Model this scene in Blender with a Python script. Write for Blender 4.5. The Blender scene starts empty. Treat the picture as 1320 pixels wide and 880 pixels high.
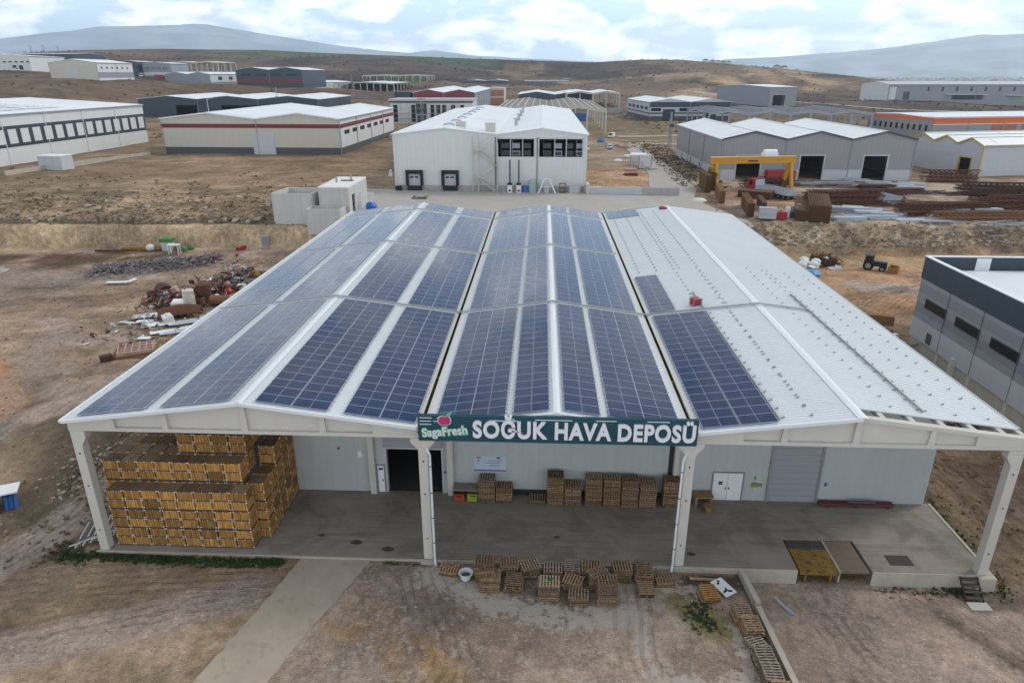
import bpy, math, random
import numpy as np
from mathutils import Vector, Matrix
R = math.radians
random.seed(7)
scene = bpy.context.scene
COL = scene.collection

# ------------------------------------------------------------------ camera
CAM = Vector((29.0883, -36.5922, 29.7832))
cd = bpy.data.cameras.new('camera'); cam = bpy.data.objects.new('camera', cd); COL.objects.link(cam)
cam.location = CAM
cam.rotation_euler = (math.pi/2 - 0.3726, 0.0, 0.043)
cd.sensor_width = 36.0; cd.sensor_fit = 'HORIZONTAL'; cd.lens = 881.4*36/1320
cd.clip_start = 0.3; cd.clip_end = 90000
scene.camera = cam

# ------------------------------------------------------------------ world
SUN_EL, SUN_AZ = R(42), R(62)        # azimuth clockwise from +y
w = bpy.data.worlds.new('World'); scene.world = w; w.use_nodes = True
nt = w.node_tree; nt.nodes.clear()
def N(t, **k):
    n = nt.nodes.new(t)
    for a, v in k.items(): setattr(n, a, v)
    return n
out = N('ShaderNodeOutputWorld'); bg = N('ShaderNodeBackground'); bg.inputs[1].default_value = 0.1
sky = N('ShaderNodeTexSky', sky_type='NISHITA'); sky.sun_disc = False
sky.sun_elevation = SUN_EL; sky.sun_rotation = SUN_AZ; sky.air_density = 1.0; sky.dust_density = 1.2; sky.altitude = 1000
tc = N('ShaderNodeTexCoord')
mp = N('ShaderNodeMapping'); mp.inputs['Scale'].default_value = (9.5, 9.5, 21.0); mp.inputs['Location'].default_value = (0.35, 0.2, 0.55)
nz = N('ShaderNodeTexNoise'); nz.inputs['Scale'].default_value = 1.0; nz.inputs['Detail'].default_value = 9; nz.inputs['Roughness'].default_value = 0.56
nz2 = N('ShaderNodeTexNoise'); nz2.inputs['Scale'].default_value = 2.3; nz2.inputs['Detail'].default_value = 7
mp2 = N('ShaderNodeMapping'); mp2.inputs['Scale'].default_value = (7.0, 7.0, 26.0); mp2.inputs['Location'].default_value = (3.0, 1.0, 0.08)
L = nt.links.new
L(tc.outputs['Generated'], mp.inputs[0]); L(mp.outputs[0], nz.inputs['Vector'])
L(tc.outputs['Generated'], mp2.inputs[0]); L(mp2.outputs[0], nz2.inputs['Vector'])
ramp = N('ShaderNodeValToRGB'); ramp.color_ramp.elements[0].position = 0.45; ramp.color_ramp.elements[1].position = 0.54
L(nz.outputs[0], ramp.inputs[0])
cr = N('ShaderNodeValToRGB')
e = cr.color_ramp.elements; e[0].position = 0.33; e[0].color = (6.2, 6.5, 7.0, 1); e[1].position = 0.62; e[1].color = (15.5, 15.4, 15.2, 1)
L(nz2.outputs[0], cr.inputs[0])
blue = N('ShaderNodeMix', data_type='RGBA'); blue.inputs[0].default_value = 0.62
skm = N('ShaderNodeMix', data_type='RGBA', blend_type='MULTIPLY'); skm.inputs[0].default_value = 1
L(sky.outputs[0], skm.inputs[6]); skm.inputs[7].default_value = (1.0, 1.0, 1.0, 1)
L(skm.outputs[2], blue.inputs[6]); blue.inputs[7].default_value = (6.0, 7.7, 9.5, 1)
mx = N('ShaderNodeMix', data_type='RGBA')
L(ramp.outputs[0], mx.inputs[0]); L(blue.outputs[2], mx.inputs[6]); L(cr.outputs[0], mx.inputs[7])
sz = N('ShaderNodeSeparateXYZ'); L(tc.outputs['Generated'], sz.inputs[0])
gr_ = N('ShaderNodeMapRange'); gr_.inputs['From Min'].default_value = .10; gr_.inputs['From Max'].default_value = .40; gr_.inputs['To Min'].default_value = 1.75; gr_.inputs['To Max'].default_value = .66
L(sz.outputs[2], gr_.inputs[0])
gv = N('ShaderNodeVectorMath', operation='SCALE'); L(mx.outputs[2], gv.inputs[0]); L(gr_.outputs[0], gv.inputs['Scale'])
L(gv.outputs[0], bg.inputs[0]); L(bg.outputs[0], out.inputs[0])

sl = bpy.data.lights.new('sun', 'SUN'); so = bpy.data.objects.new('sun', sl); COL.objects.link(so)
sl.energy = 1.35; sl.angle = R(16); sl.color = (1.0, 0.95, 0.87)
sdir = Vector((math.sin(SUN_AZ)*math.cos(SUN_EL), math.cos(SUN_AZ)*math.cos(SUN_EL), math.sin(SUN_EL)))
so.rotation_euler = sdir.to_track_quat('Z', 'Y').to_euler(); so.location = (60, 40, 80)

vs = scene.view_settings
vs.view_transform = 'Standard'; vs.look = 'None'; vs.gamma = 1.0; vs.exposure = 0.32; vs.use_curve_mapping = False
scene.cycles.volume_bounces = 2
scene.cycles.max_bounces = 6
scene.cycles.diffuse_bounces = 3

# ------------------------------------------------------------------ materials
MATS = {}
def mat(name, col, rough=0.7, metal=0.0, var=0.12, scale=1.0, streak=0.0, joint=0.0, jaxis='xy', jw=0.04, jd=0.75,
        bump=0.0, bscale=20.0, dirt=None, spec=0.4, hrib=0.0):
    """procedural paint / metal / concrete: base colour, two noise layers, optional streaks, panel joints and ribs"""
    if name in MATS: return MATS[name]
    m = bpy.data.materials.new(name); m.use_nodes = True; t = m.node_tree
    b = t.nodes['Principled BSDF']; b.inputs['Roughness'].default_value = rough; b.inputs['Metallic'].default_value = metal
    b.inputs['Specular IOR Level'].default_value = spec
    def n(ty, **k):
        q = t.nodes.new(ty)
        for a, v in k.items(): setattr(q, a, v)
        return q
    def math_(op, a, bb=None, cc=None):
        q = n('ShaderNodeMath', operation=op)
        for i, v in enumerate((a, bb, cc)):
            if v is None: continue
            if isinstance(v, (int, float)): q.inputs[i].default_value = v
            else: t.links.new(v, q.inputs[i])
        return q.outputs[0]
    co = n('ShaderNodeTexCoord').outputs['Object']
    a = n('ShaderNodeTexNoise'); a.inputs['Scale'].default_value = 0.35*scale; a.inputs['Detail'].default_value = 6; a.inputs['Roughness'].default_value = .65
    t.links.new(co, a.inputs['Vector'])
    f = math_('MULTIPLY_ADD', a.outputs[0], 2*var, 1-var)
    if streak:
        mpn = n('ShaderNodeMapping'); mpn.inputs['Scale'].default_value = (1.6, 1.6, .12); t.links.new(co, mpn.inputs[0])
        s = n('ShaderNodeTexNoise'); s.inputs['Scale'].default_value = 1.2; s.inputs['Detail'].default_value = 5; t.links.new(mpn.outputs[0], s.inputs['Vector'])
        f = math_('MULTIPLY', f, math_('MULTIPLY_ADD', s.outputs[0], 2*streak, 1-streak))
    sx = n('ShaderNodeSeparateXYZ'); t.links.new(co, sx.inputs[0])
    hgt = None
    if joint:
        if jaxis == 'xy': u = math_('ADD', sx.outputs[0], sx.outputs[1])
        else: u = sx.outputs['xyz'.index(jaxis)]
        fr = math_('FRACT', math_('DIVIDE', u, joint))
        j = math_('LESS_THAN', fr, jw)
        f = math_('MULTIPLY', f, math_('SUBTRACT', 1.0, math_('MULTIPLY', j, 1-jd)))
        hgt = math_('SUBTRACT', 1.0, j)
    cm = n('ShaderNodeMix', data_type='RGBA', blend_type='MULTIPLY'); cm.inputs[0].default_value = 1
    cm.inputs[6].default_value = (*col, 1)
    cc = n('ShaderNodeCombineColor')
    for i in range(3): t.links.new(f, cc.inputs[i])
    t.links.new(cc.outputs[0], cm.inputs[7]); colr = cm.outputs[2]
    if dirt:
        d = n('ShaderNodeTexNoise'); d.inputs['Scale'].default_value = 1.1*scale; d.inputs['Detail'].default_value = 8; d.inputs['Roughness'].default_value = .7
        t.links.new(co, d.inputs['Vector'])
        rr = n('ShaderNodeValToRGB'); rr.color_ramp.elements[0].position = dirt[1]; rr.color_ramp.elements[1].position = dirt[1]+.12
        t.links.new(d.outputs[0], rr.inputs[0])
        dm = n('ShaderNodeMix', data_type='RGBA'); t.links.new(rr.outputs[0], dm.inputs[0]); t.links.new(colr, dm.inputs[6]); dm.inputs[7].default_value = (*dirt[0], 1)
        colr = dm.outputs[2]
    t.links.new(colr, b.inputs['Base Color'])
    if bump or hgt is not None:
        bp = n('ShaderNodeBump'); bp.inputs['Strength'].default_value = max(bump, .35 if hgt is not None else 0); bp.inputs['Distance'].default_value = .03
        if bump:
            bn = n('ShaderNodeTexNoise'); bn.inputs['Scale'].default_value = bscale; bn.inputs['Detail'].default_value = 5; t.links.new(co, bn.inputs['Vector'])
            h = bn.outputs[0] if hgt is None else math_('ADD', bn.outputs[0], hgt)
        else: h = hgt
        t.links.new(h, bp.inputs['Height']); t.links.new(bp.outputs[0], b.inputs['Normal'])
    MATS[name] = m
    return m

M = dict(
 white_panel=mat('white_panel', (.60,.61,.60), .5, var=.06, streak=.06, joint=1.0, jw=.035, jd=.86),
 grey_panel=mat('grey_panel', (.27,.27,.285), .5, var=.05, streak=.05, joint=1.0, jw=.06, jd=.8),
 cream_panel=mat('cream_panel', (.50,.47,.41), .6, var=.06, streak=.06, joint=2.5, jw=.02, jd=.85),
 bluegrey_panel=mat('bluegrey_panel', (.24,.26,.30), .5, var=.05, streak=.05, joint=1.0, jw=.05, jd=.85),
 lightgrey_panel=mat('lightgrey_panel', (.46,.48,.51), .5, var=.05, streak=.06, joint=2.0, jw=.02, jd=.85),
 hband_panel=mat('hband_panel', (.27,.28,.31), .5, var=.05, joint=2.2, jaxis='z', jw=.5, jd=.80),
 navy_panel=mat('navy_panel', (.030,.048,.068), .45, var=.10, streak=.08, joint=1.0, jaxis='z', jw=.05, jd=.8),
 dark_panel=mat('dark_panel', (.022,.032,.045), .5, var=.15, joint=1.2, jw=.05, jd=.75),
 red_band=mat('red_band', (.16,.018,.022), .5, var=.1),
 orange_band=mat('orange_band', (.68,.14,.02), .5, var=.08, joint=3, jw=.03, jd=.8),
 yellow_trim=mat('yellow_trim', (.55,.36,.05), .5, var=.08),
 charcoal=mat('charcoal', (.075,.078,.085), .7, var=.12, streak=.1),
 roof_white=mat('roof_white', (.66,.68,.69), .42, var=.06, scale=.6, joint=.9, jw=.09, jd=.93, bump=.0),
 roof_grey=mat('roof_grey', (.42,.43,.44), .5, var=.08, scale=.6, joint=1, jw=.09, jd=.9),
 roof_sheet=mat('roof_sheet', (.63,.655,.665), .42, .0, var=.07, scale=.8, streak=0, dirt=((.54,.555,.56),.60)),
 ridge_white=mat('ridge_white', (.66,.68,.70), .4, var=.04),
 galv=mat('galvanised', (.36,.37,.38), .4, .7, var=.15, scale=4),
 rail_metal=mat('rail_metal', (.32,.325,.335), .5, .5, var=.15, scale=4),
 gutter=mat('gutter', (.05,.045,.04), .8, var=.3, scale=3),
 valley=mat('valley_flashing', (.50,.48,.42), .6, var=.12, scale=3),
 concrete=mat('concrete', (.46,.43,.385), .85, var=.12, scale=2, streak=.12, bump=.15),
 precast=mat('precast', (.52,.495,.45), .8, var=.07, scale=1.5, streak=.06, bump=.08),
 box_concrete=mat('box_concrete', (.50,.49,.47), .85, var=.1, streak=.12, joint=2.4, jw=.012, jd=.8, bump=.1),
 kerb_concrete=mat('kerb_concrete', (.42,.38,.32), .9, var=.2, scale=3, streak=.2, bump=.3),
 block_wall=mat('block_wall', (.38,.37,.36), .9, var=.14, streak=.1, joint=1.5, jw=.03, jd=.75),
 brick=mat('brick', (.34,.16,.10), .9, var=.15, scale=4),
 black=mat('black_rubber', (.012,.012,.014), .7, var=.2),
 glass=mat('dark_glass', (.012,.015,.02), .25, var=.1, spec=.25),
 blueglass=mat('blue_glass', (.03,.05,.07), .12, var=.4, scale=6, spec=.6),
 white_paint=mat('white_paint', (.72,.73,.74), .5, var=.06, scale=3),
 pvc=mat('pvc_white', (.66,.68,.70), .4, var=.08, scale=3),
 letter=mat('letter_white', (.70,.70,.74), .45, var=.03),
 teal_slat=mat('teal_slat', (.016,.075,.105), .45, var=.12, scale=3),
 teal_back=mat('teal_back', (.010,.045,.062), .6, var=.1),
 shutter=mat('shutter_grey', (.30,.31,.34), .5, var=.05, joint=.5, jaxis='z', jw=.12, jd=.82),
 yellow=mat('crane_yellow', (.52,.26,.015), .5, var=.1, scale=2, dirt=((.30,.16,.03),.66)),
 red=mat('red_paint', (.33,.02,.025), .45, var=.1, scale=2),
 blue=mat('blue_paint', (.03,.12,.35), .5, var=.12, scale=2),
 green=mat('green_plastic', (.05,.19,.04), .5, var=.12, scale=2),
 rust=mat('rust', (.105,.042,.022), .9, var=.35, scale=3, dirt=((.16,.075,.035),.58), bump=.3),
 rust_dark=mat('rust_dark', (.06,.028,.018), .9, var=.35, scale=3, dirt=((.11,.05,.025),.6)),
 rust_light=mat('rust_light', (.20,.10,.05), .9, var=.3, scale=3),
 steel_grey=mat('steel_grey', (.30,.32,.36), .5, .4, var=.2, scale=3),
 steel_white=mat('pale_profile', (.42,.455,.51), .5, .1, var=.25, scale=3),
 wood=mat('pallet_wood', (.27,.155,.07), .85, var=.35, scale=6, bump=.1),
 wood_grey=mat('pallet_wood_grey', (.20,.165,.13), .9, var=.35, scale=6),
 wood_pale=mat('pallet_wood_pale', (.36,.255,.15), .85, var=.3, scale=6),
 wood_orange=mat('pallet_wood_orange', (.34,.165,.045), .85, var=.3, scale=6),
 wood_dark=mat('pallet_wood_dark', (.075,.065,.062), .9, var=.3, scale=6),
 bracket=mat('bin_bracket', (.62,.60,.56), .6, var=.15, scale=8),
 tyre=mat('tyre', (.015,.015,.016), .9, var=.2),
 plaster=mat('plaster_white', (.62,.62,.60), .7, var=.1, streak=.1),
 pink=mat('pink_tile', (.46,.30,.26), .8, var=.2),
 teal=mat('teal_plastic', (.03,.20,.20), .5, var=.15),
 purple_grey=mat('weathered_timber', (.19,.165,.165), .9, var=.35, scale=3),
 frame_alu=mat('panel_frame', (.33,.37,.47), .5, .0, var=.05),
 poster_blue=mat('poster_blue', (.04,.13,.24), .6, var=.04),
 poster_pale=mat('poster_pale', (.46,.53,.63), .5, var=.04),
 poster_ink=mat('poster_ink', (.06,.05,.09), .6, var=.04),
 poster_red=mat('poster_red', (.30,.03,.04), .6, var=.04),
 apple=mat('apple_pink', (.45,.03,.13), .5, var=.06),
 leaf_green=mat('logo_green', (.10,.42,.24), .5, var=.05),
 stain=mat('yellow_steel', (.21,.125,.022), .7, var=.3, scale=2, dirt=((.04,.026,.012),.52)),
 asph=mat('manhole', (.075,.05,.045), .9, var=.2, scale=4, joint=.2, jaxis='x', jw=.2, jd=.7),
 skirt=mat('dark_skirting', (.03,.03,.033), .8, var=.2),
)

def wood_bin_mat(name, base):
    m = bpy.data.materials.new(name); m.use_nodes = True; t = m.node_tree; b = t.nodes['Principled BSDF']; b.inputs['Roughness'].default_value = .85
    co = t.nodes.new('ShaderNodeTexCoord'); oi = t.nodes.new('ShaderNodeObjectInfo')
    add = t.nodes.new('ShaderNodeVectorMath'); add.operation = 'ADD'
    sc = t.nodes.new('ShaderNodeVectorMath'); sc.operation = 'SCALE'; sc.inputs[0].default_value = (37, 17, 53); t.links.new(oi.outputs['Random'], sc.inputs['Scale'])
    t.links.new(co.outputs['Object'], add.inputs[0]); t.links.new(sc.outputs[0], add.inputs[1])
    mpn = t.nodes.new('ShaderNodeMapping'); mpn.inputs['Scale'].default_value = (9, 9, .8); t.links.new(add.outputs[0], mpn.inputs[0])
    n1 = t.nodes.new('ShaderNodeTexNoise'); n1.inputs['Scale'].default_value = 1.0; n1.inputs['Detail'].default_value = 3; t.links.new(mpn.outputs[0], n1.inputs['Vector'])
    r = t.nodes.new('ShaderNodeValToRGB'); el = r.color_ramp.elements
    el[0].position = .3; el[0].color = (base[0]*.45, base[1]*.42, base[2]*.5, 1); el[1].position = .7; el[1].color = (base[0]*1.25, base[1]*1.25, base[2]*1.2, 1)
    t.links.new(n1.outputs[0], r.inputs[0])
    hv = t.nodes.new('ShaderNodeHueSaturation'); t.links.new(r.outputs[0], hv.inputs['Color'])
    mr = t.nodes.new('ShaderNodeMapRange'); mr.inputs['To Min'].default_value = .50; mr.inputs['To Max'].default_value = 1.25; t.links.new(oi.outputs['Random'], mr.inputs[0]); t.links.new(mr.outputs[0], hv.inputs['Value'])
    t.links.new(hv.outputs[0], b.inputs['Base Color'])
    return m
M['bin'] = wood_bin_mat('bin_boards', (.43,.22,.05))
M['bin_top'] = wood_bin_mat('bin_top_boards', (.27,.185,.115))
for k in ('wood','wood_grey','wood_pale','wood_orange'):
    M['p_'+k] = wood_bin_mat('weathered_'+k, {'wood':(.40,.265,.15),'wood_grey':(.32,.27,.22),'wood_pale':(.50,.38,.25),'wood_orange':(.46,.235,.065)}[k])

def solar_glass():
    m = bpy.data.materials.new('solar_glass'); m.use_nodes = True; t = m.node_tree; b = t.nodes['Principled BSDF']
    b.inputs['Roughness'].default_value = .06; b.inputs['Specular IOR Level'].default_value = .5; b.inputs['IOR'].default_value = 1.33
    uv = t.nodes.new('ShaderNodeUVMap'); sx = t.nodes.new('ShaderNodeSeparateXYZ'); t.links.new(uv.outputs[0], sx.inputs[0])
    def mth(op, a, bb):
        q = t.nodes.new('ShaderNodeMath'); q.operation = op
        for i, v in enumerate((a, bb)):
            if isinstance(v, (int, float)): q.inputs[i].default_value = v
            else: t.links.new(v, q.inputs[i])
        return q.outputs[0]
    gx = mth('LESS_THAN', mth('FRACT', mth('MULTIPLY', sx.outputs[0], 24), 0), .07)
    gy = mth('LESS_THAN', mth('FRACT', mth('MULTIPLY', sx.outputs[1], 6), 0), .05)
    cell = mth('MAXIMUM', gx, gy)
    mid = mth('LESS_THAN', mth('ABSOLUTE', mth('SUBTRACT', sx.outputs[0], .5), 0), .006)
    c1 = t.nodes.new('ShaderNodeMix'); c1.data_type = 'RGBA'; t.links.new(cell, c1.inputs[0]); c1.inputs[6].default_value = (.006,.015,.058,1); c1.inputs[7].default_value = (.022,.036,.088,1)
    oi = t.nodes.new('ShaderNodeObjectInfo'); gc_ = t.nodes.new('ShaderNodeTexCoord'); gn_ = t.nodes.new('ShaderNodeNewGeometry'); pn = t.nodes.new('ShaderNodeTexNoise'); pn.inputs['Scale'].default_value = .16; pn.inputs['Detail'].default_value = 5; t.links.new(gn_.outputs['Position'], pn.inputs['Vector'])
    var_ = t.nodes.new('ShaderNodeMath'); var_.operation = 'MULTIPLY_ADD'; t.links.new(oi.outputs['Random'], var_.inputs[0]); var_.inputs[1].default_value = .5; t.links.new(pn.outputs[0], var_.inputs[2])
    cv = t.nodes.new('ShaderNodeMix'); cv.data_type = 'RGBA'; t.links.new(var_.outputs[0], cv.inputs[0]); cv.inputs[6].default_value = (.009,.013,.046,1); cv.inputs[7].default_value = (.005,.022,.080,1); t.links.new(cv.outputs[2], c1.inputs[6])
    dn = t.nodes.new('ShaderNodeTexNoise'); dn.inputs['Scale'].default_value = .9; dn.inputs['Detail'].default_value = 7; dn.inputs['Roughness'].default_value = .7; t.links.new(gn_.outputs['Position'], dn.inputs['Vector'])
    rr_ = t.nodes.new('ShaderNodeMapRange'); rr_.inputs['From Min'].default_value = .35; rr_.inputs['From Max'].default_value = .7; rr_.inputs['To Min'].default_value = .05; rr_.inputs['To Max'].default_value = .2; t.links.new(dn.outputs[0], rr_.inputs[0]); t.links.new(rr_.outputs[0], b.inputs['Roughness'])
    c2 = t.nodes.new('ShaderNodeMix'); c2.data_type = 'RGBA'; t.links.new(mid, c2.inputs[0]); t.links.new(c1.outputs[2], c2.inputs[6]); c2.inputs[7].default_value = (.30,.33,.40,1)
    t.links.new(c2.outputs[2], b.inputs['Base Color'])
    return m
M['solar'] = solar_glass()

# ------------------------------------------------------------------ mesh helpers
class MB:
    def __init__(s): s.v = []; s.f = []; s.m = []; s.uv = {}
    def add(s, vs, fs, mi=0, uv=None):
        o = len(s.v); s.v += [tuple(p) for p in vs]
        for k, f in enumerate(fs):
            if uv: s.uv[len(s.f)] = uv[k]
            s.f.append(tuple(o+i for i in f)); s.m.append(mi)
    def box(s, x0, x1, y0, y1, z0, z1, mi=0, T=None):
        vs = [(x0,y0,z0),(x1,y0,z0),(x1,y1,z0),(x0,y1,z0),(x0,y0,z1),(x1,y0,z1),(x1,y1,z1),(x0,y1,z1)]
        if T is not None: vs = [T @ Vector(p) for p in vs]
        s.add(vs, [(0,3,2,1),(4,5,6,7),(0,1,5,4),(1,2,6,5),(2,3,7,6),(3,0,4,7)], mi)
    def cbox(s, c, d, rz=0, mi=0, tilt=(0,0)):
        T = Matrix.Translation(c) @ Matrix.Rotation(rz,4,'Z') @ Matrix.Rotation(tilt[0],4,'X') @ Matrix.Rotation(tilt[1],4,'Y')
        s.box(-d[0]/2,d[0]/2,-d[1]/2,d[1]/2,-d[2]/2,d[2]/2,mi,T)
    def bar(s, p, q, w, h=None, mi=0):
        p = Vector(p); q = Vector(q); h = h or w; d = (q-p); l = d.length; d.normalize()
        a = Vector((0,0,1)) if abs(d.z) < .95 else Vector((0,1,0))
        u = d.cross(a).normalized()*(w/2); v = u.cross(d).normalized()*(h/2)
        vs = [p-u-v,p+u-v,p+u+v,p-u+v,q-u-v,q+u-v,q+u+v,q-u+v]
        s.add(vs, [(0,1,2,3),(7,6,5,4),(0,4,5,1),(1,5,6,2),(2,6,7,3),(3,7,4,0)], mi)
    def tube(s, p, q, r, n=10, mi=0, r2=None, caps=True):
        p = Vector(p); q = Vector(q); r2 = r if r2 is None else r2; d = (q-p).normalized()
        a = Vector((0,0,1)) if abs(d.z) < .95 else Vector((0,1,0))
        u = d.cross(a).normalized(); v = u.cross(d)
        vs = []
        for c, rr in ((p,r),(q,r2)):
            for i in range(n): t = 2*math.pi*i/n; vs.append(c+(u*math.cos(t)+v*math.sin(t))*rr)
        fs = [(i,(i+1)%n,n+(i+1)%n,n+i) for i in range(n)]
        if caps: fs += [tuple(range(n-1,-1,-1)), tuple(range(n,2*n))]
        s.add(vs, fs, mi)
    def lathe(s, prof, c=(0,0,0), n=16, mi=0):
        vs = []
        for r, z in prof:
            for i in range(n): t = 2*math.pi*i/n; vs.append((c[0]+r*math.cos(t), c[1]+r*math.sin(t), c[2]+z))
        fs = []
        for k in range(len(prof)-1):
            for i in range(n): fs.append((k*n+i,k*n+(i+1)%n,(k+1)*n+(i+1)%n,(k+1)*n+i))
        fs += [tuple(range(n-1,-1,-1)), tuple((len(prof)-1)*n+i for i in range(n))]
        s.add(vs, fs, mi)
    def prism(s, poly, ax, a0, a1, mi=0):
        """extrude a 2D polygon along an axis: ax 'y' -> poly in (x,z); 'x' -> (y,z); 'z' -> (x,y)"""
        n = len(poly)
        f = {'y': lambda p,a:(p[0],a,p[1]), 'x': lambda p,a:(a,p[0],p[1]), 'z': lambda p,a:(p[0],p[1],a)}[ax]
        vs = [f(p,a0) for p in poly]+[f(p,a1) for p in poly]
        s.add(vs, [tuple(range(n)), tuple(range(2*n-1,n-1,-1))]+[(i,i+n,(i+1)%n+n,(i+1)%n) for i in range(n)], mi)
    def build(s, name, mats, parent=None, smooth=False):
        me = bpy.data.meshes.new(name); me.from_pydata(s.v, [], s.f)
        if not isinstance(mats, (list, tuple)): mats = [mats]
        for m_ in mats: me.materials.append(m_)
        me.polygons.foreach_set('material_index', s.m)
        if s.uv:
            ul = me.uv_layers.new(name='UVMap')
            for p in me.polygons:
                u = s.uv.get(p.index)
                if u:
                    for li, c in zip(p.loop_indices, u): ul.data[li].uv = c
        if smooth: me.polygons.foreach_set('use_smooth', [True]*len(me.polygons))
        me.update()
        o = bpy.data.objects.new(name, me); COL.objects.link(o)
        if parent is not None: o.parent = parent
        return o

def tag(o, label, cat, group=None):
    o['label'] = label; o['category'] = cat
    if group: o['group'] = group
    return o
def empty(name, loc, rz=0, label=None, cat=None, group=None):
    o = bpy.data.objects.new(name, None); COL.objects.link(o); o.empty_display_size = .3
    o.location = loc; o.rotation_euler = (0,0,rz)
    if label: tag(o, label, cat, group)
    return o
def copy_tree(o, parent=None):
    c = o.copy(); COL.objects.link(c)
    if parent is not None: c.parent = parent
    for ch in list(o.children): copy_tree(ch, c)
    return c
def struct(o): o['kind'] = 'structure'; return o
def stuff(o): o['kind'] = 'stuff'; return o
ORD = ['zeroth','first','second','third','fourth','fifth','sixth','seventh','eighth','ninth','tenth','eleventh','twelfth','thirteenth','fourteenth','fifteenth','sixteenth','seventeenth','eighteenth','nineteenth','twentieth']

# ------------------------------------------------------------------ terrain
def sstep(a, b, x): t = np.clip((x-a)/(b-a), 0, 1); return t*t*(3-2*t)
def vnoise(x, y, seed=0):
    xi = np.floor(x).astype(np.int64); yi = np.floor(y).astype(np.int64); fx = x-xi; fy = y-yi
    fx = fx*fx*(3-2*fx); fy = fy*fy*(3-2*fy)
    def h(a, b):
        n = (a*374761393 + b*668265263 + seed*974711) & 0x7fffffff
        n = ((n ^ (n >> 13))*1274126177) & 0x7fffffff
        return ((n ^ (n >> 16)) & 0xffff)/65535.0
    return (h(xi,yi)*(1-fx)+h(xi+1,yi)*fx)*(1-fy)+(h(xi,yi+1)*(1-fx)+h(xi+1,yi+1)*fx)*fy
def fbm(x, y, s, seed=0, o=5):
    r = 0; a = .5; f = 1/s
    for i in range(o): r = r+a*vnoise(x*f+i*17.3, y*f-i*9.1, seed+i); a *= .5; f *= 2.03
    return r/(1-.5**o)
CP = np.array([
 (-120,95,6),(-70,95,5.6),(-40,95,5.4),(-20,100,5.2),(0,110,5),(20,112,5),(38,112,5),(58,112,4.9),(66,100,4.5),(75,92,4.2),(95,92,4.1),(117,94,4.1),(150,95,4.1),(200,100,4),
 (-30,140,5.8),(30,150,5),(75,145,3.9),(125,150,3.9),(150,155,3.9),(75,200,4),(125,200,3.9),(180,180,3.8),(60,170,5),(52,210,5),(62,240,5.2),
 (-118,150,6.3),(-115,222,6.5),(-90,183,6.4),(-33,182,6.4),(-36,255,6.7),(-45,297,7),(-10,324,7),(-16,470,9),(-120,310,8),(-177,314,8.5),(-220,200,8),(-260,300,14),
 (57,277,5.5),(56,406,6),(25,336,6.2),(84,389,6),(87,354,6),(130,382,6),(20,270,5.6),
 (178,310,3),(198,278,3),(232,271,3.2),(300,300,3),
 (-216,610,13),(-182,585,13),(-205,764,17),(-158,608,13),(-105,659,13),(-155,703,17.8),(-90,706,17.6),(-60,772,14),(-12,770,13),(10,512,8.5),(64,540,8),(53,850,13),(105,887,13),(84,489,7),(46,489,7.5),
 (160,518,10),(182,462,9),(200,474,9.5),(302,552,11),(407,549,11),(520,560,11),(250,420,6),(300,430,7),
 (-292,425,27.5),(-323,525,27.5),(-275,490,27.5),(-267,525,20.8),(-252,570,20.5),(-253,622,20.5),(-370,487,33),(-348,488,33),(-359,549,34),(-298,549,29),(-278,550,28.5),(-212,529,23),(-160,531,21),(-200,420,15),(-150,470,13),
 (-420,400,30),(-330,350,22)], float)
RIDGE = np.array([(-75,20,1400),(-60,40,1400),(-45,55,1400),(-37,58,1400),(-33,65,1400),(-28,69,1400),(-21.5,68,1400),(-13,61,1350),(-8.4,57,1300),(-2.4,51,1300),(3.6,48.5,1300),(7.7,52,1250),(10.6,50,1200),(15,41.5,1150),(17.2,37,1100),(19.9,31.5,1100),(24.8,20.5,1100),(28.9,13,1050),(32.3,10,1000),(45,6,1000),(75,5,1000)])
def upper(x, y):
    sh = x.shape; x = x.ravel(); y = y.ravel(); num = np.zeros_like(x); den = np.zeros_like(x)
    r = np.hypot(x-CAM.x, y-CAM.y); s2 = (14+.04*r)**2
    for px, py, pz in CP:
        wgt = 1/((x-px)**2+(y-py)**2+s2)**2.0; num += wgt*pz; den += wgt
    z = num/den
    az = np.degrees(np.arctan2(x-CAM.x, y-CAM.y)); az = np.clip(az, -75, 75)
    rh = np.interp(az, RIDGE[:,0], RIDGE[:,1]); rd = np.interp(az, RIDGE[:,0], RIDGE[:,2])
    t = sstep(.45, 1.0, r/rd); z = z*(1-t)+rh*t
    n1 = fbm(x, y, 260, 3)-.5
    z = z + n1*26*sstep(.45,.75,r/rd)*(1-sstep(.85,1.0,r/rd))
    gul = np.abs(fbm(x, y, 420, 9, 3)-.5)
    z = z - (0.10-np.minimum(gul,.10))*110*sstep(.5,.75,r/rd)*(1-sstep(.85,.98,r/rd))
    drop = sstep(1.0, 1.9, r/rd); z = z*(1-drop)+(-24)*drop
    return z.reshape(sh)
YBX = [-400,-80,-45,-24,-8,60,66,75,95,116,200,400]; YBY = [82,83,84.5,86,84.2,84,84.5,85,85,88,92,95]
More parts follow.
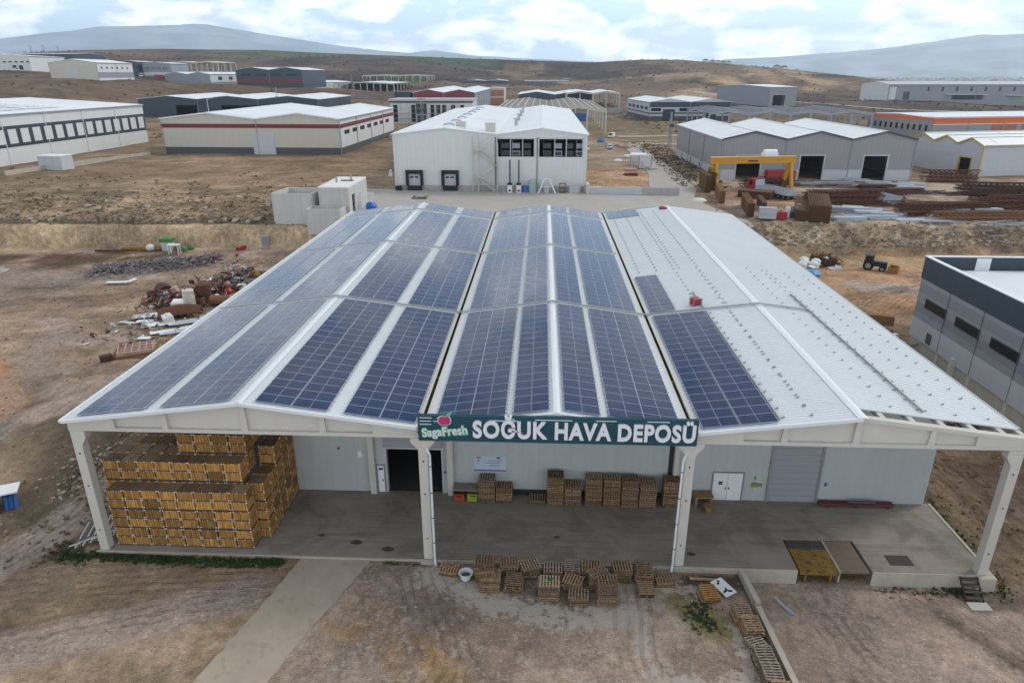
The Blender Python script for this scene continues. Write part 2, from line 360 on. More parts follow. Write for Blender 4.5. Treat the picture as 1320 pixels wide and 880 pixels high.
def low(x, y):
    z = -.12 - .25*sstep(20, 42, x)*(1-sstep(8, 12, y))
    right = sstep(42.25, 42.6, x)
    z = z*(1-right) + right*(-1.06)
    rs = sstep(58.3, 60.5, x)*(sstep(6, 50, y)*.85+.0)
    z = z + rs*right
    z = z + (sstep(9, 12, y)*(.0-z))*(1-sstep(-1,1,x-58))*(1-sstep(-3,0,-x))   # under the hall
    z = z + (fbm(x, y, 7, 5)-.5)*.5*sstep(1.0, 8, np.maximum(-x, x-59.5)) 
    # heaps of soil beside the track on the left
    for hx, hy, hr, hh in [(-6.2,8.5,3.2,.9),(-4.2,11.5,2.6,.8),(-9.5,13.5,3.5,1.0),(-14,22,5,.9),(-12,16,3.5,.8),(-17,28,4,.6),(64,26,4,.5),(66,36,4,.6)]:
        z = z + hh*np.exp(-((x-hx)**2+(y-hy)**2)/hr**2)*(.6+.8*fbm(x,y,1.6,8))
    return z
def ht(x, y):
    x = np.asarray(x, float); y = np.asarray(y, float)
    yb = np.interp(x, YBX, YBY) + (fbm(x, y*0, 6, 21)-.5)*2.0
    lo = low(x, y); up = upper(x, y)
    isl = 1-sstep(-10, 55, x)
    faceL = sstep(0, 1.3, y-yb)*.70 + .30*sstep(1.3, 15, y-yb)
    faceR = sstep(0, .6, y-yb)*.30 + .70*sstep(.8, 6.0, y-yb)
    f = faceL*isl + faceR*(1-isl)
    z = lo*(1-f)+up*f
    d = y-yb
    rub = sstep(.5,3,d)*(1-sstep(16,30,d))
    z = z + rub*(fbm(x, y, 2.2, 31)-.5)*1.0*(1-sstep(-3, 0, np.minimum(x+8, 62-x))*1.0)
    z = z + sstep(18,40,d)*(fbm(x, y, 14, 33)-.5)*.7*(1-sstep(-14,-6,x)*(1-sstep(62,70,x)))*(1-sstep(66,72,x)*(1-sstep(150,170,x))*(1-sstep(155,180,y)))
    return z
def hz(x, y): return float(ht(np.array([x]), np.array([y]))[0])

def axis(core, mids, grow, lim):
    a = list(core)
    for lo_, hi_, st in mids:
        if hi_ > a[-1]: a += list(np.arange(a[-1]+st, hi_, st))
        else: pass
    st = a[-1]-a[-2]
    while a[-1] < lim: st *= grow; a.append(a[-1]+st)
    return a
xp = axis(np.arange(22, 75, .36), [(75,190,1.1)], 1.07, 15000)
xn = axis(np.arange(-22, 30, .36), [(30,150,1.1)], 1.07, 15000)
xs = np.array(sorted(set([-v for v in xn]))); xs = np.concatenate([xs[xs < 21.9], np.array(xp)])
ys = np.array(axis(np.arange(-16, 4, .32), [(4,118,.66),(118,330,2.0)], 1.05, 15500)); ys = np.concatenate([[-120,-60,-30,-20], ys])
GX, GY = np.meshgrid(xs, ys)
GZ = ht(GX, GY)
def ground():
    nx, ny = len(xs), len(ys)
    v = np.stack([GX, GY, GZ], -1).reshape(-1, 3)
    i = np.arange(nx*ny).reshape(ny, nx)
    q = np.stack([i[:-1,:-1], i[:-1,1:], i[1:,1:], i[1:,:-1]], -1).reshape(-1, 4)
    me = bpy.data.meshes.new('ground')
    me.vertices.add(len(v)); me.vertices.foreach_set('co', v.ravel())
    me.loops.add(q.size); me.loops.foreach_set('vertex_index', q.ravel())
    me.polygons.add(len(q)); me.polygons.foreach_set('loop_start', np.arange(0, q.size, 4)); me.polygons.foreach_set('loop_total', np.full(len(q), 4))
    me.polygons.foreach_set('use_smooth', np.ones(len(q), bool)); me.update(); me.validate()
    x = v[:,0]; y = v[:,1]; n = len(v)
    yb = np.interp(x, YBX, YBY)
    C = np.zeros((n, 3)); C[:] = (.245,.18,.12)                   # tan earth
    K = np.zeros((n, 4))                                            # gravel, white crust, green, wet
    def paint(mask, col):
        mk = np.clip(mask, 0, 1)[:,None]; C[:] = C*(1-mk)+np.array(col)*mk
    def near_line(pts, wd, soft=.4):
        d = np.full(n, 1e9)
        for (ax, ay), (bx, by) in zip(pts[:-1], pts[1:]):
            ex, ey = bx-ax, by-ay; t = np.clip(((x-ax)*ex+(y-ay)*ey)/(ex*ex+ey*ey), 0, 1)
            d = np.minimum(d, np.hypot(x-ax-t*ex, y-ay-t*ey))
        return 1-sstep(wd*(1-soft), wd, d)
    n5 = fbm(x, y, 5, 1); n20 = fbm(x, y, 22, 2); n1 = fbm(x, y, 1.6, 4, 3); n60 = fbm(x, y, 60, 6); n200 = fbm(x, y, 220, 7)
    # far land: brown steppe with pale scars and darker scrub
    r = np.hypot(x-CAM.x, y-CAM.y)
    far = sstep(90, 130, y)
    paint(far, (.20,.148,.10)); paint(far*sstep(.5,.62,n20), (.245,.185,.125)); paint(far*sstep(.50,.62,fbm(x,y,9,12)), (.135,.105,.066))
    paint(far*sstep(.48,.56,fbm(x,y,35,13))*.8, (.19,.135,.085)); paint(sstep(300, 650, r)*.9, (.055,.039,.033)); paint(sstep(380,700,r)*sstep(.50,.56,n200), (.040,.030,.027)); paint(sstep(350,600,r)*sstep(.55,.6,fbm(x,y,120,15)), (.13,.095,.063)); paint(sstep(350,600,r)*sstep(.56,.6,fbm(x*.35,y*1.4,60,16))*.7, (.11,.08,.052))
    az = np.degrees(np.arctan2(x-CAM.x, y-CAM.y))
    paint(sstep(1090,1180,r)*(1-sstep(1500,1700,r))*sstep(-12.5,-11,az)*(1-sstep(-4.5,-2.5,az)), (.045,.075,.035))
    paint(sstep(1120,1230,r)*(1-sstep(1500,1700,r))*sstep(-26,-23,az)*(1-sstep(-13,-12,az))*.8, (.06,.08,.045))
    paint(near_line([(165,560),(195,640),(260,730),(330,800)], 60)*sstep(.4,.55,fbm(x,y,50,18)), (.30,.22,.14))
    paint(near_line([(80,780),(180,800),(240,760),(330,900)], 45)*sstep(.42,.55,fbm(x,y,60,19)), (.26,.19,.13))
    paint(sstep(1700,2500,r), (.12,.12,.11))
    # low yard left : tan, pinkish, gravelly
    L_ = (1-sstep(-2,1,x))*(1-sstep(-1,1,y-yb))
    paint(L_, (.265,.20,.148)); paint(L_*sstep(.48,.6,n20), (.33,.248,.18)); paint(L_*sstep(.52,.6,fbm(x,y,11,22)), (.30,.245,.21)); paint(L_*near_line([(-14,36),(-9,24),(-7,14),(-9,6)], 3.6)*sstep(.3,.5,n5), (.135,.105,.072)); paint(L_*near_line([(-30,28),(-20,18),(-12,12)], 4)*sstep(.42,.55,n5), (.15,.118,.082))
    paint(L_*near_line([(-70,33),(-42,30),(-31,25),(-26,19)], 7)*sstep(.25,.4,n5), (.36,.20,.105))
    paint(L_*near_line([(-75,72),(-55,74),(-40,80)], 7)*sstep(.3,.5,n5), (.12,.075,.055))
    paint(L_*near_line([(-52,73),(-46,76),(-40,77)], 2.2)*sstep(.3,.45,n5), (.075,.065,.03))
    paint(L_*near_line([(-80,62),(-60,66),(-45,60)], 7)*sstep(.3,.5,n5), (.27,.225,.20))
    K[:,3] = np.maximum(K[:,3], near_line([(-66,66.5),(-60,67.5)], 3.2))
    K[:,0] = np.maximum(K[:,0], L_*near_line([(-30,38),(-24,22),(-19,14)], 2.6)*.9)
    paint(L_*(1-sstep(.6,5,np.abs(x+3)))*sstep(-1,2,y), (.115,.088,.06))
    paint(L_*near_line([(-9,14),(-5,9),(-7,6),(-12,2)], 3.2)*.8, (.13,.105,.075))
    # track on the left, running forward
    tr = near_line([(-1.2,16),(-3.4,8),(-4.6,2.5),(-6.6,-3),(-12,-11)], 2.3, .45)
    paint(near_line([(-1.2,16),(-3.4,8),(-4.6,2.5),(-6.6,-3),(-12,-11)], 4.2, .4)*.8, (.12,.092,.064)); paint(tr, (.34,.272,.232)); K[:,0] = np.maximum(K[:,0], tr*.8)
    # front yard left of the ramp
    F1 = (1-sstep(-1.2,-.2,y))*(1-sstep(13,16,x+.37*y*0)) * sstep(-6,-3,x)
    paint(F1, (.185,.142,.10)); paint(F1*sstep(.5,.62,n5), (.25,.195,.145))
    g1 = near_line([(11,-3.6),(6,-6.2),(-2,-9.5),(-8,-13)], 2.1, .6)
    paint(g1, (.29,.232,.20)); K[:,0] = np.maximum(K[:,0], g1)
    K[:,2] = np.maximum(K[:,2], near_line([(-.5,-.3),(3,-.75),(10,-.9),(12,-.7)], .85, .7))
    K[:,2] = np.maximum(K[:,2], .8*near_line([(-3,.5),(-1,-1)], 1.2, .8))
    # centre yard: brown slab of packed earth with whitish crust
    F2 = (1-sstep(-.6,-.2,y))*sstep(15.2,16.6,x-.36*y)*(1-sstep(42,42.6,x))
    paint(F2, (.205,.165,.138)); paint(F2*sstep(.47,.6,n5), (.255,.208,.175)); paint(F2*near_line([(18,-5),(22,-7),(24,-10)], 2.2)*sstep(.4,.55,n1), (.235,.165,.10))
    K[:,0] = np.maximum(K[:,0], F2*near_line([(19,-2.5),(21.5,-5),(19,-9)], 1.7, .9)*.9)
    wc = near_line([(22.5,-1.6),(26,-3.6),(31,-4.8),(35,-4.2)], 1.9, .9)
    wc = np.maximum(wc, near_line([(34.6,-2.6),(35.3,-7)], .9, .9)); wc = np.maximum(wc, near_line([(35.5,-8.6),(38.5,-9.6),(41,-8.2),(41,-5)], 1.3, .9)); wc = np.maximum(wc, near_line([(37,-1.8),(39,-1.8)], .9,.9))
    K[:,1] = np.maximum(K[:,1], F2*np.maximum(wc, .27))
    K[:,2] = np.maximum(K[:,2], .75*near_line([(38.6,-3.6),(39.4,-4.6)], 1.2, .9)); K[:,2] = np.maximum(K[:,2], .4*near_line([(40,-7.5),(40.5,-9.5)], .9,.9))
    paint(F2*near_line([(38.3,-3.2),(39.8,-5)], 1.5), (.15,.13,.07)); paint(F2*near_line([(39,-1),(42,-1)], .8), (.085,.065,.05))
    # right gravel apron
    F3 = (1-sstep(-.4,.2,y))*sstep(42.4,42.9,x)
    paint(F3, (.285,.228,.195)); K[:,0] = np.maximum(K[:,0], F3*(.35+.65*near_line([(47.5,-1),(49,-6),(52,-12)], 3.4, .8)))
    paint(F3*near_line([(54,-2.6),(56,-6),(60,-12)], .6), (.125,.10,.08)); paint(F3*near_line([(57,-1),(64,0)], 1.6), (.105,.082,.068))
    K[:,2] = np.maximum(K[:,2], .6*near_line([(51,-.5),(54,-.6),(59,-1.2)], .5, .8))
    # right of the building
    RR = sstep(58.3,59.3,x)*(1-sstep(-1,1,y-yb))*sstep(-2,2,y)
    paint(RR, (.24,.175,.12)); paint(RR*sstep(.5,.6,n5), (.20,.15,.105)); paint(RR*(1-sstep(59.2,61.5,x)), (.105,.085,.06))
    K[:,2] = np.maximum(K[:,2], RR*near_line([(59,2),(59.2,9)], .9,.9)*.7)
    paint(RR*sstep(45,55,y), (.29,.185,.115)); paint(RR*near_line([(69,20),(72.5,44)], 2.4), (.13,.10,.065)); paint(RR*near_line([(78,66),(84,64)], 3.5), (.27,.23,.205))
    paint(RR*near_line([(80,80),(100,79)], 4), (.26,.20,.12))
    # banks : pale cut face, rubble above
    d = y-yb
    paint(sstep(-.6,-.1,d)*(1-sstep(1.6,2.4,d))*(1-sstep(-12,-8,x)), (.35,.275,.185)); paint(sstep(2.0,2.6,d)*(1-sstep(4.5,6.5,d))*(1-sstep(-24,-20,x)), (.085,.075,.055))
    up = sstep(5,7,d)*(1-sstep(30,50,d))*(1-sstep(-16,-10,x)); paint(up, (.215,.155,.10)); paint(up*sstep(.50,.57,n5), (.15,.112,.072)); paint(up*sstep(.53,.6,fbm(x,y,3.2,44)), (.28,.215,.15)); paint(up*near_line([(-95,104),(-60,112),(-30,118)], 5)*sstep(.4,.55,n5), (.13,.10,.06))
    K[:,1] = np.maximum(K[:,1], up*.12)
    rb = sstep(.4,.9,d)*(1-sstep(6,8,d))*sstep(58,62,x); paint(rb, (.25,.20,.14)); paint(rb*sstep(.52,.6,fbm(x,y,2.4,45)), (.17,.13,.095)); paint(rb*sstep(.57,.63,fbm(x,y,1.3,46)), (.34,.29,.22))
    paint(sstep(-.5,.0,d)*(1-sstep(.2,.5,d))*sstep(58,62,x), (.23,.175,.12)); paint(near_line([(94,88),(130,91)], 3)*sstep(.5,.6,n5), (.12,.085,.065))
    # scrap yard right on the terrace
    SY = sstep(66,68,x)*sstep(6.5,8,d)*(1-sstep(170,180,x))*(1-sstep(150,156,y)); paint(SY, (.33,.265,.215)); paint(SY*sstep(.5,.6,n5), (.27,.20,.15))
    paint(SY*near_line([(74,118),(84,104)], 7), (.30,.19,.13))
    # building plot right of the cold store
    PL = sstep(39,40,x)*(1-sstep(57,60,x))*sstep(117.5,119,y)*(1-sstep(230,250,y)); paint(PL, (.34,.235,.15)); paint(PL*sstep(.5,.6,n5), (.30,.20,.125)); paint(PL*sstep(150,190,y), (.27,.21,.165))
    vg = near_line([(66,150),(69,200),(70,232)], 5.5); paint(vg*sstep(.4,.55,n5), (.135,.105,.07)); K[:,2] = np.maximum(K[:,2], vg*.15)
    md = near_line([(56,275),(70,260),(95,300),(60,330),(90,340)], 26); paint(md*sstep(.4,.6,n20), (.20,.16,.09))
    gr = near_line([(120,430),(170,420),(205,400)], 18); paint(gr, (.10,.095,.05))
    # tyre marks
    for pts in ([(-70,44),(-45,50),(-28,56),(-20,62)], [(-70,40),(-45,46.5),(-28,53)], [(-75,20),(-50,30),(-30,40)], [(-62,57),(-45,57),(-30,62)], [(-4,-5),(3,-3.5),(10,-2)], [(-4,-7),(3,-4.7),(9,-2.8)], [(59.5,40),(61.5,20),(63,2)], [(61.5,40),(63.5,20),(65,2)], [(72,58),(90,66)], [(70,50),(78,60),(92,70)]):
        for o_ in (0, 1.7):
            p2 = [(a, b+o_) for a, b in pts]
            K[:,3] = K[:,3]; paint(near_line(p2, .5 if abs(pts[0][0]) < 20 else .75, .8)*.45*sstep(.3,.5,n5), (.125,.095,.068))
    # ruts: signed distance across a track and a mask
    RD = np.zeros(n); RMk = np.zeros(n)
    def rut(pts, wd):
        best = np.full(n, 1e9); sd = np.zeros(n)
        for (ax, ay), (bx, by) in zip(pts[:-1], pts[1:]):
            ex, ey = bx-ax, by-ay; l2 = ex*ex+ey*ey; t = np.clip(((x-ax)*ex+(y-ay)*ey)/l2, 0, 1)
            dd = np.hypot(x-ax-t*ex, y-ay-t*ey); s = ((x-ax)*ey-(y-ay)*ex)/math.sqrt(l2); mk = dd < best
            best = np.where(mk, dd, best); sd = np.where(mk, s, sd)
        m = 1-sstep(wd*.6, wd, best); up_ = m > RMk
        RD[:] = np.where(up_, sd, RD); RMk[:] = np.maximum(RMk, m)
    for pts, wd in [([(-14,-4.5),(-4,-4),(4,-2.6),(13,-1.7)],2.6),([(16,-1.2),(8,-4.6),(-2,-8.2),(-9,-12.5)],2.0),([(60,48),(61.8,25),(64,5),(66.5,-6)],4.0),([(-80,41),(-45,48.5),(-28,55),(-19,63)],5.5),([(-80,20),(-50,30),(-30,41),(-21,53)],5.0),
                    ([(-70,56.5),(-45,58),(-30,63.5)],4.0),([(54,-.5),(57,-6),(62,-13)],1.6),([(46.4,-1.5),(47.5,-7),(49,-13)],2.0),([(68,46),(80,60),(96,72)],5.0),([(-1.5,16),(-4,7),(-5.2,1.5),(-7,-4),(-12,-13)],1.9),([(22,-3),(24,-8),(23,-13)],2.5),([(35.2,-2),(34.8,-7),(36,-13)],1.8),([(41,125),(50,150),(56,180)],6),([(-60,120),(-30,135),(-8,160)],6)]: rut(pts, wd)
    ra = me.color_attributes.new('rut', 'FLOAT_COLOR', 'POINT'); ra.data.foreach_set('color', np.stack([RD*.05+.5, RMk, RMk*0, np.ones(n)], 1).ravel())
    ca = me.color_attributes.new('tint', 'FLOAT_COLOR', 'POINT'); ca.data.foreach_set('color', np.concatenate([C, np.ones((n,1))], 1).ravel())
    ka = me.color_attributes.new('zone', 'FLOAT_COLOR', 'POINT'); ka.data.foreach_set('color', K.ravel())
    o = bpy.data.objects.new('ground', me); COL.objects.link(o)
    m = bpy.data.materials.new('earth'); m.use_nodes = True; t = m.node_tree; b = t.nodes['Principled BSDF']; lk = t.links.new
    b.inputs['Specular IOR Level'].default_value = .2
    def nn(ty, **k):
        q = t.nodes.new(ty)
        for a, vv in k.items(): setattr(q, a, vv)
        return q
    def mm(op, a, bb=None, cc=None):
        q = nn('ShaderNodeMath', operation=op)
        for i_, vv in enumerate((a, bb, cc)):
            if vv is None: continue
            if isinstance(vv, (int, float)): q.inputs[i_].default_value = vv
            else: lk(vv, q.inputs[i_])
        return q.outputs[0]
    co = nn('ShaderNodeTexCoord').outputs['Object']
    def noise(s, det=6, ro=.6, sc=(1,1,1)):
        q = nn('ShaderNodeTexNoise'); q.inputs['Scale'].default_value = s; q.inputs['Detail'].default_value = det; q.inputs['Roughness'].default_value = ro
        if sc != (1,1,1):
            mpn = nn('ShaderNodeMapping'); mpn.inputs['Scale'].default_value = sc; lk(co, mpn.inputs[0]); lk(mpn.outputs[0], q.inputs['Vector'])
        else: lk(co, q.inputs['Vector'])
        return q.outputs[0]
    def rampf(v, a, c):
        q = nn('ShaderNodeMapRange'); q.inputs['From Min'].default_value = a; q.inputs['From Max'].default_value = c; lk(v, q.inputs[0]); return q.outputs[0]
    def mixc(f, a, c, bt='MIX'):
        q = nn('ShaderNodeMix', data_type='RGBA', blend_type=bt)
        if isinstance(f, (int, float)): q.inputs[0].default_value = f
        else: lk(f, q.inputs[0])
        for s_, vv in ((6,a),(7,c)):
            if isinstance(vv, tuple): q.inputs[s_].default_value = (*vv, 1)
            else: lk(vv, q.inputs[s_])
        return q.outputs[2]
    tint = nn('ShaderNodeVertexColor', layer_name='tint').outputs[0]
    zc = nn('ShaderNodeVertexColor', layer_name='zone'); zs = nn('ShaderNodeSeparateColor'); lk(zc.outputs[0], zs.inputs[0])
    big = noise(.16, 8, .68); mid = noise(1.1, 8, .7); fine = noise(9, 6, .75)
    def lay(v, lo_, hi_, a_=.34, c_=.66):
        q = nn('ShaderNodeMapRange'); q.inputs['From Min'].default_value = a_; q.inputs['From Max'].default_value = c_; q.inputs['To Min'].default_value = lo_; q.inputs['To Max'].default_value = hi_; q.clamp = False
        lk(v, q.inputs[0]); return q.outputs[0]
    f = mm('MULTIPLY', lay(big, .64, 1.36), lay(mid, .74, 1.26))
    f = mm('MULTIPLY', f, mm('MULTIPLY', lay(noise(3.3, 5, .7), .82, 1.18), lay(fine, .74, 1.26)))
    f = mm('MULTIPLY', f, mm('MULTIPLY', lay(noise(.022, 6, .65), .72, 1.28), lay(noise(.06, 5, .65, (.45,1.3,1)), .74, 1.26)))
    f = mm('MULTIPLY', f, lay(noise(27, 3, .7), .70, 1.30))
    geo = nn('ShaderNodeNewGeometry'); gs = nn('ShaderNodeSeparateXYZ'); lk(geo.outputs['Normal'], gs.inputs[0])
    steep = rampf(gs.outputs[2], .90, .62)
    strk = lay(noise(1.0, 6, .7, (1.7,1.7,.16)), .76, 1.24)
    f = mm('MULTIPLY', f, mm('ADD', mm('MULTIPLY', strk, steep), mm('SUBTRACT', 1.0, steep)))
    f = mm('MAXIMUM', f, .12)
    cc = nn('ShaderNodeCombineColor')
    for i_ in range(3): lk(f, cc.inputs[i_])
    col = mixc(1.0, tint, cc.outputs[0], 'MULTIPLY')
    hue = rampf(noise(.55, 6, .7), .36, .64)
    col = mixc(1.0, col, mixc(hue, (1.10,1.045,.99), (1.15,1.055,.95)), 'MULTIPLY')
    vor = nn('ShaderNodeTexVoronoi'); vor.inputs['Scale'].default_value = 5.5; lk(co, vor.inputs['Vector'])
    vs_ = nn('ShaderNodeSeparateColor'); lk(vor.outputs['Color'], vs_.inputs[0])
    peb = mixc(vs_.outputs[0], (.14,.115,.10), (.42,.36,.32))
    gm = mm('MULTIPLY', zs.outputs[0], rampf(noise(2.2, 7, .7), .30, .55))
    col = mixc(mm('MULTIPLY', gm, .62), col, peb)
    # scattered pale stones everywhere
    vor2 = nn('ShaderNodeTexVoronoi'); vor2.inputs['Scale'].default_value = .9; lk(co, vor2.inputs['Vector'])
    st = mm('MULTIPLY', mm('LESS_THAN', vor2.outputs['Distance'], .13), rampf(noise(.25, 4, .6), .48, .62))
    col = mixc(mm('MULTIPLY', st, .65), col, (.42,.37,.30))
    wm = rampf(mm('ADD', mm('MULTIPLY_ADD', noise(2.4, 7, .75), .55, mm('MULTIPLY', noise(.6, 8, .72), .5)), mm('MULTIPLY', zs.outputs[1], .20)), .615, .70)
    wm = mm('MULTIPLY', wm, mm('MINIMUM', mm('MULTIPLY', zs.outputs[1], 3.0), 1.0))
    col = mixc(mm('MULTIPLY', wm, .8), col, (.46,.415,.365))
    gn = rampf(mm('ADD', noise(2.6, 8, .75), mm('MULTIPLY', zs.outputs[2], .34)), .66, .78)
    gn = mm('MULTIPLY', gn, mm('MINIMUM', mm('MULTIPLY', zs.outputs[2], 3.0), 1.0))
    col = mixc(gn, col, mixc(fine, (.018,.035,.010), (.05,.075,.02)))
    rv = nn('ShaderNodeVertexColor', layer_name='rut'); rs_ = nn('ShaderNodeSeparateColor'); lk(rv.outputs[0], rs_.inputs[0])
    rd_ = mm('MULTIPLY', mm('SUBTRACT', rs_.outputs[0], .5), 20.0)
    rd_ = mm('ADD', rd_, mm('MULTIPLY', noise(.5, 3, .5), .9))
    b1 = mm('SINE', mm('MULTIPLY', rd_, 9.0)); b2 = mm('SINE', mm('MULTIPLY', rd_, 31.0))
    bands = mm('MULTIPLY_ADD', b2, .35, b1)
    rmask = mm('MULTIPLY', rs_.outputs[1], rampf(noise(.6, 5, .6), .38, .58))
    rutv = mm('MULTIPLY', rampf(bands, -.2, 1.1), rmask)
    col = mixc(mm('MULTIPLY', rutv, .55), col, mixc(1.0, col, (.45,.42,.40), 'MULTIPLY'))
    speck = nn('ShaderNodeTexVoronoi'); speck.inputs['Scale'].default_value = 3.2; lk(co, speck.inputs['Vector'])
    spc = mm('MULTIPLY', mm('LESS_THAN', speck.outputs['Distance'], .17), rampf(noise(.8, 5, .7), .50, .60))
    sps = nn('ShaderNodeSeparateColor'); lk(speck.outputs['Color'], sps.inputs[0])
    col = mixc(mm('MULTIPLY', spc, .6), col, mixc(sps.outputs[0], (.09,.07,.05), (.44,.385,.31)))
    lk(col, b.inputs['Base Color'])
    wet = rampf(mm('ADD', mm('MULTIPLY', zc.outputs[1], 1.0), mm('MULTIPLY', mid, .5)), .75, .95)
    lk(mm('MULTIPLY_ADD', wet, -.85, .93), b.inputs['Roughness'])
    bp = nn('ShaderNodeBump'); bp.inputs['Strength'].default_value = .8; bp.inputs['Distance'].default_value = .22
    hh = mm('SUBTRACT', mm('ADD', mid, mm('MULTIPLY', fine, .45)), mm('MULTIPLY', rutv, .35)); hh = mm('MULTIPLY', hh, mm('SUBTRACT', 1.0, wet))
    lk(hh, bp.inputs['Height']); lk(bp.outputs[0], b.inputs['Normal'])
    me.materials.append(m)
    return struct(o)
ground()

def drape(name, pts, wd, m, lift=.06, step=3.0):
    """a strip of road laid over the terrain"""
    mb = MB(); P = []
    for (ax, ay), (bx, by) in zip(pts[:-1], pts[1:]):
        k = max(1, int(math.hypot(bx-ax, by-ay)/step))
        P += [(ax+(bx-ax)*i/k, ay+(by-ay)*i/k) for i in range(k)]
    P.append(pts[-1]); rows = []; nc = 7
    for i, (px, py) in enumerate(P):
        a = P[max(0,i-1)]; c = P[min(len(P)-1,i+1)]; dx, dy = c[0]-a[0], c[1]-a[1]; l = math.hypot(dx, dy) or 1
        wi = wd if not isinstance(wd, (list,tuple)) else np.interp(i/(len(P)-1), np.linspace(0,1,len(wd)), wd)
        rows.append([(px+dy/l*wi*(j/(nc-1)-.5), py-dx/l*wi*(j/(nc-1)-.5)) for j in range(nc)])
    A = np.array(rows); Z = ht(A[...,0], A[...,1])
    zmax = np.maximum(Z, np.maximum(np.roll(Z,1,1), np.roll(Z,-1,1)))
    mb.v = [(A[i,j,0], A[i,j,1], Z[i,j]+lift) for i in range(A.shape[0]) for j in range(nc)]
    for i in range(A.shape[0]-1):
        for j in range(nc-1): mb.f.append((i*nc+j, (i+1)*nc+j, (i+1)*nc+j+1, i*nc+j+1)); mb.m.append(0)
    return struct(mb.build(name, m, smooth=True))
road_m = mat('road_surface', (.37,.335,.30), .9, var=.16, scale=.9, bump=.2, dirt=((.27,.23,.19),.56))
drape('service_road', [(58.5,106),(57.5,116),(60,128),(62,150),(62.5,190),(62,235)], [9,11,8,7,6.5,6], road_m, .10)
drape('cross_road', [(62,236),(78,234),(110,236),(125,250)], 5, road_m, .14)
drape('hill_road', [(300,440),(255,470),(215,520),(185,570),(170,640)], 7, mat('dirt_road', (.36,.32,.27), .9, var=.15), .25, 6)
drape('dirt_road', [(60,262),(85,268),(110,300),(125,345)], 6, MATS['dirt_road'], .15)
# apron of the cold store
def apron():
    mb = MB(); nx, ny = 40, 16; P = {}
    for i in range(nx+1):
        for j in range(ny+1):
            y_ = 89+ (121-89)*j/ny; x0 = -16.5 + (j/ny)*5.5; x1 = 68 - 9*(j/ny)**1.0
            x_ = x0+(x1-x0)*i/nx; P[i,j] = len(mb.v); mb.v.append((x_, y_, hz(x_, y_)+.09))
    for i in range(nx):
        for j in range(ny): mb.f.append((P[i,j],P[i+1,j],P[i+1,j+1],P[i,j+1])); mb.m.append(0)
    struct(mb.build('concrete_apron', mat('apron', (.37,.345,.315), .9, var=.14, scale=.8, bump=.15, dirt=((.29,.26,.225),.57)), smooth=True))
apron()

# ------------------------------------------------------------------ distant mountains and city
def mountain(name, az0, az1, r0, r1, prof, col, seed, base=-30):
    na, nr = 260, 46; mb = MB()
    a = np.linspace(az0, az1, na); t = np.linspace(0, 1, nr)
    A, T = np.meshgrid(a, t); rr = r0+(r1-r0)*T
    X = CAM.x+rr*np.sin(np.radians(A)); Y = CAM.y+rr*np.cos(np.radians(A))
    crest = np.interp(A, [p[0] for p in prof], [p[1] for p in prof])
    tc_ = .62
    up = np.where(T < tc_, (T/tc_)**1.25, 1-((T-tc_)/(1-tc_))**1.3*.9)
    rid = 1-np.abs(fbm(X, Y, 2600, seed, 6)-.5)*2
    Z = base+(crest-base)*up*(1-.0*T) + (rid-.78)*(crest-base)*.55*np.sin(np.pi*np.clip(T/tc_,0,1))*(T < tc_) + (fbm(X,Y,700,seed+3,5)-.5)*(crest-base)*.10
    mb.v = [tuple(p) for p in np.stack([X,Y,Z],-1).reshape(-1,3)]
    for j in range(nr-1):
        for i in range(na-1): k = j*na+i; mb.f.append((k,k+1,k+na+1,k+na)); mb.m.append(0)
    m = bpy.data.materials.new(name+'_haze_pale_rock'); m.use_nodes = True; tt = m.node_tree; bb = tt.nodes['Principled BSDF']; bb.inputs['Roughness'].default_value = 1; bb.inputs['Specular IOR Level'].default_value = 0
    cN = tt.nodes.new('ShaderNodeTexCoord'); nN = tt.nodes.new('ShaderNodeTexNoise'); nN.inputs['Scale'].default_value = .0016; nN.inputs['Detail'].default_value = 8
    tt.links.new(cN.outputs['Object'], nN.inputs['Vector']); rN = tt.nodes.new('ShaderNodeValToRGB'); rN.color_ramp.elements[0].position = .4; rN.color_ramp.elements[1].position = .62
    rN.color_ramp.elements[0].color = (*[c*.6 for c in col],1); rN.color_ramp.elements[1].color = (*[c*1.5 for c in col],1)  # takes the pale base colour, which carries part of the haze
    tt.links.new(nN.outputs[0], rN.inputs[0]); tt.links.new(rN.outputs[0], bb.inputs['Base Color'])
    return struct(mb.build(name, m, smooth=True))
def el(px_y, r): return CAM.z + r*math.tan(R(-(21.348-math.degrees(math.atan((440-px_y)/881.4)))))
RM = 14000
lp = [(-62,50),(-45,58),(-37.2,60),(-33,50),(-31.5,45),(-28.2,40),(-24.5,40),(-20.3,50),(-16.3,60),(-12.5,68),(-10.5,70),(-8.4,66),(-6,72),(-2.4,76),(3.6,80),(8,86)]
mountain('mountain', -64, 9, 9500, 15800, [(a, el(y_, RM)) for a, y_ in lp], (.25,.25,.255), 51)  # base colour lightened to add to the haze fade
rp = [(8,86),(11.5,82),(14,78),(17.2,76),(19.9,72),(23.5,68),(26,62),(29.5,55),(33,54),(38,50),(46,56),(62,60)]
mountain('mountain', 7, 64, 10500, 15800, [(a, el(y_, RM+200)) for a, y_ in rp], (.31,.295,.28), 57)  # paler still, part of the distance haze is in this colour
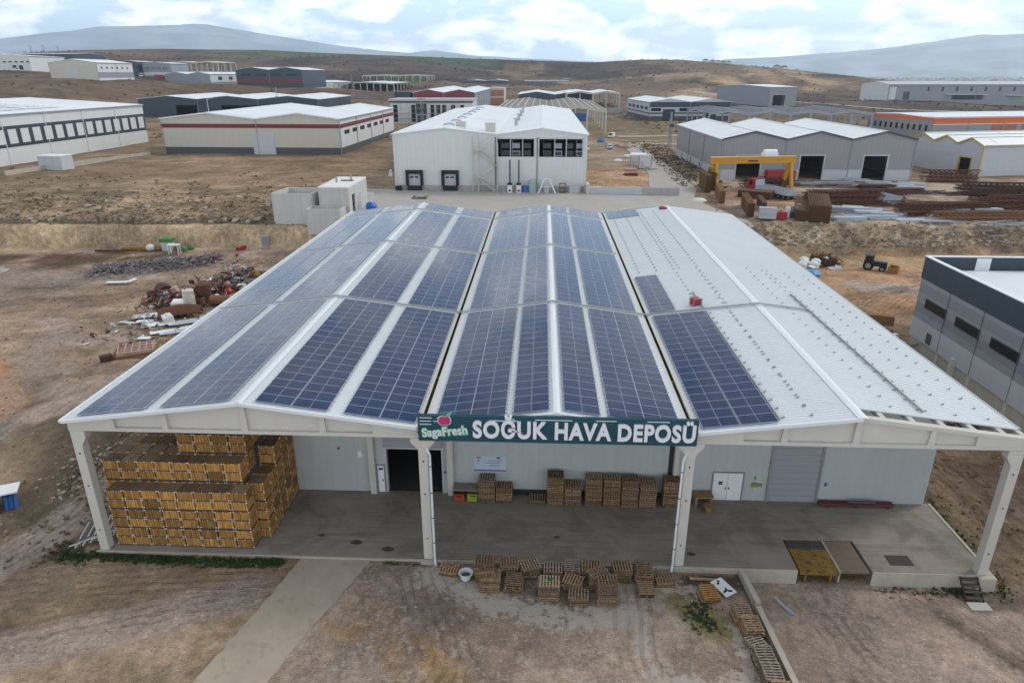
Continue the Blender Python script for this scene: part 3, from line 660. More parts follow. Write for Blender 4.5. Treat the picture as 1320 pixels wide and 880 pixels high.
def city():
    mb = MB(); rnd = random.Random(3)
    for k in range(4200):
        az = R(rnd.uniform(16, 46)); r = rnd.uniform(2500, 7500)
        if vnoise(np.array([az*14.0]), np.array([r/700.0]), 5)[0] < .35: continue
        x_, y_ = CAM.x+r*math.sin(az), CAM.y+r*math.cos(az); s = rnd.uniform(9, 22); h = rnd.choice([8,10,12,14,16,22,30])*.9
        mb.cbox((x_,y_,-24+h/2), (s,s,h+6), rnd.uniform(0,1.5), rnd.choice([0,0,0,1,1,2]))
    for x_, y_ in [(2330,3650),(2460,3700)]: mb.cbox((x_,y_,-14), (150,60,30), .2, 3)
    o = mb.build('far_city', [mat('city_pale', (.55,.53,.5), .9, var=.1, scale=.01), mat('city_tan', (.42,.35,.28), .9, var=.1, scale=.01), mat('city_roof', (.34,.16,.11), .9, var=.1, scale=.01), mat('city_pink', (.38,.06,.12), .9, var=.05)])
    stuff(tag(o, 'hazy distant city of small pale blocks spread below the mountains', 'city'))
city()

# ------------------------------------------------------------------ haze
hb = MB(); hb.box(-16500, 16500, -400, 16500, -120, 1000)
hm = bpy.data.materials.new('haze_air'); hm.use_nodes = True; ht_ = hm.node_tree; ht_.nodes.clear()
ho = ht_.nodes.new('ShaderNodeOutputMaterial'); hv = ht_.nodes.new('ShaderNodeVolumePrincipled')
hv.inputs['Color'].default_value = (.72,.86,1.0,1); hv.inputs['Density'].default_value = 1.05e-4; hv.inputs['Anisotropy'].default_value = 0.55
ht_.links.new(hv.outputs[0], ho.inputs['Volume'])
hz_o = stuff(hb.build('haze', hm))

# walls with openings
def wall_sheet(mb, u0, u1, z0, top, holes, place, mi=0):
    cuts = sorted(set([u0,u1]+[h[0] for h in holes]+[h[1] for h in holes]+[c for c in getattr(top,'cuts',[]) if u0 < c < u1]))
    for a, b in zip(cuts[:-1], cuts[1:]):
        hs = sorted([h for h in holes if h[0] <= a+1e-6 and h[1] >= b-1e-6], key=lambda h: h[2]); z = z0
        for h in hs:
            if h[2] > z+1e-4: mb.add([place(a,z),place(b,z),place(b,h[2]),place(a,h[2])], [(0,1,2,3)], mi)
            z = h[3]
        mb.add([place(a,z),place(b,z),place(b,top(b)),place(a,top(a))], [(0,1,2,3)], mi)
class Top:
    def __init__(s, f, cuts): s.f = f; s.cuts = cuts
    def __call__(s, u): return s.f(u)
def ordn(n): return ORD[n] if n <= 20 else 'twenty-'+ORD[n-20]

# ------------------------------------------------------------------ other buildings
M['rooflight'] = mat('rooflight_sheet', (.50,.56,.60), .35, var=.08, scale=2)
def shed(label, loc, rz, w_, d_, eave, gables=1, rise=1.4, wall='white_panel', roof='roof_white', axis='y', name='warehouse', plinth=None,
         bands=(), openings=(), group=None, right=None, left=None, trim=None, deep=1.5, over=.3, widths=None):
    """box building; local x along the front, y into depth; openings: (side, u0, u1, z0, z1, kind, material)"""
    b = empty(name, loc, R(rz), label, name.replace('_', ' '), group)
    span = w_ if axis == 'y' else d_
    if widths is None: widths = [span/gables]*gables
    es = [0]
    for q in widths: es.append(es[-1]+q*span/sum(widths))
    cuts = []
    for k in range(gables): cuts += [es[k], (es[k]+es[k+1])/2]
    def prof(u):
        for k in range(gables):
            if u <= es[k+1]+1e-6: m_ = (es[k]+es[k+1])/2; return eave+rise*(1-abs(u-m_)/((es[k+1]-es[k])/2))
        return eave
    gab = Top(prof, cuts); flat = Top(lambda u: eave, [])
    ft, st_ = (gab, flat) if axis == 'y' else (flat, gab)
    pl = {'front': lambda u,z: (u,0,z), 'back': lambda u,z: (w_-u,d_,z), 'right': lambda u,z: (w_,u,z), 'left': lambda u,z: (0,d_-u,z)}
    ln = {'front': w_, 'back': w_, 'right': d_, 'left': d_}
    mats_ = [M[wall], M[right or wall], M[left or wall]]; mb = MB()
    for sd in ('front','back','right','left'):
        hs = []
        for o_ in openings:
            if o_[0] == sd and o_[5] == 'hole': hs.append((o_[1],o_[2],o_[3],o_[4]) if sd != 'left' else (d_-o_[2],d_-o_[1],o_[3],o_[4]))
        wall_sheet(mb, 0, ln[sd], -deep, ft if sd in ('front','back') else (st_ if sd == 'right' else Top(lambda u: st_(d_-u), [d_-c for c in cuts] if axis == 'x' else [])), hs, pl[sd], {'right':1,'left':2}.get(sd,0))
    mb.build('wall', mats_, b)
    rb_ = MB()
    for k in range(gables):
        m_ = (es[k]+es[k+1])/2
        for a, c in ((es[k],m_),(m_,es[k+1])):
            a2 = a-(over if a == 0 else 0); c2 = c+(over if abs(c-span) < 1e-6 else 0); za, zc_ = prof(max(a,0))-(a-a2)*rise/max(m_-es[k],.1), prof(min(c,span))-(c2-c)*rise/max(m_-es[k],.1)
            if axis == 'y': vs_ = [(a2,-over,za),(c2,-over,zc_),(c2,d_+over,zc_),(a2,d_+over,za)]
            else: vs_ = [(-over,a2,za),(-over,c2,zc_),(w_+over,c2,zc_),(w_+over,a2,za)]
            v8 = [(p[0],p[1],p[2]+.02) for p in vs_]+[(p[0],p[1],p[2]+.22) for p in vs_]
            rb_.add(v8, [(0,3,2,1) if axis == 'y' else (0,1,2,3), (4,5,6,7) if axis == 'y' else (7,6,5,4), (0,1,5,4),(1,2,6,5),(2,3,7,6),(3,0,4,7)])
    rf_ = rb_.build('roof', M[roof], b)
    if w_ > 20 and d_ > 20:
        pm_ = M['steel_grey'] if wall != 'white_panel' else M['pvc']
        def gt_(p, q): m1 = MB(); m1.bar(p, q, .28, .26); m1.build('gutter', M['steel_grey'], b)
        def dp_(p, q): m1 = MB(); m1.bar(p, q, .16); m1.build('downpipe', pm_, b)
        if axis == 'y':
            for xx in (-over-.12, w_+over+.12): gt_((xx,0,eave-.02),(xx,d_,eave-.02))
            sides = [w_+.12] if loc[0] < CAM.x else [-.12]
            for xx in sides:
                for q in range(1, max(2,int(d_/16))): dp_((xx,d_*q/max(2,int(d_/16)),-.5),(xx,d_*q/max(2,int(d_/16)),eave-.1))
            for xx in (.25, w_-.25): dp_((xx,-.13,-.5),(xx,-.13,eave-.1))
            for k in range(1, gables): dp_((es[k],-.13,-.5),(es[k],-.13,eave-.1))
        else:
            gt_((0,-over-.12,eave-.02),(w_,-over-.12,eave-.02))
            for q in range(1, max(2,int(w_/16))): dp_((w_*q/max(2,int(w_/16)),-.13,-.5),(w_*q/max(2,int(w_/16)),-.13,eave-.1))
        rc = MB()
        for k in range(gables):
            m_ = (es[k]+es[k+1])/2; ln_ = d_ if axis == 'y' else w_; n_ = int(ln_/9)
            if axis == 'y': rc = MB(); rc.bar((m_,-over,prof(m_)+.24),(m_,d_+over,prof(m_)+.24),.7,.08); rc.build('ridge_cap', M['ridge_white'], b)
            else: rc = MB(); rc.bar((-over,m_,prof(m_)+.24),(w_+over,m_,prof(m_)+.24),.7,.08); rc.build('ridge_cap', M['ridge_white'], b)
            for sg_ in (-1,1):
                hw_ = (es[k+1]-es[k])/2; a0, a1 = m_+sg_*hw_*.25, m_+sg_*hw_*.8
                for q in range(n_):
                    if (q*7+k*3) % 4: continue
                    y0 = ln_*(q+.4)/n_; v = []
                    for (u, yy) in ((a0,y0),(a1,y0),(a1,y0+1.1),(a0,y0+1.1)): v.append((u,yy,prof(u)+.245) if axis == 'y' else (yy,u,prof(u)+.245))
                    rl = MB(); rl.add(v, [(0,1,2,3)]); rl.build('rooflight', M['rooflight'], b)
    if trim:
        t_ = MB()
        for k in range(gables):
            m_ = (es[k]+es[k+1])/2
            for a, c in ((es[k],m_),(m_,es[k+1])):
                if axis == 'y': t_.bar((a,-over-.04,prof(a)+.05),(c,-over-.04,prof(c)+.05),.1,.42)
                else: t_.bar((-over-.04,a,prof(a)+.05),(-over-.04,c,prof(c)+.05),.1,.42); 
        if axis == 'x': t_.bar((0,-over-.04,eave+.03),(w_,-over-.04,eave+.03),.1,.4); t_.bar((-.05,-.06,0),(-.05,-.06,eave),.25)
        t_.build('roof_trim', M[trim], b)
    def slab(mb_, sd, u0, u1, z0, z1, t0, t1):
        if sd == 'front': mb_.box(u0,u1,-t1,-t0,z0,z1)
        elif sd == 'right': mb_.box(w_+t0,w_+t1,u0,u1,z0,z1)
        elif sd == 'left': mb_.box(-t1,-t0,u0,u1,z0,z1)
    if plinth:
        for sd in ('front','right','left'):
            if sd == 'left' and loc[0] < CAM.x: continue
            if sd == 'right' and loc[0]+w_ > CAM.x+30: continue
            hs = sorted([(o_[1],o_[2]) for o_ in openings if o_[0] == sd and o_[3] < plinth[0]]); u = 0
            mb = MB()
            for h0, h1 in hs: slab(mb, sd, u, h0, -deep, plinth[0], .003, .05); u = h1
            slab(mb, sd, u, ln[sd], -deep, plinth[0], .003, .05); mb.build('plinth', M[plinth[1]], b)
    for i_, (sd, z0, z1, m_) in enumerate(bands):
        mb = MB(); slab(mb, sd, -.03 if sd == 'front' else 0, ln[sd]+(.03 if sd == 'front' else 0), z0, z1, .003, .07); mb.build('wall_band', M[m_], b)
    for sd, u0, u1, z0, z1, kind, m_ in openings:
        if kind == 'hole':
            mb = MB(); t_ = .3
            for (a,c,e_,f_) in ((u0-t_,u0,z0,z1+t_),(u1,u1+t_,z0,z1+t_),(u0,u1,z1,z1+t_)): slab(mb, sd, a, c, e_, f_, -.4, .09)
            mb.build('door_frame', M[m_], b)
        else:
            nm = {'win':'window','door':'door','panel':'wall_panel','shutter':'roller_shutter','sky':'awning'}[kind]
            mb = MB(); slab(mb, sd, u0, u1, z0, z1, .004, .12 if kind != 'sky' else 3.0); mb.build(nm, M[m_], b)
    return b
def ww(sd, us, wd_, z0, z1, m_='glass', kind='win'): return [(sd, u, u+wd_, z0, z1, kind, m_) for u in us]

# left foreground
B1 = shed('huge white hall with dark window band and solar panels on its roof, left edge', (-205,124,6.4), -2.9, 85, 98, 13.0, 1, 2.2, right='white_panel',
     bands=[('right',4.4,10.0,'navy_panel')], openings=ww('right', np.arange(2.0,95,4.6), 3.0, 5.3, 9.1, 'white_panel', 'panel')+[('right',26,27.6,0,3,'door','dark_panel')])
mb = MB()
for j in range(4):
    for i in range(5): 
        xa = 46+i*6.6; mb.add([(xa,8+j*15,13.0+2.2*(1-(xa-42.5)/42.5)+.32),(xa+6,8+j*15,13.0+2.2*(1-(xa+6-42.5)/42.5)+.32),(xa+6,21+j*15,13.0+2.2*(1-(xa+6-42.5)/42.5)+.32),(xa,21+j*15,13.0+2.2*(1-(xa-42.5)/42.5)+.32)], [(0,1,2,3)], 0, [[(0,0),(3,0),(3,13),(0,13)]])
mb.build('solar_array', M['solar'], B1)
k1 = empty('site_cabin', (-103,142,6.3), -.05, 'small white cabin standing in front of the huge hall at the left edge', 'cabin')
mb = MB(); mb.box(0,6.5,0,4.5,-.8,3.4); mb.build('wall', M['lightgrey_panel'], k1); mb = MB(); mb.box(-.15,6.65,-.15,4.65,3.4,3.6); mb.build('roof', M['white_paint'], k1); mb = MB(); mb.box(2.2,3.2,-.05,-.003,0,2.2); mb.build('door', M['lightgrey_panel'], k1)
mb = MB(); mb.bar((-104,131,6.4),(-97,160,6.5),.3,2.0); mb.bar((-97,160,6.5),(-93,178,6.5),.3,1.6); o = mb.build('yard_wall', M['kerb_concrete']); tag(o, 'low concrete yard wall in front of the huge hall at the left edge', 'wall')
shed('long cream shed with dark red stripe, grey base and row of high side windows', (-90.6,182.8,6.2), -1.1, 57.2, 73, 10.6, 2, 1.7, wall='cream_panel', right='white_panel', trim='white_paint',
     plinth=(2.1,'charcoal'), bands=[('front',7.9,9.1,'red_band'),('right',7.9,9.1,'red_band')], widths=[1.15,1],
     openings=[('front',29,36,-.5,6.0,'shutter','lightgrey_panel')]+ww('right',np.arange(4,60,9.2),5.2,5.9,7.1))
shed('long dark hall with pale roof standing behind the cream red-striped shed', (-181,330,8), 0, 95, 62, 9.6, 3, 1.6, wall='navy_panel', roof='roof_white', plinth=(1.2,'charcoal'),
     openings=[('front',20,31,0,6.6,'hole','dark_panel'),('front',44,66,0,6.6,'hole','dark_panel')])
lp_ = empty('street_lamp', (-112,262,7), 0, 'tall pale street lamp in front of the long dark hall', 'street lamp')
mb = MB(); mb.tube((0,0,-.5),(0,0,13),.16,8,0,.1); mb.build('pole', M['white_paint'], lp_); mb = MB(); mb.bar((0,0,13),(2.0,0,13.4),.12); mb.box(1.6,2.6,-.2,.2,13.32,13.5); mb.build('lamp_head', M['white_paint'], lp_)
# left, on the rise
shed('beige gabled hall with white side wall on the rise at far left', (-300,440,27.3), 0, 33, 42, 9.4, 1, 2.2, wall='cream_panel', right='white_panel', plinth=None, bands=[('right',0,3.6,'bluegrey_panel')],
     openings=[('front',12,19,0,6,'door','lightgrey_panel')]+ww('right',np.arange(4,40,6),1.4,5.6,7.0), deep=4)
shed('grey twin-gabled shed with small white end and four windows on the rise', (-267,525,20.3), 0, 36, 92, 9.2, 2, 1.6, wall='bluegrey_panel', right='white_panel', bands=[('right',0,3.4,'bluegrey_panel')],
     openings=ww('right',[14,34,54,74],7,5,7.4), deep=4)
shed('white shed with small windows at the far left edge of the photo', (-412,490,32.7), 0, 64, 40, 9.2, 1, 1.6, openings=ww('front',np.arange(30,62,4.5),2.2,4.8,5.8)+[('front',50,53,0,3,'win','glass'),('front',55,58,0,3,'win','glass')], deep=5)
shed('long dark blue hall behind the white shed at far left', (-470,575,34), 0, 100, 45, 11.5, 1, 1.0, wall='navy_panel', roof='roof_grey', axis='x', bands=[('front',0,3.5,'rust_light')], deep=6)
shed('blue-grey office block beside red containers on the left rise', (-303,560,28.7), 0, 24, 30, 9, 1, 1.0, wall='bluegrey_panel', openings=ww('front',[2,7,12,17],3.6,4.6,6.4,'blueglass')+[('front',0,24,0,2.4,'panel','white_panel')], deep=4)
shed('narrow dark blue block between the beige hall and the blue-grey office', (-317,555,28.7), 0, 12, 26, 10.5, 1, .6, wall='navy_panel', deep=4)
shed('navy twin-gabled hall with white roof beyond the grey twin-gabled shed', (-212,529,23.3), 0, 53, 60, 9.4, 2, 1.8, wall='navy_panel', bands=[('front',0,2.6,'red_band')], openings=ww('front',[4,16,28,40],8,5.2,6.6), deep=4)
shed('white shed with one dark doorway and ribbed white side', (-214,600,12.8), -17, 37, 78, 9.8, 1, 1.3, wall='lightgrey_panel', right='white_panel', openings=[('front',14,24,0,7,'hole','lightgrey_panel')], deep=4)
def skeleton(label, loc, rz, w_, d_, eave, nx, ny, gables, rise, col='precast', roof=None, panels=None, name='building_frame'):
    b = empty(name, loc, R(rz), label, 'building frame')
    for i in range(nx+1):
        mb = MB()
        for j in (0, ny) if 0 < i < nx else range(ny+1): mb = MB(); mb.box(w_*i/nx-.35, w_*i/nx+.35, d_*j/ny-.35, d_*j/ny+.35, -3, eave); mb.build('column', M[col], b)
    es = [w_*k/gables for k in range(gables+1)]
    def prof(u):
        k = min(int(u/(w_/gables)), gables-1); m_ = (es[k]+es[k+1])/2; return eave+rise*(1-abs(u-m_)/(w_/gables/2))
    for j in range(ny+1):
        mb = MB()
        for k in range(gables):
            m_ = (es[k]+es[k+1])/2
            mb.bar((es[k],d_*j/ny,eave-.3),(m_,d_*j/ny,prof(m_)-.3),.5,.9); mb.bar((m_,d_*j/ny,prof(m_)-.3),(es[k+1],d_*j/ny,eave-.3),.5,.9)
        mb.build('roof_beam', M[col], b)
    if roof is None:
        mb = MB(); n_ = int(w_/3.2)
        for i in range(n_+1): u = w_*i/n_; mb.bar((u,0,prof(u)+.25),(u,d_,prof(u)+.25),.35,.35)
        mb.build('purlin', M[col], b)
    else:
        mb = MB()
        for k in range(gables):
            m_ = (es[k]+es[k+1])/2
            for a, c in ((es[k],m_),(m_,es[k+1])): mb.add([(a,-.4,prof(a)+.2),(c,-.4,prof(c)+.2),(c,d_+.4,prof(c)+.2),(a,d_+.4,prof(a)+.2),(a,-.4,prof(a)+.4),(c,-.4,prof(c)+.4),(c,d_+.4,prof(c)+.4),(a,d_+.4,prof(a)+.4)], [(0,3,2,1),(4,5,6,7),(0,1,5,4),(1,2,6,5),(2,3,7,6),(3,0,4,7)])
        mb.build('roof', M[roof], b)
    for (u0,u1,z0,z1,m_) in panels or []: mb = MB(); mb.box(u0,u1,.4,.6,z0,z1); mb.build('wall_panel', M[m_], b)
    return b
skeleton('open shed of pale columns under a white roof, beyond the cream shed', (-158,608,12.6), 0, 54, 80, 9.2, 9, 5, 1, 1.2, roof='roof_white')
skeleton('unfinished frame building with green wall panels far behind the open shed', (-155,703,17.6), 0, 66, 50, 10.5, 9, 3, 2, .8, col='concrete', panels=[(22,29,1,9,'green'),(31,38,1,9,'green'),(40,47,1,9,'green'),(49,56,1,9,'green')])
skeleton('white unfinished frame building on the rise behind the grey twin-gabled shed', (-321,640,27.5), 0, 46, 40, 12, 9, 3, 2, 1.0, roof='roof_white', col='valley')
# centre
B13 = shed('red-topped hall under construction with white office front and tall dark windows', (-38,335,7.2), 0, 32, 110, 13.6, 2, 1.5, wall='red_band', right='bluegrey_panel', roof='roof_white')
mb = MB(); mb.box(-7,33,-24,-.05,-2,10.4); f_ = mb.build('office_block', M['white_panel'], B13)
mb = MB(); mb.box(-7.6,33.6,-24.8,-.05,10.4,11.3); mb.build('office_roof', M['roof_grey'], B13)
mb = MB(); mb.box(-7.3,33.3,-24.3,-24.0,9.6,10.4); mb.build('fascia', M['charcoal'], B13)
for k, u in enumerate([-5.5,3.2,12.5,15.4,18.3,22.6,27.0]): mb = MB(); mb.box(u,u+2.0,-24.12,-24.003,.8,8.6); mb.build('window', M['glass'], B13)
mb = MB(); mb.box(5.6,10.8,-24.14,-24.003,4.2,9.2); mb.build('window', M['blueglass'], B13)
mb = MB(); mb.box(6.0,10.4,-24.14,-24.003,0,3.8); mb.build('door', M['dark_panel'], B13)
mb = MB(); mb.box(-9.5,-1,-.6,8,0,14); mb.build('stair_tower', M['dark_panel'], B13)
sc_ = empty('scaffolding', (-43,308.2,7.2), 0, 'grey scaffolding in front of the white office under construction', 'scaffolding')
mb = MB()
for u in np.arange(0,33,3.6): mb.bar((u,0,-1),(u,0,9.5),.14)
for z_ in (2.4,4.8,7.2,9.4): mb.bar((0,0,z_),(32.4,0,z_),.14)
mb.build('frame', M['rail_metal'], sc_); mb = MB(); mb.box(0,32.4,.1,1.0,4.85,4.95); mb.box(0,32.4,.1,1.0,2.4,2.5); mb.build('platform', M['wood_grey'], sc_)
shed('small unplastered brick building with concrete floors right of the red-topped hall', (-17,500,8.8), 0, 17, 30, 11, 1, .4, wall='brick', right='precast', bands=[('front',10,11.2,'precast'),('front',4.6,5.4,'precast')], roof='roof_grey', deep=3)
shed('dark twin-gabled hall far behind the brick building', (-60,771,13), 0, 49, 60, 9.6, 2, 1.4, wall='bluegrey_panel', bands=[('front',6.2,9.6,'navy_panel')], openings=ww('front',[4,14,28,38],6,2.5,4.5), deep=4)
shed('low navy hall with white twin-gabled roof behind the cold store', (10,514,7), 0, 56, 75, 8.2, 2, 2.0, wall='navy_panel', deep=4)
shed('navy block with flat white roof far beyond the frame buildings', (53,850,12), 0, 52, 50, 12, 1, .5, wall='navy_panel', axis='x', deep=5)
skeleton('pale concrete frame building with roof beams standing right behind the cold store', (8,279,5.4), 0, 48.6, 118, 9.6, 6, 7, 2, 1.6)
skeleton('small pale concrete frame with white roof behind the low navy hall', (46,489,7.3), 0, 38, 60, 9.4, 4, 3, 2, 1.4, roof='roof_white')
mb = MB(); mb.box(0,20,0,.5,0,4.5); o = mb.build('blue_sheeting', M['blue']); o.location = (33,350,5.6); tag(o, 'bright blue sheeting standing inside the pale frame building', 'sheeting')
mb = MB(); mb.box(62,80,430,431,5,9.5); o = mb.build('boundary_wall', M['block_wall']); tag(o, 'grey boundary wall between the concrete frame and the navy-banded shed', 'wall')
shed('long plain blue-grey hall far beyond the low navy hall', (-14,805,11), 0, 72, 40, 11, 1, .6, wall='bluegrey_panel', right='navy_panel', axis='x', roof='bluegrey_panel', deep=5)
B20 = shed('navy-banded white shed with twin gables and two dark doors in the open field', (86.5,356,6), 6, 45, 55, 9.6, 2, 1.7, wall='lightgrey_panel', roof='roof_white', plinth=(2.4,'charcoal'), left='lightgrey_panel',
     bands=[('front',7.0,9.7,'navy_panel'),('front',3.6,4.3,'navy_panel'),('left',3.6,4.3,'charcoal')], openings=[('front',7.5,14,-.2,6.0,'door','dark_panel'),('front',30,37,-.2,6.0,'door','dark_panel')]+ww('front',[1,16.5,23.5,38.5],5.4,5,6.6)+ww('left',[4,14,24,34,44],6,5.6,7.2))
shed('plain grey block with one dark doorway on the right hillside', (161.5,520,9.6), 0, 1, 1, 1) if False else None
shed('plain grey block with one dark doorway on the right hillside', (182,462,9.0), 20, 22, 62, 12.4, 1, 1.2, wall='grey_panel', left='bluegrey_panel', right='lightgrey_panel', axis='x', openings=[('front',3,13,0,7.5,'hole','lightgrey_panel')], deep=4)
B25 = shed('very long slate-grey hall with awnings at the far right', (302,552,10.8), 0, 170, 50, 11.2, 1, 2.0, wall='grey_panel', roof='roof_grey', axis='x', left='white_panel', bands=[('front',9.6,11.3,'bluegrey_panel')],
     openings=[('front',12,17,0,6,'door','charcoal'),('front',1,6,0,9.4,'panel','white_panel')]+ww('front',np.arange(30,165,11),1.6,6.4,9.4,'dark_panel','panel')+[('front',44,76,3.6,4.1,'sky','lightgrey_panel'),('front',92,104,3.0,3.4,'sky','lightgrey_panel'),('front',110,128,3.6,4.1,'sky','charcoal'),('front',130,150,3.0,3.4,'sky','lightgrey_panel'),('front',50,74,0,3.5,'door','dark_panel'),('front',112,126,0,3.5,'door','dark_panel')], deep=4)
# right
B22 = shed('grey three-gabled hall with three dark doorways facing the scrap yard', (75,147,3.8), 1.5, 49.6, 54, 10.4, 3, 1.9, wall='grey_panel', left='grey_panel', plinth=(2.9,'lightgrey_panel'), trim='charcoal',
     openings=[('front',4.3,10.4,-.2,6.4,'hole','lightgrey_panel'),('front',20.6,26.6,-.2,6.4,'hole','lightgrey_panel'),('front',36.8,42.8,-.2,6.4,'hole','lightgrey_panel')]+ww('left',[8,20,32,44],.7,.2,2.4))
skeleton('wide grey roof frame behind the three-gabled hall', (106,300,4.5), 0, 74, 50, 8.4, 8, 4, 4, 1.2, col='steel_grey')
mb = MB(); mb.box(0,34,0,.6,-2,8.6); o = mb.build('screen_wall', M['lightgrey_panel']); o.location = (78,208,4); tag(o, 'pale upright wall standing between the grey three-gabled hall and the roof frame', 'wall')
B23 = shed('grey hall with bright orange parapet and narrow windows at right', (197,279,2.6), 14, 90, 42, 9.4, 1, .8, wall='grey_panel', left='grey_panel', axis='x', bands=[('front',7.0,9.9,'orange_band'),('left',8.4,9.9,'orange_band'),('front',6.7,7.0,'white_paint')],
     openings=ww('left',np.arange(3,40,3.6),1.2,4.0,6.4)+[('front',30,43,2,6.6,'panel','brick'),('front',46,59,2,6.6,'panel','brick')])
B24 = shed('pale grey shed with yellow trim and zigzag roofline behind the scrap heaps', (146.6,157,3.6), 14, 70, 26, 8.3, 3, 1.7, wall='lightgrey_panel', left='lightgrey_panel', axis='x', trim='yellow_trim', openings=[('left',3.2,7.2,0,4.8,'hole','yellow_trim')])
# big navy building on the right
B26 = empty('office_warehouse', (73.1,41.6,-.3), 0, 'grey building with navy upper band and ribbon windows at the right edge', 'warehouse')
mb = MB(); LB, WB, HB = 66, 46, 10.7
mb.box(0,WB,-LB,0,1.3,HB-2.5); mb.build('wall', M['hband_panel'], B26)
mb = MB(); mb.box(.12,WB,-LB,-.1,-1.5,1.3); mb.build('plinth', M['kerb_concrete'], B26)
mb = MB(); mb.box(-.05,.0,-LB,0,1.3,3.6); mb.build('lower_panel', M['lightgrey_panel'], B26)
mb = MB(); mb.box(-.08,.25,-LB,.05,HB-2.5,HB); mb.box(.25,WB,-.25,.05,HB-2.5,HB); mb.build('parapet', M['navy_panel'], B26)
mb = MB(); mb.box(-.14,.32,-LB,.1,HB,HB+.1); mb.box(.32,WB,-.3,.1,HB,HB+.1); mb.build('coping', M['white_paint'], B26)
mb = MB(); mb.add([(.3,-.3,HB-1.5),(.3,-LB,HB-1.5),(23,-LB,HB-.2),(23,-9,HB-.2),(WB,-.3,HB-1.5),(WB,-LB,HB-1.5)], [(0,1,2,3),(3,2,5,4),(0,3,4)]); mb.build('roof', M['roof_white'], B26)
for k, u in enumerate((5.5,17.5)): mb = MB(); mb.box(u,u+1.6,-.34,-.25,HB-1.5,HB-.1); mb.build('parapet_panel', M['white_paint'], B26)
for k in range(7):
    y_ = -1.9-k*6.1
    mb = MB(); 
    for (a,c,e_,f_) in ((y_-4.3,y_,5.2,5.28),(y_-4.3,y_,6.22,6.3),(y_-4.3,y_-4.22,5.28,6.22),(y_-.08,y_,5.28,6.22)): mb.box(-.09,-.002,a,c,e_,f_)
    f_ = mb.build('window', M['charcoal'], B26); mb = MB(); mb.box(-.05,-.002,y_-4.22,y_-.08,5.28,6.22); mb.build('pane', M['glass'], f_)
for k in range(1,8): mb = MB(); mb.box(.0,.45,-k*6.1-.2,-k*6.1+.2,-1.5,1.3); mb.build('plinth_pier', M['precast'], B26)
for k in range(1,8): mb = MB(); mb.box(-.06,-.051,-k*6.1-.04,-k*6.1+.04,1.3,HB-2.5); mb.build('panel_joint', M['charcoal'], B26)
mb = MB(); mb.box(-.14,-.051,-4.6,-3.7,1.6,2.8); mb.build('vent', M['charcoal'], B26)
mb = MB(); mb.box(-.3,.1,-9.6,-9.0,-1.5,2.0); mb.build('wall_post', M['precast'], B26)

# cold store behind the hall
CS = shed('white cold store with two loading docks, outside stairs and plant openings', (-4.3,120.3,5), 0, 43.3, 118, 12.25, 2, 1.3, wall='white_panel', roof='roof_white', widths=[23.3,20], plinth=None,
     openings=[('front',23.4,31.5,7.6,11.4,'hole','lightgrey_panel'),('front',32.7,42.2,7.6,11.4,'hole','lightgrey_panel')])
mb = MB(); mb.box(.1,43.2,-.06,-.004,-1,1.25); mb.build('plinth', M['block_wall'], CS)
for u in (2.6,10.7):
    mb = MB(); mb.box(u,u+.62,-.7,-.07,1.2,4.6); mb.box(u+3.3,u+3.92,-.7,-.07,1.2,4.6); mb.box(u+.62,u+3.3,-.7,-.07,3.8,4.6); o = mb.build('dock_seal', M['black'], CS)
    mb = MB(); mb.box(u+.3,u+3.6,-.9,-.07,.0,1.15); mb.build('dock_bumper', M['black'], o)
    mb = MB(); mb.box(u+.62,u+3.3,-.14,-.07,1.2,3.8); dd = mb.build('dock_door', M['lightgrey_panel'], CS)
    for q in (.95,2.05): mb = MB(); mb.box(u+q,u+q+.7,-.18,-.141,2.85,3.2); mb.build('door_window', M['glass'], dd)
# plant inside the openings
for u0, n_ in ((23.8,3),(33.2,4)):
    for k in range(n_):
        x_ = u0+.3+k*2.45
        mb = MB(); mb.box(x_,x_+1.9,1.0,2.6,7.7,8.8); mb.box(x_+.1,x_+1.8,1.2,2.6,9.3,10.4); mb.box(x_+.05,x_+.15,.9,1.0,7.7,11.2); o = mb.build('condenser_unit', M['steel_grey'] if k % 2 else M['charcoal'], CS)
        mb = MB(); mb.box(x_+.2,x_+1.7,.93,.998,7.9,8.6); mb.build('grille', M['blueglass'], o)
for x_ in (26.2,28.9,36.0,38.6): mb = MB(); mb.box(x_,x_+.18,-.02,.2,7.6,11.4); mb.build('opening_post', M['lightgrey_panel'], CS)
for x_ in (23.0, 32.25): mb = MB(); mb.box(x_-.07,x_+.07,-.22,-.08,1.3,11.8); mb.build('downpipe', M['charcoal'], CS)
stc = empty('outside_stairs', (9.4+4.2,119.0,5), 0, 'cream steel zigzag stairs on the front of the white cold store', 'stairs')
mb = MB()
for x_ in (0,1.3,4.6,5.6):
    for y_ in (-.9,.9): mb.bar((x_,y_,-.5),(x_,y_,12.2 if x_ < 2 else 10.5),.12)
mb.build('post', M['valley'], stc)
for k, (a, b_) in enumerate([((5.0,.5,0.2),(1.2,.5,2.9)),((1.2,-.5,3.0),(5.0,-.5,5.9)) ,((5.0,.5,6.0),(1.2,.5,8.9)),((1.2,-.5,9.0),(5.0,-.5,11.8))]):
    mb = MB()
    for s in (-.4,.4): mb.bar((a[0],a[1]+s,a[2]),(b_[0],b_[1]+s,b_[2]),.08,.28)
    for i in range(12): t_ = i/11; mb.box(a[0]+(b_[0]-a[0])*t_-.12, a[0]+(b_[0]-a[0])*t_+.12, a[1]-.38, a[1]+.38, a[2]+(b_[2]-a[2])*t_, a[2]+(b_[2]-a[2])*t_+.05)
    for s in (-.4,.4): mb.bar((a[0],a[1]+s,a[2]+1.0),(b_[0],b_[1]+s,b_[2]+1.0),.06)
    mb.build('flight', M['valley'], stc)
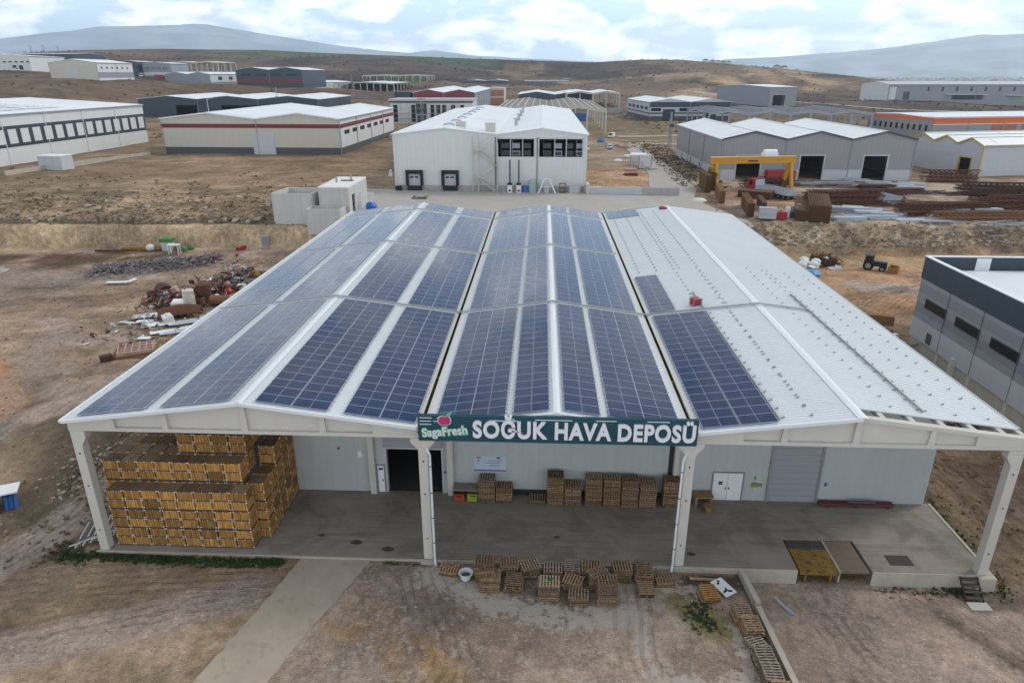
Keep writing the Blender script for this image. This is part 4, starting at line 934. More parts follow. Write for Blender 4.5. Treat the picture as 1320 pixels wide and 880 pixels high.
for z_, x_ in ((2.95,.1),(5.95,4.6),(8.95,.1)): mb = MB(); mb.box(x_-.1,x_+1.2,-.95,.95,z_-.1,z_); mb.bar((x_-.1,-.95,z_+1),(x_+1.2,-.95,z_+1),.06); mb.build('landing', M['valley'], stc)
for x_ in (25.7,27.7):
    u_ = empty('pump_unit', (x_-4.3,117.9,5), 0, 'white pump cabinet with a tall black pipe, %s of the pair by the stairs' % ('left' if x_ < 26 else 'right'), 'cabinet')
    mb = MB(); mb.box(0,1.05,0,.9,.0,1.7); mb.build('cabinet', M['white_paint'], u_); mb = MB(); mb.box(.0,1.05,-.02,.9,1.7,2.1); mb.box(.3,.75,-.03,-.003,.3,.7); mb.build('hood', M['black'], u_); mb = MB(); mb.tube((.5,1.6,2.0),(.5,1.6,7.0),.14,8); mb.bar((.5,.7,2.0),(.5,1.6,2.1),.2); mb.build('pipe', M['black'], u_)
mb = MB(); mb.lathe([(0,0),(.75,0),(.75,1.2),(.6,1.4),(0,1.4)],(0,0,0),14); o = mb.build('barrel', M['blue']); o.location = (25.4,118.8,5.05); tag(o, 'dark blue barrel standing against the cold store right of the cabinets', 'barrel')
mb = MB(); mb.lathe([(0,0),(.9,0),(.95,2.4),(.7,2.7),(0,2.75)],(0,0,0),16); o = mb.build('water_tank', mat('pale_green', (.33,.42,.40), .5, var=.1)); o.location = (27.0,119.0,5.05); tag(o, 'pale green upright tank beside the blue barrel at the cold store', 'tank')
af = empty('lifting_rig', (30.2,117.6,5), 0, 'white A-shaped steel frame leaning at the cold store wall', 'frame'); mb = MB()
for s in (-1,1): mb.bar((s*1.9,-.5,0),(s*.6,0,3.2),.22); mb.bar((s*1.9,.7,0),(s*.6,0,3.2),.22)
mb.bar((-.7,0,3.2),(.7,0,3.2),.2); mb.bar((-1.3,-.3,1.5),(1.3,-.3,1.5),.12); mb.build('frame', M['white_paint'], af); mb = MB(); mb.box(-.5,.5,.0,.5,0,2.2); mb.build('core', M['lightgrey_panel'], af)
mb = MB(); mb.box(0,1.4,0,1.2,.9,1.0); mb.box(0,1.4,0,1.2,0,.15)
for x_ in (0,1.3):
    for y_ in (0,1.1): mb.box(x_,x_+.1,y_,y_+.1,0,2.0)
mb.box(0,1.4,0,1.2,1.95,2.05); o = mb.build('wire_cage', M['rust_light']); o.location = (33.0,118.0,5.05); tag(o, 'rusty wire cage between the white frame and the pale box', 'cage')
mb = MB(); mb.box(0,2.4,0,1.0,0,1.2); mb.box(-.05,2.45,-.05,1.05,1.2,1.26); o = mb.build('storage_box', M['lightgrey_panel']); o.location = (35.2,118.2,5.05); tag(o, 'pale grey storage box at the cold store right corner', 'box')
mb = MB(); mb.box(0,1.3,0,1.2,0,1.1); mb.box(-.05,1.35,-.05,1.25,.5,.56); o = mb.build('storage_box', M['black']); o.location = (-4.0,118.9,5.05); tag(o, 'black box at the left foot of the cold store', 'box')
mb = MB()
for i in range(9): a = i*.75; mb.bar((-1.6+.4*i*.9,.5*math.sin(a),.15+.1*(i%3)),(-1.2+.4*i*.9,.9*math.cos(a),.5+.1*(i%2)),.1)
mb.bar((-1.6,-.5,.1),(1.6,-.4,.1),.12); mb.bar((-1.6,.6,.1),(1.6,.7,.1),.12); o = mb.build('twisted_scrap', M['rust_dark']); o.location = (3.2,108.5,5.15); tag(o, 'dark rusty steel frame lying on the apron before the docks', 'scrap')
for (x_,w_,lb) in ((2.1,1.8,'left'),(8.6,2.0,'right')):
    v_ = empty('roof_plant', (x_+2.6 if lb == 'left' else x_+6.0,122.6 if lb == 'left' else 121.5,17.3), 0, 'cream boxy vent, %s of the two above the cold store front' % lb, 'vent'); v_.location = (9.0 if lb == 'left' else 16.2, 128 if lb == 'left' else 124, 17.9)
    mb = MB(); mb.box(0,2.2,0,1.6,-.4,1.5); mb.build('casing', M['cream_panel'], v_); mb = MB(); mb.box(-.1,2.3,-.1,1.7,1.5,1.65); mb.build('cap', M['valley'], v_)
CSR = []
for k in range(7):
    mb = MB(); y_ = 130+k*14; mb.prism([(5.6,18.55),(8.6,18.55),(8.2,19.0),(7.1,19.2),(6.0,19.0)], 'y', y_, y_+1.6); o = mb.build('skylight', M['steel_white'], CS); o.parent = None; 
    o.parent = CS; o.location = (4.3,-120.3,-5)
for k in range(4):
    mb = MB(); y_ = 140+k*20; mb.tube((22.5,y_,17.6),(22.5,y_,19.4),.35,10); mb.tube((22.5,y_,19.4),(22.5,y_,19.7),.55,10); o = mb.build('roof_vent', M['galv'], CS); o.location = (4.3,-120.3,-5)
bw = MB(); bw.box(39.8,51.2,117.0,117.35,4.6,6.55); o = bw.build('site_barrier', M['lightgrey_panel']); tag(o, 'long pale panel barrier right of the cold store', 'barrier')
bw = MB(); bw.box(51.35,59.4,117.0,117.4,4.6,6.5); bw.box(54.9,55.0,116.95,117.0,4.6,6.5); bw.box(57.3,57.4,116.95,117.0,4.6,6.5); o = bw.build('block_wall', M['block_wall']); tag(o, 'low grey concrete wall continuing the pale panel barrier', 'wall')
bw = MB(); bw.box(38.9,39.6,116.8,120,4.8,7.2); o = bw.build('wall_stub', M['precast']); tag(o, 'short concrete wall stub at the cold store right corner', 'wall')
for k, (x_, y_, w_, d_, lb) in enumerate([(54.6,168.0,4.4,6.0,'larger white site cabin with dark edges beside the service road'),(56.4,163.0,3.4,2.6,'smaller white site cabin nearest the camera by the service road')]):
    cb = empty('site_cabin', (x_,y_,hz(x_,y_)), -.12, lb, 'cabin'); mb = MB(); mb.box(0,w_,0,d_,.1,3.1 if k == 0 else 3.5); mb.build('wall', M['white_panel'], cb); mb = MB(); h_ = 3.1 if k == 0 else 3.5; mb.box(-.06,w_+.06,-.06,d_+.06,h_,h_+.14); mb.build('roof', M['roof_white'] if k == 0 else M['roof_grey'], cb)
    mb = MB()
    for xx in (0,w_): mb.box(xx-.07,xx+.07,-.07,.07,.1,h_)
    mb.build('corner_post', M['charcoal'], cb); mb = MB(); mb.box(.4,1.3,-.06,-.003,.1,2.2); mb.build('door', M['lightgrey_panel'], cb)
# open concrete tanks by the apron
def tank(label, loc, rz, w_, d_, h_, roofed=False):
    t_ = empty('concrete_tank', loc, rz, label, 'tank'); mb = MB()
    mb.box(0,w_,0,.3,-2,h_); mb.box(0,w_,d_-.3,d_,-2,h_); mb.box(0,.3,.3,d_-.3,-2,h_)
    if roofed: mb.box(w_-.3,w_,.3,2.2,-2,h_); mb.box(w_-.3,w_,4.2,d_-.3,-2,h_); mb.box(w_-.3,w_,2.2,4.2,3.8,h_)
    else: mb.box(w_-.3,w_,.3,d_-.3,-2,h_)
    mb.box(.3,w_-.3,.3,d_-.3,-.1,.05); mb.build('wall', M['box_concrete'], t_)
    if roofed: mb = MB(); mb.box(-.05,w_+.05,-.05,d_+.05,h_,h_+.25); mb.build('roof_slab', mat('white_slab', (.66,.65,.62), .8, var=.08, scale=2), t_)
    return t_
tank('open-topped square concrete tank, leftmost at the apron corner', (-20.6,88.2,5.0), -.08, 7.6, 7.5, 4.4)
tq = tank('roofed pale concrete tank with a doorway in its side', (-11.9,88.6,5.0), .0, 5.6, 13.5, 5.3, True)
for x_, y_ in ((1.8,6),(3.8,9.0)): mb = MB(); mb.tube((x_,y_,5.5),(x_,y_,6.6),.22,10); mb.build('vent_pipe', M['steel_grey'], tq)
mb = MB(); mb.box(2.2,4.6,7.5,7.9,5.55,5.75); mb.build('roof_hatch', M['charcoal'], tq)
tank('low open concrete basin in front of the roofed tank', (-13.2,84.6,4.6), .0, 6.3, 3.8, 2.6)
pm = empty('pump_skid', (-5.6,95.5,5.1), .1, 'blue and yellow pump skid beside the roofed concrete tank', 'pump')
mb = MB(); mb.lathe([(0,0),(1.0,0),(1.1,.9),(.7,1.5),(0,1.6)],(1.6,0,0),12); mb.build('motor', mat('bright_blue', (.02,.13,.50), .4, var=.1), pm)
mb = MB(); mb.box(-1.9,-.7,-.6,.6,0,.9); mb.build('base', M['valley'], pm); mb = MB(); mb.box(-1.6,-1.0,-.3,.3,.9,1.8); mb.build('gearbox', M['yellow'], pm)
mb = MB()
for x_ in (-.5,2.0): 
    for y_ in (-.6,.7): mb.bar((x_,y_,0),(x_,y_,3.2),.12)
mb.bar((-.5,-.6,3.2),(2.0,-.6,3.2),.12); mb.bar((-.5,.7,3.2),(2.0,.7,3.2),.12); mb.bar((-.5,-.6,1.8),(2.0,-.6,1.8),.12); mb.build('frame', M['white_paint'], pm)

# poles
def lattice_pole(x_, y_, h_, label):
    z_ = hz(x_, y_); p = empty('utility_pole', (x_,y_,z_), .3, label, 'pole'); mb = MB(); w_ = .55
    for sx in (-1,1):
        for sy in (-1,1): mb.bar((sx*w_,sy*w_,-.5),(sx*.2,sy*.2,h_),.13)
    n_ = int(h_/1.1)
    for i in range(n_):
        a, c = i/n_, (i+1)/n_; wa = w_+(.2-w_)*a; wc_ = w_+(.2-w_)*c; s = 1 if i % 2 else -1
        mb.bar((s*wa,-wa,h_*a),(-s*wc_,-wc_,h_*c),.08); mb.bar((-wa,s*wa,h_*a),(-wc_,-s*wc_,h_*c),.08)
    mb.build('mast', M['steel_grey'], p)
    mb = MB(); mb.bar((-1.6,0,h_-.4),(1.6,0,h_-.4),.16); mb.bar((-1.2,0,h_-1.6),(1.2,0,h_-1.6),.14)
    for x2 in (-1.4,0,1.4): mb.tube((x2,0,h_-.3),(x2,0,h_+.2),.09,6)
    mb.build('crossarm', M['charcoal'], p); mb = MB(); mb.box(-.7,.7,-1.2,-.4,h_*.62,h_*.62+1.1); mb.build('transformer', M['charcoal'], p)
lattice_pole(73.5,214,13,'lattice power pole beside the service road left of the grey hall')
lattice_pole(-113,345,15,'dark lattice pole rising behind the cream red-striped shed')
lattice_pole(-105,470,16,'dark lattice pole beside the white ribbed shed')
lattice_pole(-21.5,262,14,'lattice pole left of the cold store roof')
for k, (az, r_) in enumerate([(-35.4,950),(-34.7,990),(-33.9,970)]): lattice_pole(CAM.x+r_*math.sin(R(az)), CAM.y+r_*math.cos(R(az)), 19, ['leftmost','middle','rightmost'][k]+' of three thin far pylons on the left ridge skyline')
# far houses on the ridge
rr = random.Random(9)
for k, (az, r_) in enumerate([(12.2,1180),(12.7,1190),(13.1,1185),(13.5,1195),(13.9,1180),(17.3,1060),(17.8,1065)]):
    x_, y_ = CAM.x+r_*math.sin(R(az)), CAM.y+r_*math.cos(R(az)); z_ = hz(x_, y_)
    hs = empty('house', (x_,y_,z_), rr.uniform(-.4,.4), '%s small far house on the hill ridge, counting from the left' % ORD[k+1], 'house', 'far houses on the hill ridge')
    mb = MB(); mb.box(-4,4,-3,3,-2,3); mb.build('wall', M['precast'] if k % 2 else M['plaster'], hs); mb = MB(); mb.prism([(-4.3,3),(4.3,3),(0,4.6)],'y',-3.3,3.3); mb.build('roof', mat('house_roof', (.16,.10,.08), .9, var=.2), hs)

# ------------------------------------------------------------------ main hall
W = [0, 22.0, 38.38, 57.69]; EAVE = 9.89; RID = [1.40, 1.15, 1.20]; LEN = 68.8; E0 = 9.04
def roof_z(x):
    for k in range(3):
        if x <= W[k+1] or k == 2:
            m_ = (W[k]+W[k+1])/2; h = (W[k+1]-W[k])/2
            return EAVE+RID[k]*(1-abs(x-m_)/h)
hall = empty('cold_storage_hall', (0,0,0), 0, 'large white hall with three low gables, solar panels and an open front canopy', 'warehouse')
# platform with a recess for the leveller
mb = MB()
mb.box(-.35, 45.98, -.1, 7.7, -1.5, 0); mb.box(45.98, 50.72, 3.1, 7.7, -1.5, 0); mb.box(50.72, 57.2, -.1, 7.7, -1.5, 0); mb.box(57.2, 58.1, .6, 7.7, -1.5, 0)
slab_m = mat('slab', (.25,.217,.182), .8, var=.34, scale=1.1, bump=.12, dirt=((.29,.262,.228),.57))
def scuffs():
    t = slab_m.node_tree; b = t.nodes['Principled BSDF']; src = b.inputs['Base Color'].links[0].from_socket
    co = t.nodes.new('ShaderNodeTexCoord').outputs['Object']; prev = src
    for rot, sc, thr, colr, amt in ((1.1,(.25,2.4,1),.58,(.11,.10,.09),.4),(-.5,(.2,2.0,1),.62,(.11,.10,.09),.35),(1.35,(.25,5,1),.62,(.33,.30,.265),.4),(.2,(.5,.6,1),.56,(.12,.11,.098),.55),(.7,(.4,.5,1),.58,(.32,.29,.255),.45)):
        mpn = t.nodes.new('ShaderNodeMapping'); mpn.inputs['Rotation'].default_value = (0,0,rot); mpn.inputs['Scale'].default_value = sc; t.links.new(co, mpn.inputs[0])
        nz_ = t.nodes.new('ShaderNodeTexNoise'); nz_.inputs['Scale'].default_value = .55; nz_.inputs['Detail'].default_value = 7; nz_.inputs['Roughness'].default_value = .65; nz_.inputs['Distortion'].default_value = .6; t.links.new(mpn.outputs[0], nz_.inputs['Vector'])
        mr = t.nodes.new('ShaderNodeMapRange'); mr.inputs['From Min'].default_value = thr-.08; mr.inputs['From Max'].default_value = thr+.06; mr.inputs['To Max'].default_value = amt; t.links.new(nz_.outputs[0], mr.inputs[0])
        mx_ = t.nodes.new('ShaderNodeMix'); mx_.data_type = 'RGBA'; t.links.new(mr.outputs[0], mx_.inputs[0]); t.links.new(prev, mx_.inputs[6]); mx_.inputs[7].default_value = (*colr,1); prev = mx_.outputs[2]
    t.links.new(prev, b.inputs['Base Color'])
scuffs()
mb.build('platform', slab_m, hall)
mb = MB(); mb.box(-.4, 42.4, -.22, -.1, -1.2, .012); mb.box(42.4, 45.98, -.16, -.1, -1.5, .012); mb.box(50.72, 57.2, -.16, -.1, -1.5, .012)
mb.box(58.1, 58.3, .6, 7.7, -1.5, .05)
mb.build('platform_edge', M['kerb_concrete'], hall)
WY = 7.62
tp = Top(lambda u: roof_z(u)-.18, [W[1],W[2],11,(W[1]+W[2])/2,(W[2]+W[3])/2])
DOORWAY = (17.75, 21.9, 0, 3.75)
mb = MB()
wall_sheet(mb, .15, 57.75, -.02, tp, [DOORWAY], lambda u,z: (u,WY,z))
wall_sheet(mb, .15, 57.75, -.02, tp, [], lambda u,z: (57.9-u,LEN-.1,z))
mb.add([(.15,LEN-.1,-.5),(.15,WY,-.5),(.15,WY,EAVE-.2),(.15,LEN-.1,EAVE-.2)], [(0,1,2,3)])
mb.add([(57.75,WY,-1.2),(57.75,LEN-.1,-1.2),(57.75,LEN-.1,EAVE-.2),(57.75,WY,EAVE-.2)], [(0,1,2,3)])
mb.build('wall', mat('hall_wall', (.43,.455,.45), .55, var=.07, streak=.09, joint=1.15, jw=.02, jd=.86), hall)
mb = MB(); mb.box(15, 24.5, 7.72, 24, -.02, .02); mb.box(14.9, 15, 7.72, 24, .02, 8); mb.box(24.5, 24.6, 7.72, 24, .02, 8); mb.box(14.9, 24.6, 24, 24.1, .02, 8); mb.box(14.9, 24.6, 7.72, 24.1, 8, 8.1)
mb.build('dark_inner_box', mat('inner_box_dark', (.045,.043,.04), .85, var=.2), hall)  # dark box added behind the doorway to keep the opening black
mb = MB(); mb.box(17.6, 17.75, WY-.04, WY+.4, 0, 3.9); mb.box(21.9, 22.05, WY-.04, WY+.4, 0, 3.9); mb.box(17.75, 21.9, WY-.04, WY+.4, 3.75, 3.9)
mb.build('doorway_frame', M['lightgrey_panel'], hall)
mb = MB(); mb.box(17.55, 22.0, WY-.16, WY-.02, 3.95, 4.9)
mb.build('shutter_hood', M['shutter'], hall)
mb = MB(); mb.box(23.0, 38.7, WY-.03, WY, .0, .5); mb.build('skirting', M['skirt'], hall)
for x_ in (16.45, 22.35, 39.1):
    mb = MB(); mb.box(x_, x_+.45 if x_ != 39.1 else x_+.35, WY-.38, WY-.004, 0, 8.9); mb.build('wall_pier', M['precast'], hall)
mb = MB(); mb.box(38.75, 39.08, WY-.03, WY-.004, 0, 9); mb.build('dark_joint', M['skirt'], hall)
# doors in the back wall
def hall_door(name, x0, x1, z1, m_, label=None, frame='rail_metal', leafs=1, depth=.08):
    fr = MB(); fr.box(x0-.09, x0, WY-.1, WY-.004, 0, z1+.09); fr.box(x1, x1+.09, WY-.1, WY-.004, 0, z1+.09); fr.box(x0, x1, WY-.1, WY-.004, z1, z1+.09)
    f = fr.build('door_frame', M[frame], hall)
    wl = (x1-x0)/leafs
    for k in range(leafs):
        d = MB(); d.box(x0+k*wl+.015, x0+(k+1)*wl-.015, WY-.07, WY-.006, .02, z1-.01)
        o = d.build(name, m_, hall)
        h = MB(); h.box(x0+k*wl+(wl-.16 if k == 0 else .08), x0+k*wl+(wl-.08 if k == 0 else .16), WY-.12, WY-.07, 1.0, 1.14); h.build('handle', M['black'], o)
        if label: o['label'] = label
    return o
d1 = hall_door('door', 17.0, 17.5, 2.3, M['white_paint'])
g = MB(); g.box(17.1, 17.42, WY-.085, WY-.07, 1.95, 2.12); g.build('door_vent', M['black'], d1)
d2 = hall_door('door', 42.15, 44.3, 2.35, M['white_paint'], leafs=2)
s = MB(); s.box(42.55, 42.85, WY-.09, WY-.07, 1.35, 1.65); s.build('safety_sign', M['poster_blue'], d2)
rs = MB(); rs.box(46.25, 49.75, WY-.06, WY-.004, 0, 4.75); rs.build('roller_shutter', M['shutter'], hall)
rf = MB(); rf.box(46.12, 46.25, WY-.14, WY-.004, 0, 8.8); rf.box(49.75, 49.92, WY-.14, WY-.004, 0, 8.8); rf.box(46.25, 49.75, WY-.14, WY-.004, 4.75, 5.0); rf.build('shutter_frame', M['rail_metal'], hall)
ru = MB(); ru.box(46.26, 49.74, WY-.05, WY-.004, 5.0, 8.8); ru.build('shutter_panel', M['shutter'], hall)
# notice board
pb = MB(); pb.box(24.35, 26.75, WY-.05, WY-.004, 2.05, 3.35); nb = pb.build('notice_board', M['poster_pale'], hall)
q = MB(); q.box(24.35, 26.75, WY-.062, WY-.05, 2.05, 2.16); q.build('board_stripe', M['poster_blue'], nb)
q = MB(); q.box(24.5, 24.85, WY-.062, WY-.05, 3.14, 3.24); q.build('board_flag', M['poster_red'], nb)
q = MB(); q.box(26.05, 26.3, WY-.062, WY-.05, 3.12, 3.25); q.box(24.6,24.75,WY-.062,WY-.05,2.9,2.98)
for k, (a, b) in enumerate([(25.4,26.4),(25.2,26.2),(25.5,26.3)]): q.box(a, b, WY-.062, WY-.05, 2.93-k*.2, 2.96-k*.2)
q.build('board_print', M['poster_ink'], nb)
q = MB(); q.box(22.02,22.2,WY-.03,WY-.004,1.7,1.95); q.box(50.3,50.5,WY-.03,WY-.004,1.4,1.7); q.build('wall_sign', M['blue'], hall)
q = MB(); q.box(45.12,45.3,WY-.03,WY-.004,1.8,2.1); q.box(45.0,45.4,WY-.15,WY-.004,1.25,1.55); q.box(45.4,45.75,WY-.15,WY-.004,1.3,1.5); q.build('switch_box', mat('dull_yellow', (.28,.24,.07), .6, var=.2), hall)
q = MB(); q.tube((45.27,WY-.03,0),(45.27,WY-.03,1.25),.03,8); q.build('cable_pipe', M['pvc'], hall)
q = MB()
for x_ in (27.6, 29.6, 34.3): q.lathe([(.0,0),(.22,0),(.22,.06),(.0,.06)], (0,0,0), 14); 
q = MB()
for x_ in (28.0, 30.2, 36.0):
    q.tube((x_,WY-.05,4.7),(x_,WY-.004,4.7),.24,16)
q.build('wall_vent', M['lightgrey_panel'], hall)
q = MB(); q.box(15.6,15.9,WY-.06,WY-.004,3.0,3.5); q.build('alarm_box', M['white_paint'], hall)
q = MB(); q.box(14.1,14.25,WY-.06,WY-.004,3.6,3.8); q.build('fire_bell', M['red'], hall)

# columns
def column(x, base, cap):
    mb = MB(); hw = .29
    mb.box(x-hw, x+hw, -.02, .56, base, 8.2 if cap else 9.02)
    if cap:
        mb.prism([(x-hw,8.2),(x+hw,8.2),(x+.75,8.75),(x+.75,9.02),(x-.75,9.02),(x-.75,8.75)], 'y', -.02, .56)
    else:
        s = 1 if x < 20 else -1
        mb.prism([(x+s*hw,8.0),(x+s*.62,8.5),(x+s*.62,9.02),(x+s*hw,9.02)][::(1 if s > 0 else -1)], 'y', -.02, .56)
    # holes of the formwork
    o = mb.build('column', M['precast'], hall)
    h = MB()
    for z_ in (1.6, 5.0, 7.4): h.tube((x,-.03,z_),(x,-.018,z_),.06,10)
    h.build('lifting_hole', M['black'], o)
    return o
column(.1, -.4, False); column(22.0, -.3, True); column(38.38, -.35, True); cR = column(57.62, -.05, False)
mb = MB(); mb.box(57.22, 58.35, -.42, .58, -1.4, -.04); mb.build('column_footing', M['kerb_concrete'], hall)
mb = MB(); mb.box(21.55, 22.45, -.5, -.23, -.5, .02); mb.build('column_footing', M['kerb_concrete'], hall)
for x_ in (22.47, 37.9):
    mb = MB(); sg = 1 if x_ < 30 else -1
    mb.tube((x_,-.28,8.0),(x_,-.28,.2),.075,10); mb.tube((x_,-.28,.2),(x_+.12*sg,-.55,-.3),.075,10); mb.tube((x_,-.28,8.0),(x_-.3*sg,.1,8.5),.075,10)
    o = mb.build('downpipe', M['pvc'], hall, smooth=False)
    mb = MB()
    for z_ in (1.5, 3.4, 5.3, 7.2): mb.tube((x_,-.28,z_),(x_,-.28,z_+.06),.092,10)
    mb.build('pipe_clamp', M['charcoal'], o)
# gable beams at the front
for k in range(3):
    a, b = W[k]+.05, W[k+1]-.05; m_ = (a+b)/2
    if k == 0: a = -.25
    if k == 2: b = 58.0
    def tz(x): return roof_z(min(max(x,W[k]),W[k+1]))-.08
    mb = MB()
    mb.prism([(a,E0),(b,E0),(b,tz(b)),(m_,tz(m_)),(a,tz(a))], 'y', .20, .42)               # web
    mb.prism([(a,E0),(b,E0),(b,E0+.24),(a,E0+.24)], 'y', -.02, .20)                          # bottom flange
    for p, q_ in ((a,m_),(m_,b)):
        mb.prism([(p,tz(p)-.26),(q_,tz(q_)-.26),(q_,tz(q_)),(p,tz(p))], 'y', -.02, .20)     # top flange
    mb.prism([(a,E0+.24),(a+3.0,E0+.24),(a+3.0,tz(a+3.0)-.26),(a,tz(a)-.26)], 'y', .0, .20)
    mb.prism([(b-3.0,E0+.24),(b,E0+.24),(b,tz(b)-.26),(b-3.0,tz(b-3.0)-.26)], 'y', .0, .20)
    o = mb.build('gable_beam', M['precast'], hall)
    for x_ in ((a+m_)/2+.6, m_, (b+m_)/2-.6):
        mb = MB(); mb.prism([(x_-.2,E0+.24),(x_+.2,E0+.24),(x_+.14,tz(x_)-.26),(x_-.14,tz(x_)-.26)], 'y', -.0, .20); mb.build('beam_stiffener', M['precast'], o)
# side eave beams and purlins
for x_ in (-.2, 57.95):
    mb = MB(); mb.box(x_-.15, x_+.15, .56, LEN-.3, EAVE-.5, EAVE-.1); mb.build('eave_beam', M['precast'], hall)
mb = MB()
for k in range(1, 7):
    y_ = k*1.0
for x_ in (49.55, 51.35, 53.15, 54.95, 56.75):
    z_ = roof_z(x_)-.22
    mb.bar((x_,.42,z_), (x_,9,z_), .30, .26)
mb.build('purlin', M['precast'], hall)
mb = MB()
for k in range(3):
    for f in (.12,.3,.5,.7,.88):
        x_ = W[k]+(W[k+1]-W[k])*f
        if k == 2 and f > .5: continue
        mb.bar((x_,.42,roof_z(x_)-.24), (x_,WY,roof_z(x_)-.24), .2, .26)
mb.build('purlin', M['precast'], hall)
# roof sheets: ribs run down the slope
for k in range(3):
    m_ = (W[k]+W[k+1])/2
    for side in (0,1):
        x0, x1 = ((W[k]-.32 if k == 0 else W[k]+.24), m_) if side == 0 else (m_, (W[k+1]+.32 if k == 2 else W[k+1]-.24))
        def rz(x):
            h = (W[k+1]-W[k])/2; return EAVE+RID[k]*(1-abs(x-m_)/h)
        ya, yb_ = (-.34, LEN) if not (k == 2 and side == 1) else (1.15, LEN)
        mb = MB(); za, zb = rz(x0), rz(x1)
        mb.add([(x0,ya,za),(x1,ya,zb),(x1,yb_,zb),(x0,yb_,za),(x0,ya,za-.07),(x1,ya,zb-.07),(x1,yb_,zb-.07),(x0,yb_,za-.07)],
               [(0,1,2,3),(7,6,5,4),(0,4,5,1),(1,5,6,2),(2,6,7,3),(3,7,4,0)])
        y_ = ya+.05
        while y_ < yb_-.1:
            mb.add([(x0,y_,za+.002),(x0,y_+.03,za+.045),(x0,y_+.09,za+.045),(x0,y_+.12,za+.002),(x1,y_,zb+.002),(x1,y_+.03,zb+.045),(x1,y_+.09,zb+.045),(x1,y_+.12,zb+.002)],
                   [(0,4,5,1),(1,5,6,2),(2,6,7,3),(0,1,2,3)])
            y_ += .30
        mb.build('roof_sheet', M['roof_sheet'], hall)
        if not (k == 2 and side == 1):
            mb = MB(); mb.add([(x0,ya-.03,za-.16),(x1,ya-.03,zb-.16),(x1,ya-.03,zb+.05),(x0,ya-.03,za+.05),(x0,ya+.1,za+.05),(x1,ya+.1,zb+.05)], [(0,1,2,3),(3,2,5,4)])
            mb.build('verge_trim', M['ridge_white'], hall)
    rz0 = EAVE+RID[k]; sl_ = RID[k]/((W[k+1]-W[k])/2); wq = .30 if k == 2 else .22
    mb = MB(); y0 = -.34
    mb.add([(m_-wq,y0,rz0-wq*sl_+.055),(m_,y0,rz0+.075),(m_+wq,y0,rz0-wq*sl_+.055),(m_-wq,LEN,rz0-wq*sl_+.055),(m_,LEN,rz0+.075),(m_+wq,LEN,rz0-wq*sl_+.055)], [(0,1,4,3),(1,2,5,4)])
    mb.build('ridge_cap', M['ridge_white'], hall)
for k in (1,2):
    x_ = W[k]; mb = MB()
    mb.box(x_-.24, x_+.24, -.2, LEN, EAVE-.42, EAVE-.36)
    mb.build('gutter', M['gutter'], hall)
    mb = MB(); 
    for s in (-1,1): mb.box(min(x_+s*.12,x_+s*.34), max(x_+s*.12,x_+s*.34), -.3, LEN, EAVE-.02, EAVE+.06)
    mb.build('valley_flashing', M['valley'], hall)
mb = MB(); mb.box(58.03, 58.2, 1.15, LEN, EAVE-.2, EAVE-.02); mb.build('gutter', M['rail_metal'], hall)
mb = MB(); mb.box(-.5, -.33, -.34, LEN, EAVE-.16, EAVE+.03); mb.build('gutter', M['ridge_white'], hall)
# cable trays across the roof
def tray(y_, xa, xb, nm='cable_tray', m_='galv', wd=.16):
    mb = MB(); xsn = sorted([xa, xb]+[c for c in (W[1]-.01,W[1]+.01,W[2]-.01,W[2]+.01,11,(W[1]+W[2])/2,(W[2]+W[3])/2) if xa < c < xb])
    for a, b in zip(xsn[:-1], xsn[1:]): mb.bar((a,y_,roof_z(a)+.20), (b,y_,roof_z(b)+.20), wd, .12)
    return mb.build(nm, M[m_], hall)
tray(20.75, .3, 52.4); tray(42.3, .3, 37.9); tray(62.9, .3, 37.9)
# long mounting rails and brackets on the bare third gable
def slope_rail(x_, ya, yb_): 
    mb = MB(); mb.bar((x_,ya,roof_z(x_)+.14), (x_,yb_,roof_z(x_)+.14), .10, .12); return mb.build('mounting_rail', M['rail_metal'], hall)
slope_rail(43.45, .3, 20.4); slope_rail(52.45, 1.6, 25.5); slope_rail(43.45, 21.2, 26.0)
BR = []
for x_ in (45.4, 50.6, 52.25, 52.75, 54.6, 56.6): BR += [(x_, y_) for y_ in np.arange(1.9, 34, 1.45)]
for x_ in (43.75, 45.4): BR += [(x_, y_) for y_ in np.arange(.6, 20, 1.2)]
BR2 = []
for x_ in (39.6, 41.4, 43.2, 43.75, 45.6): BR2 += [(x_, y_) for y_ in np.arange(34.5, 66, 1.2)]
for x_ in (43.2, 45.6): BR2 += [(x_, y_) for y_ in np.arange(22, 34, 1.2)]
BR.sort(key=lambda p: p[1]); BR2 = BR[98:]+BR2; BR = BR[:98]
def brk(mb, x_, y_):
    z_ = roof_z(x_)+.045
    mb.box(x_-.12, x_+.08, y_-.03, y_+.03, z_, z_+.035); mb.box(x_+.04, x_+.08, y_-.03, y_+.03, z_+.035, z_+.10); mb.box(x_-.06, x_+.08, y_-.012, y_+.012, z_+.08, z_+.10)
b0 = None
for x_, y_ in BR:
    mb = MB(); brk(mb, x_, y_); mb.build('mount_bracket', M['rail_metal'], hall)
mb = MB()
for x_, y_ in BR2: brk(mb, x_, y_)
stuff(mb.build('mount_bracket_rows', M['rail_metal'], hall))

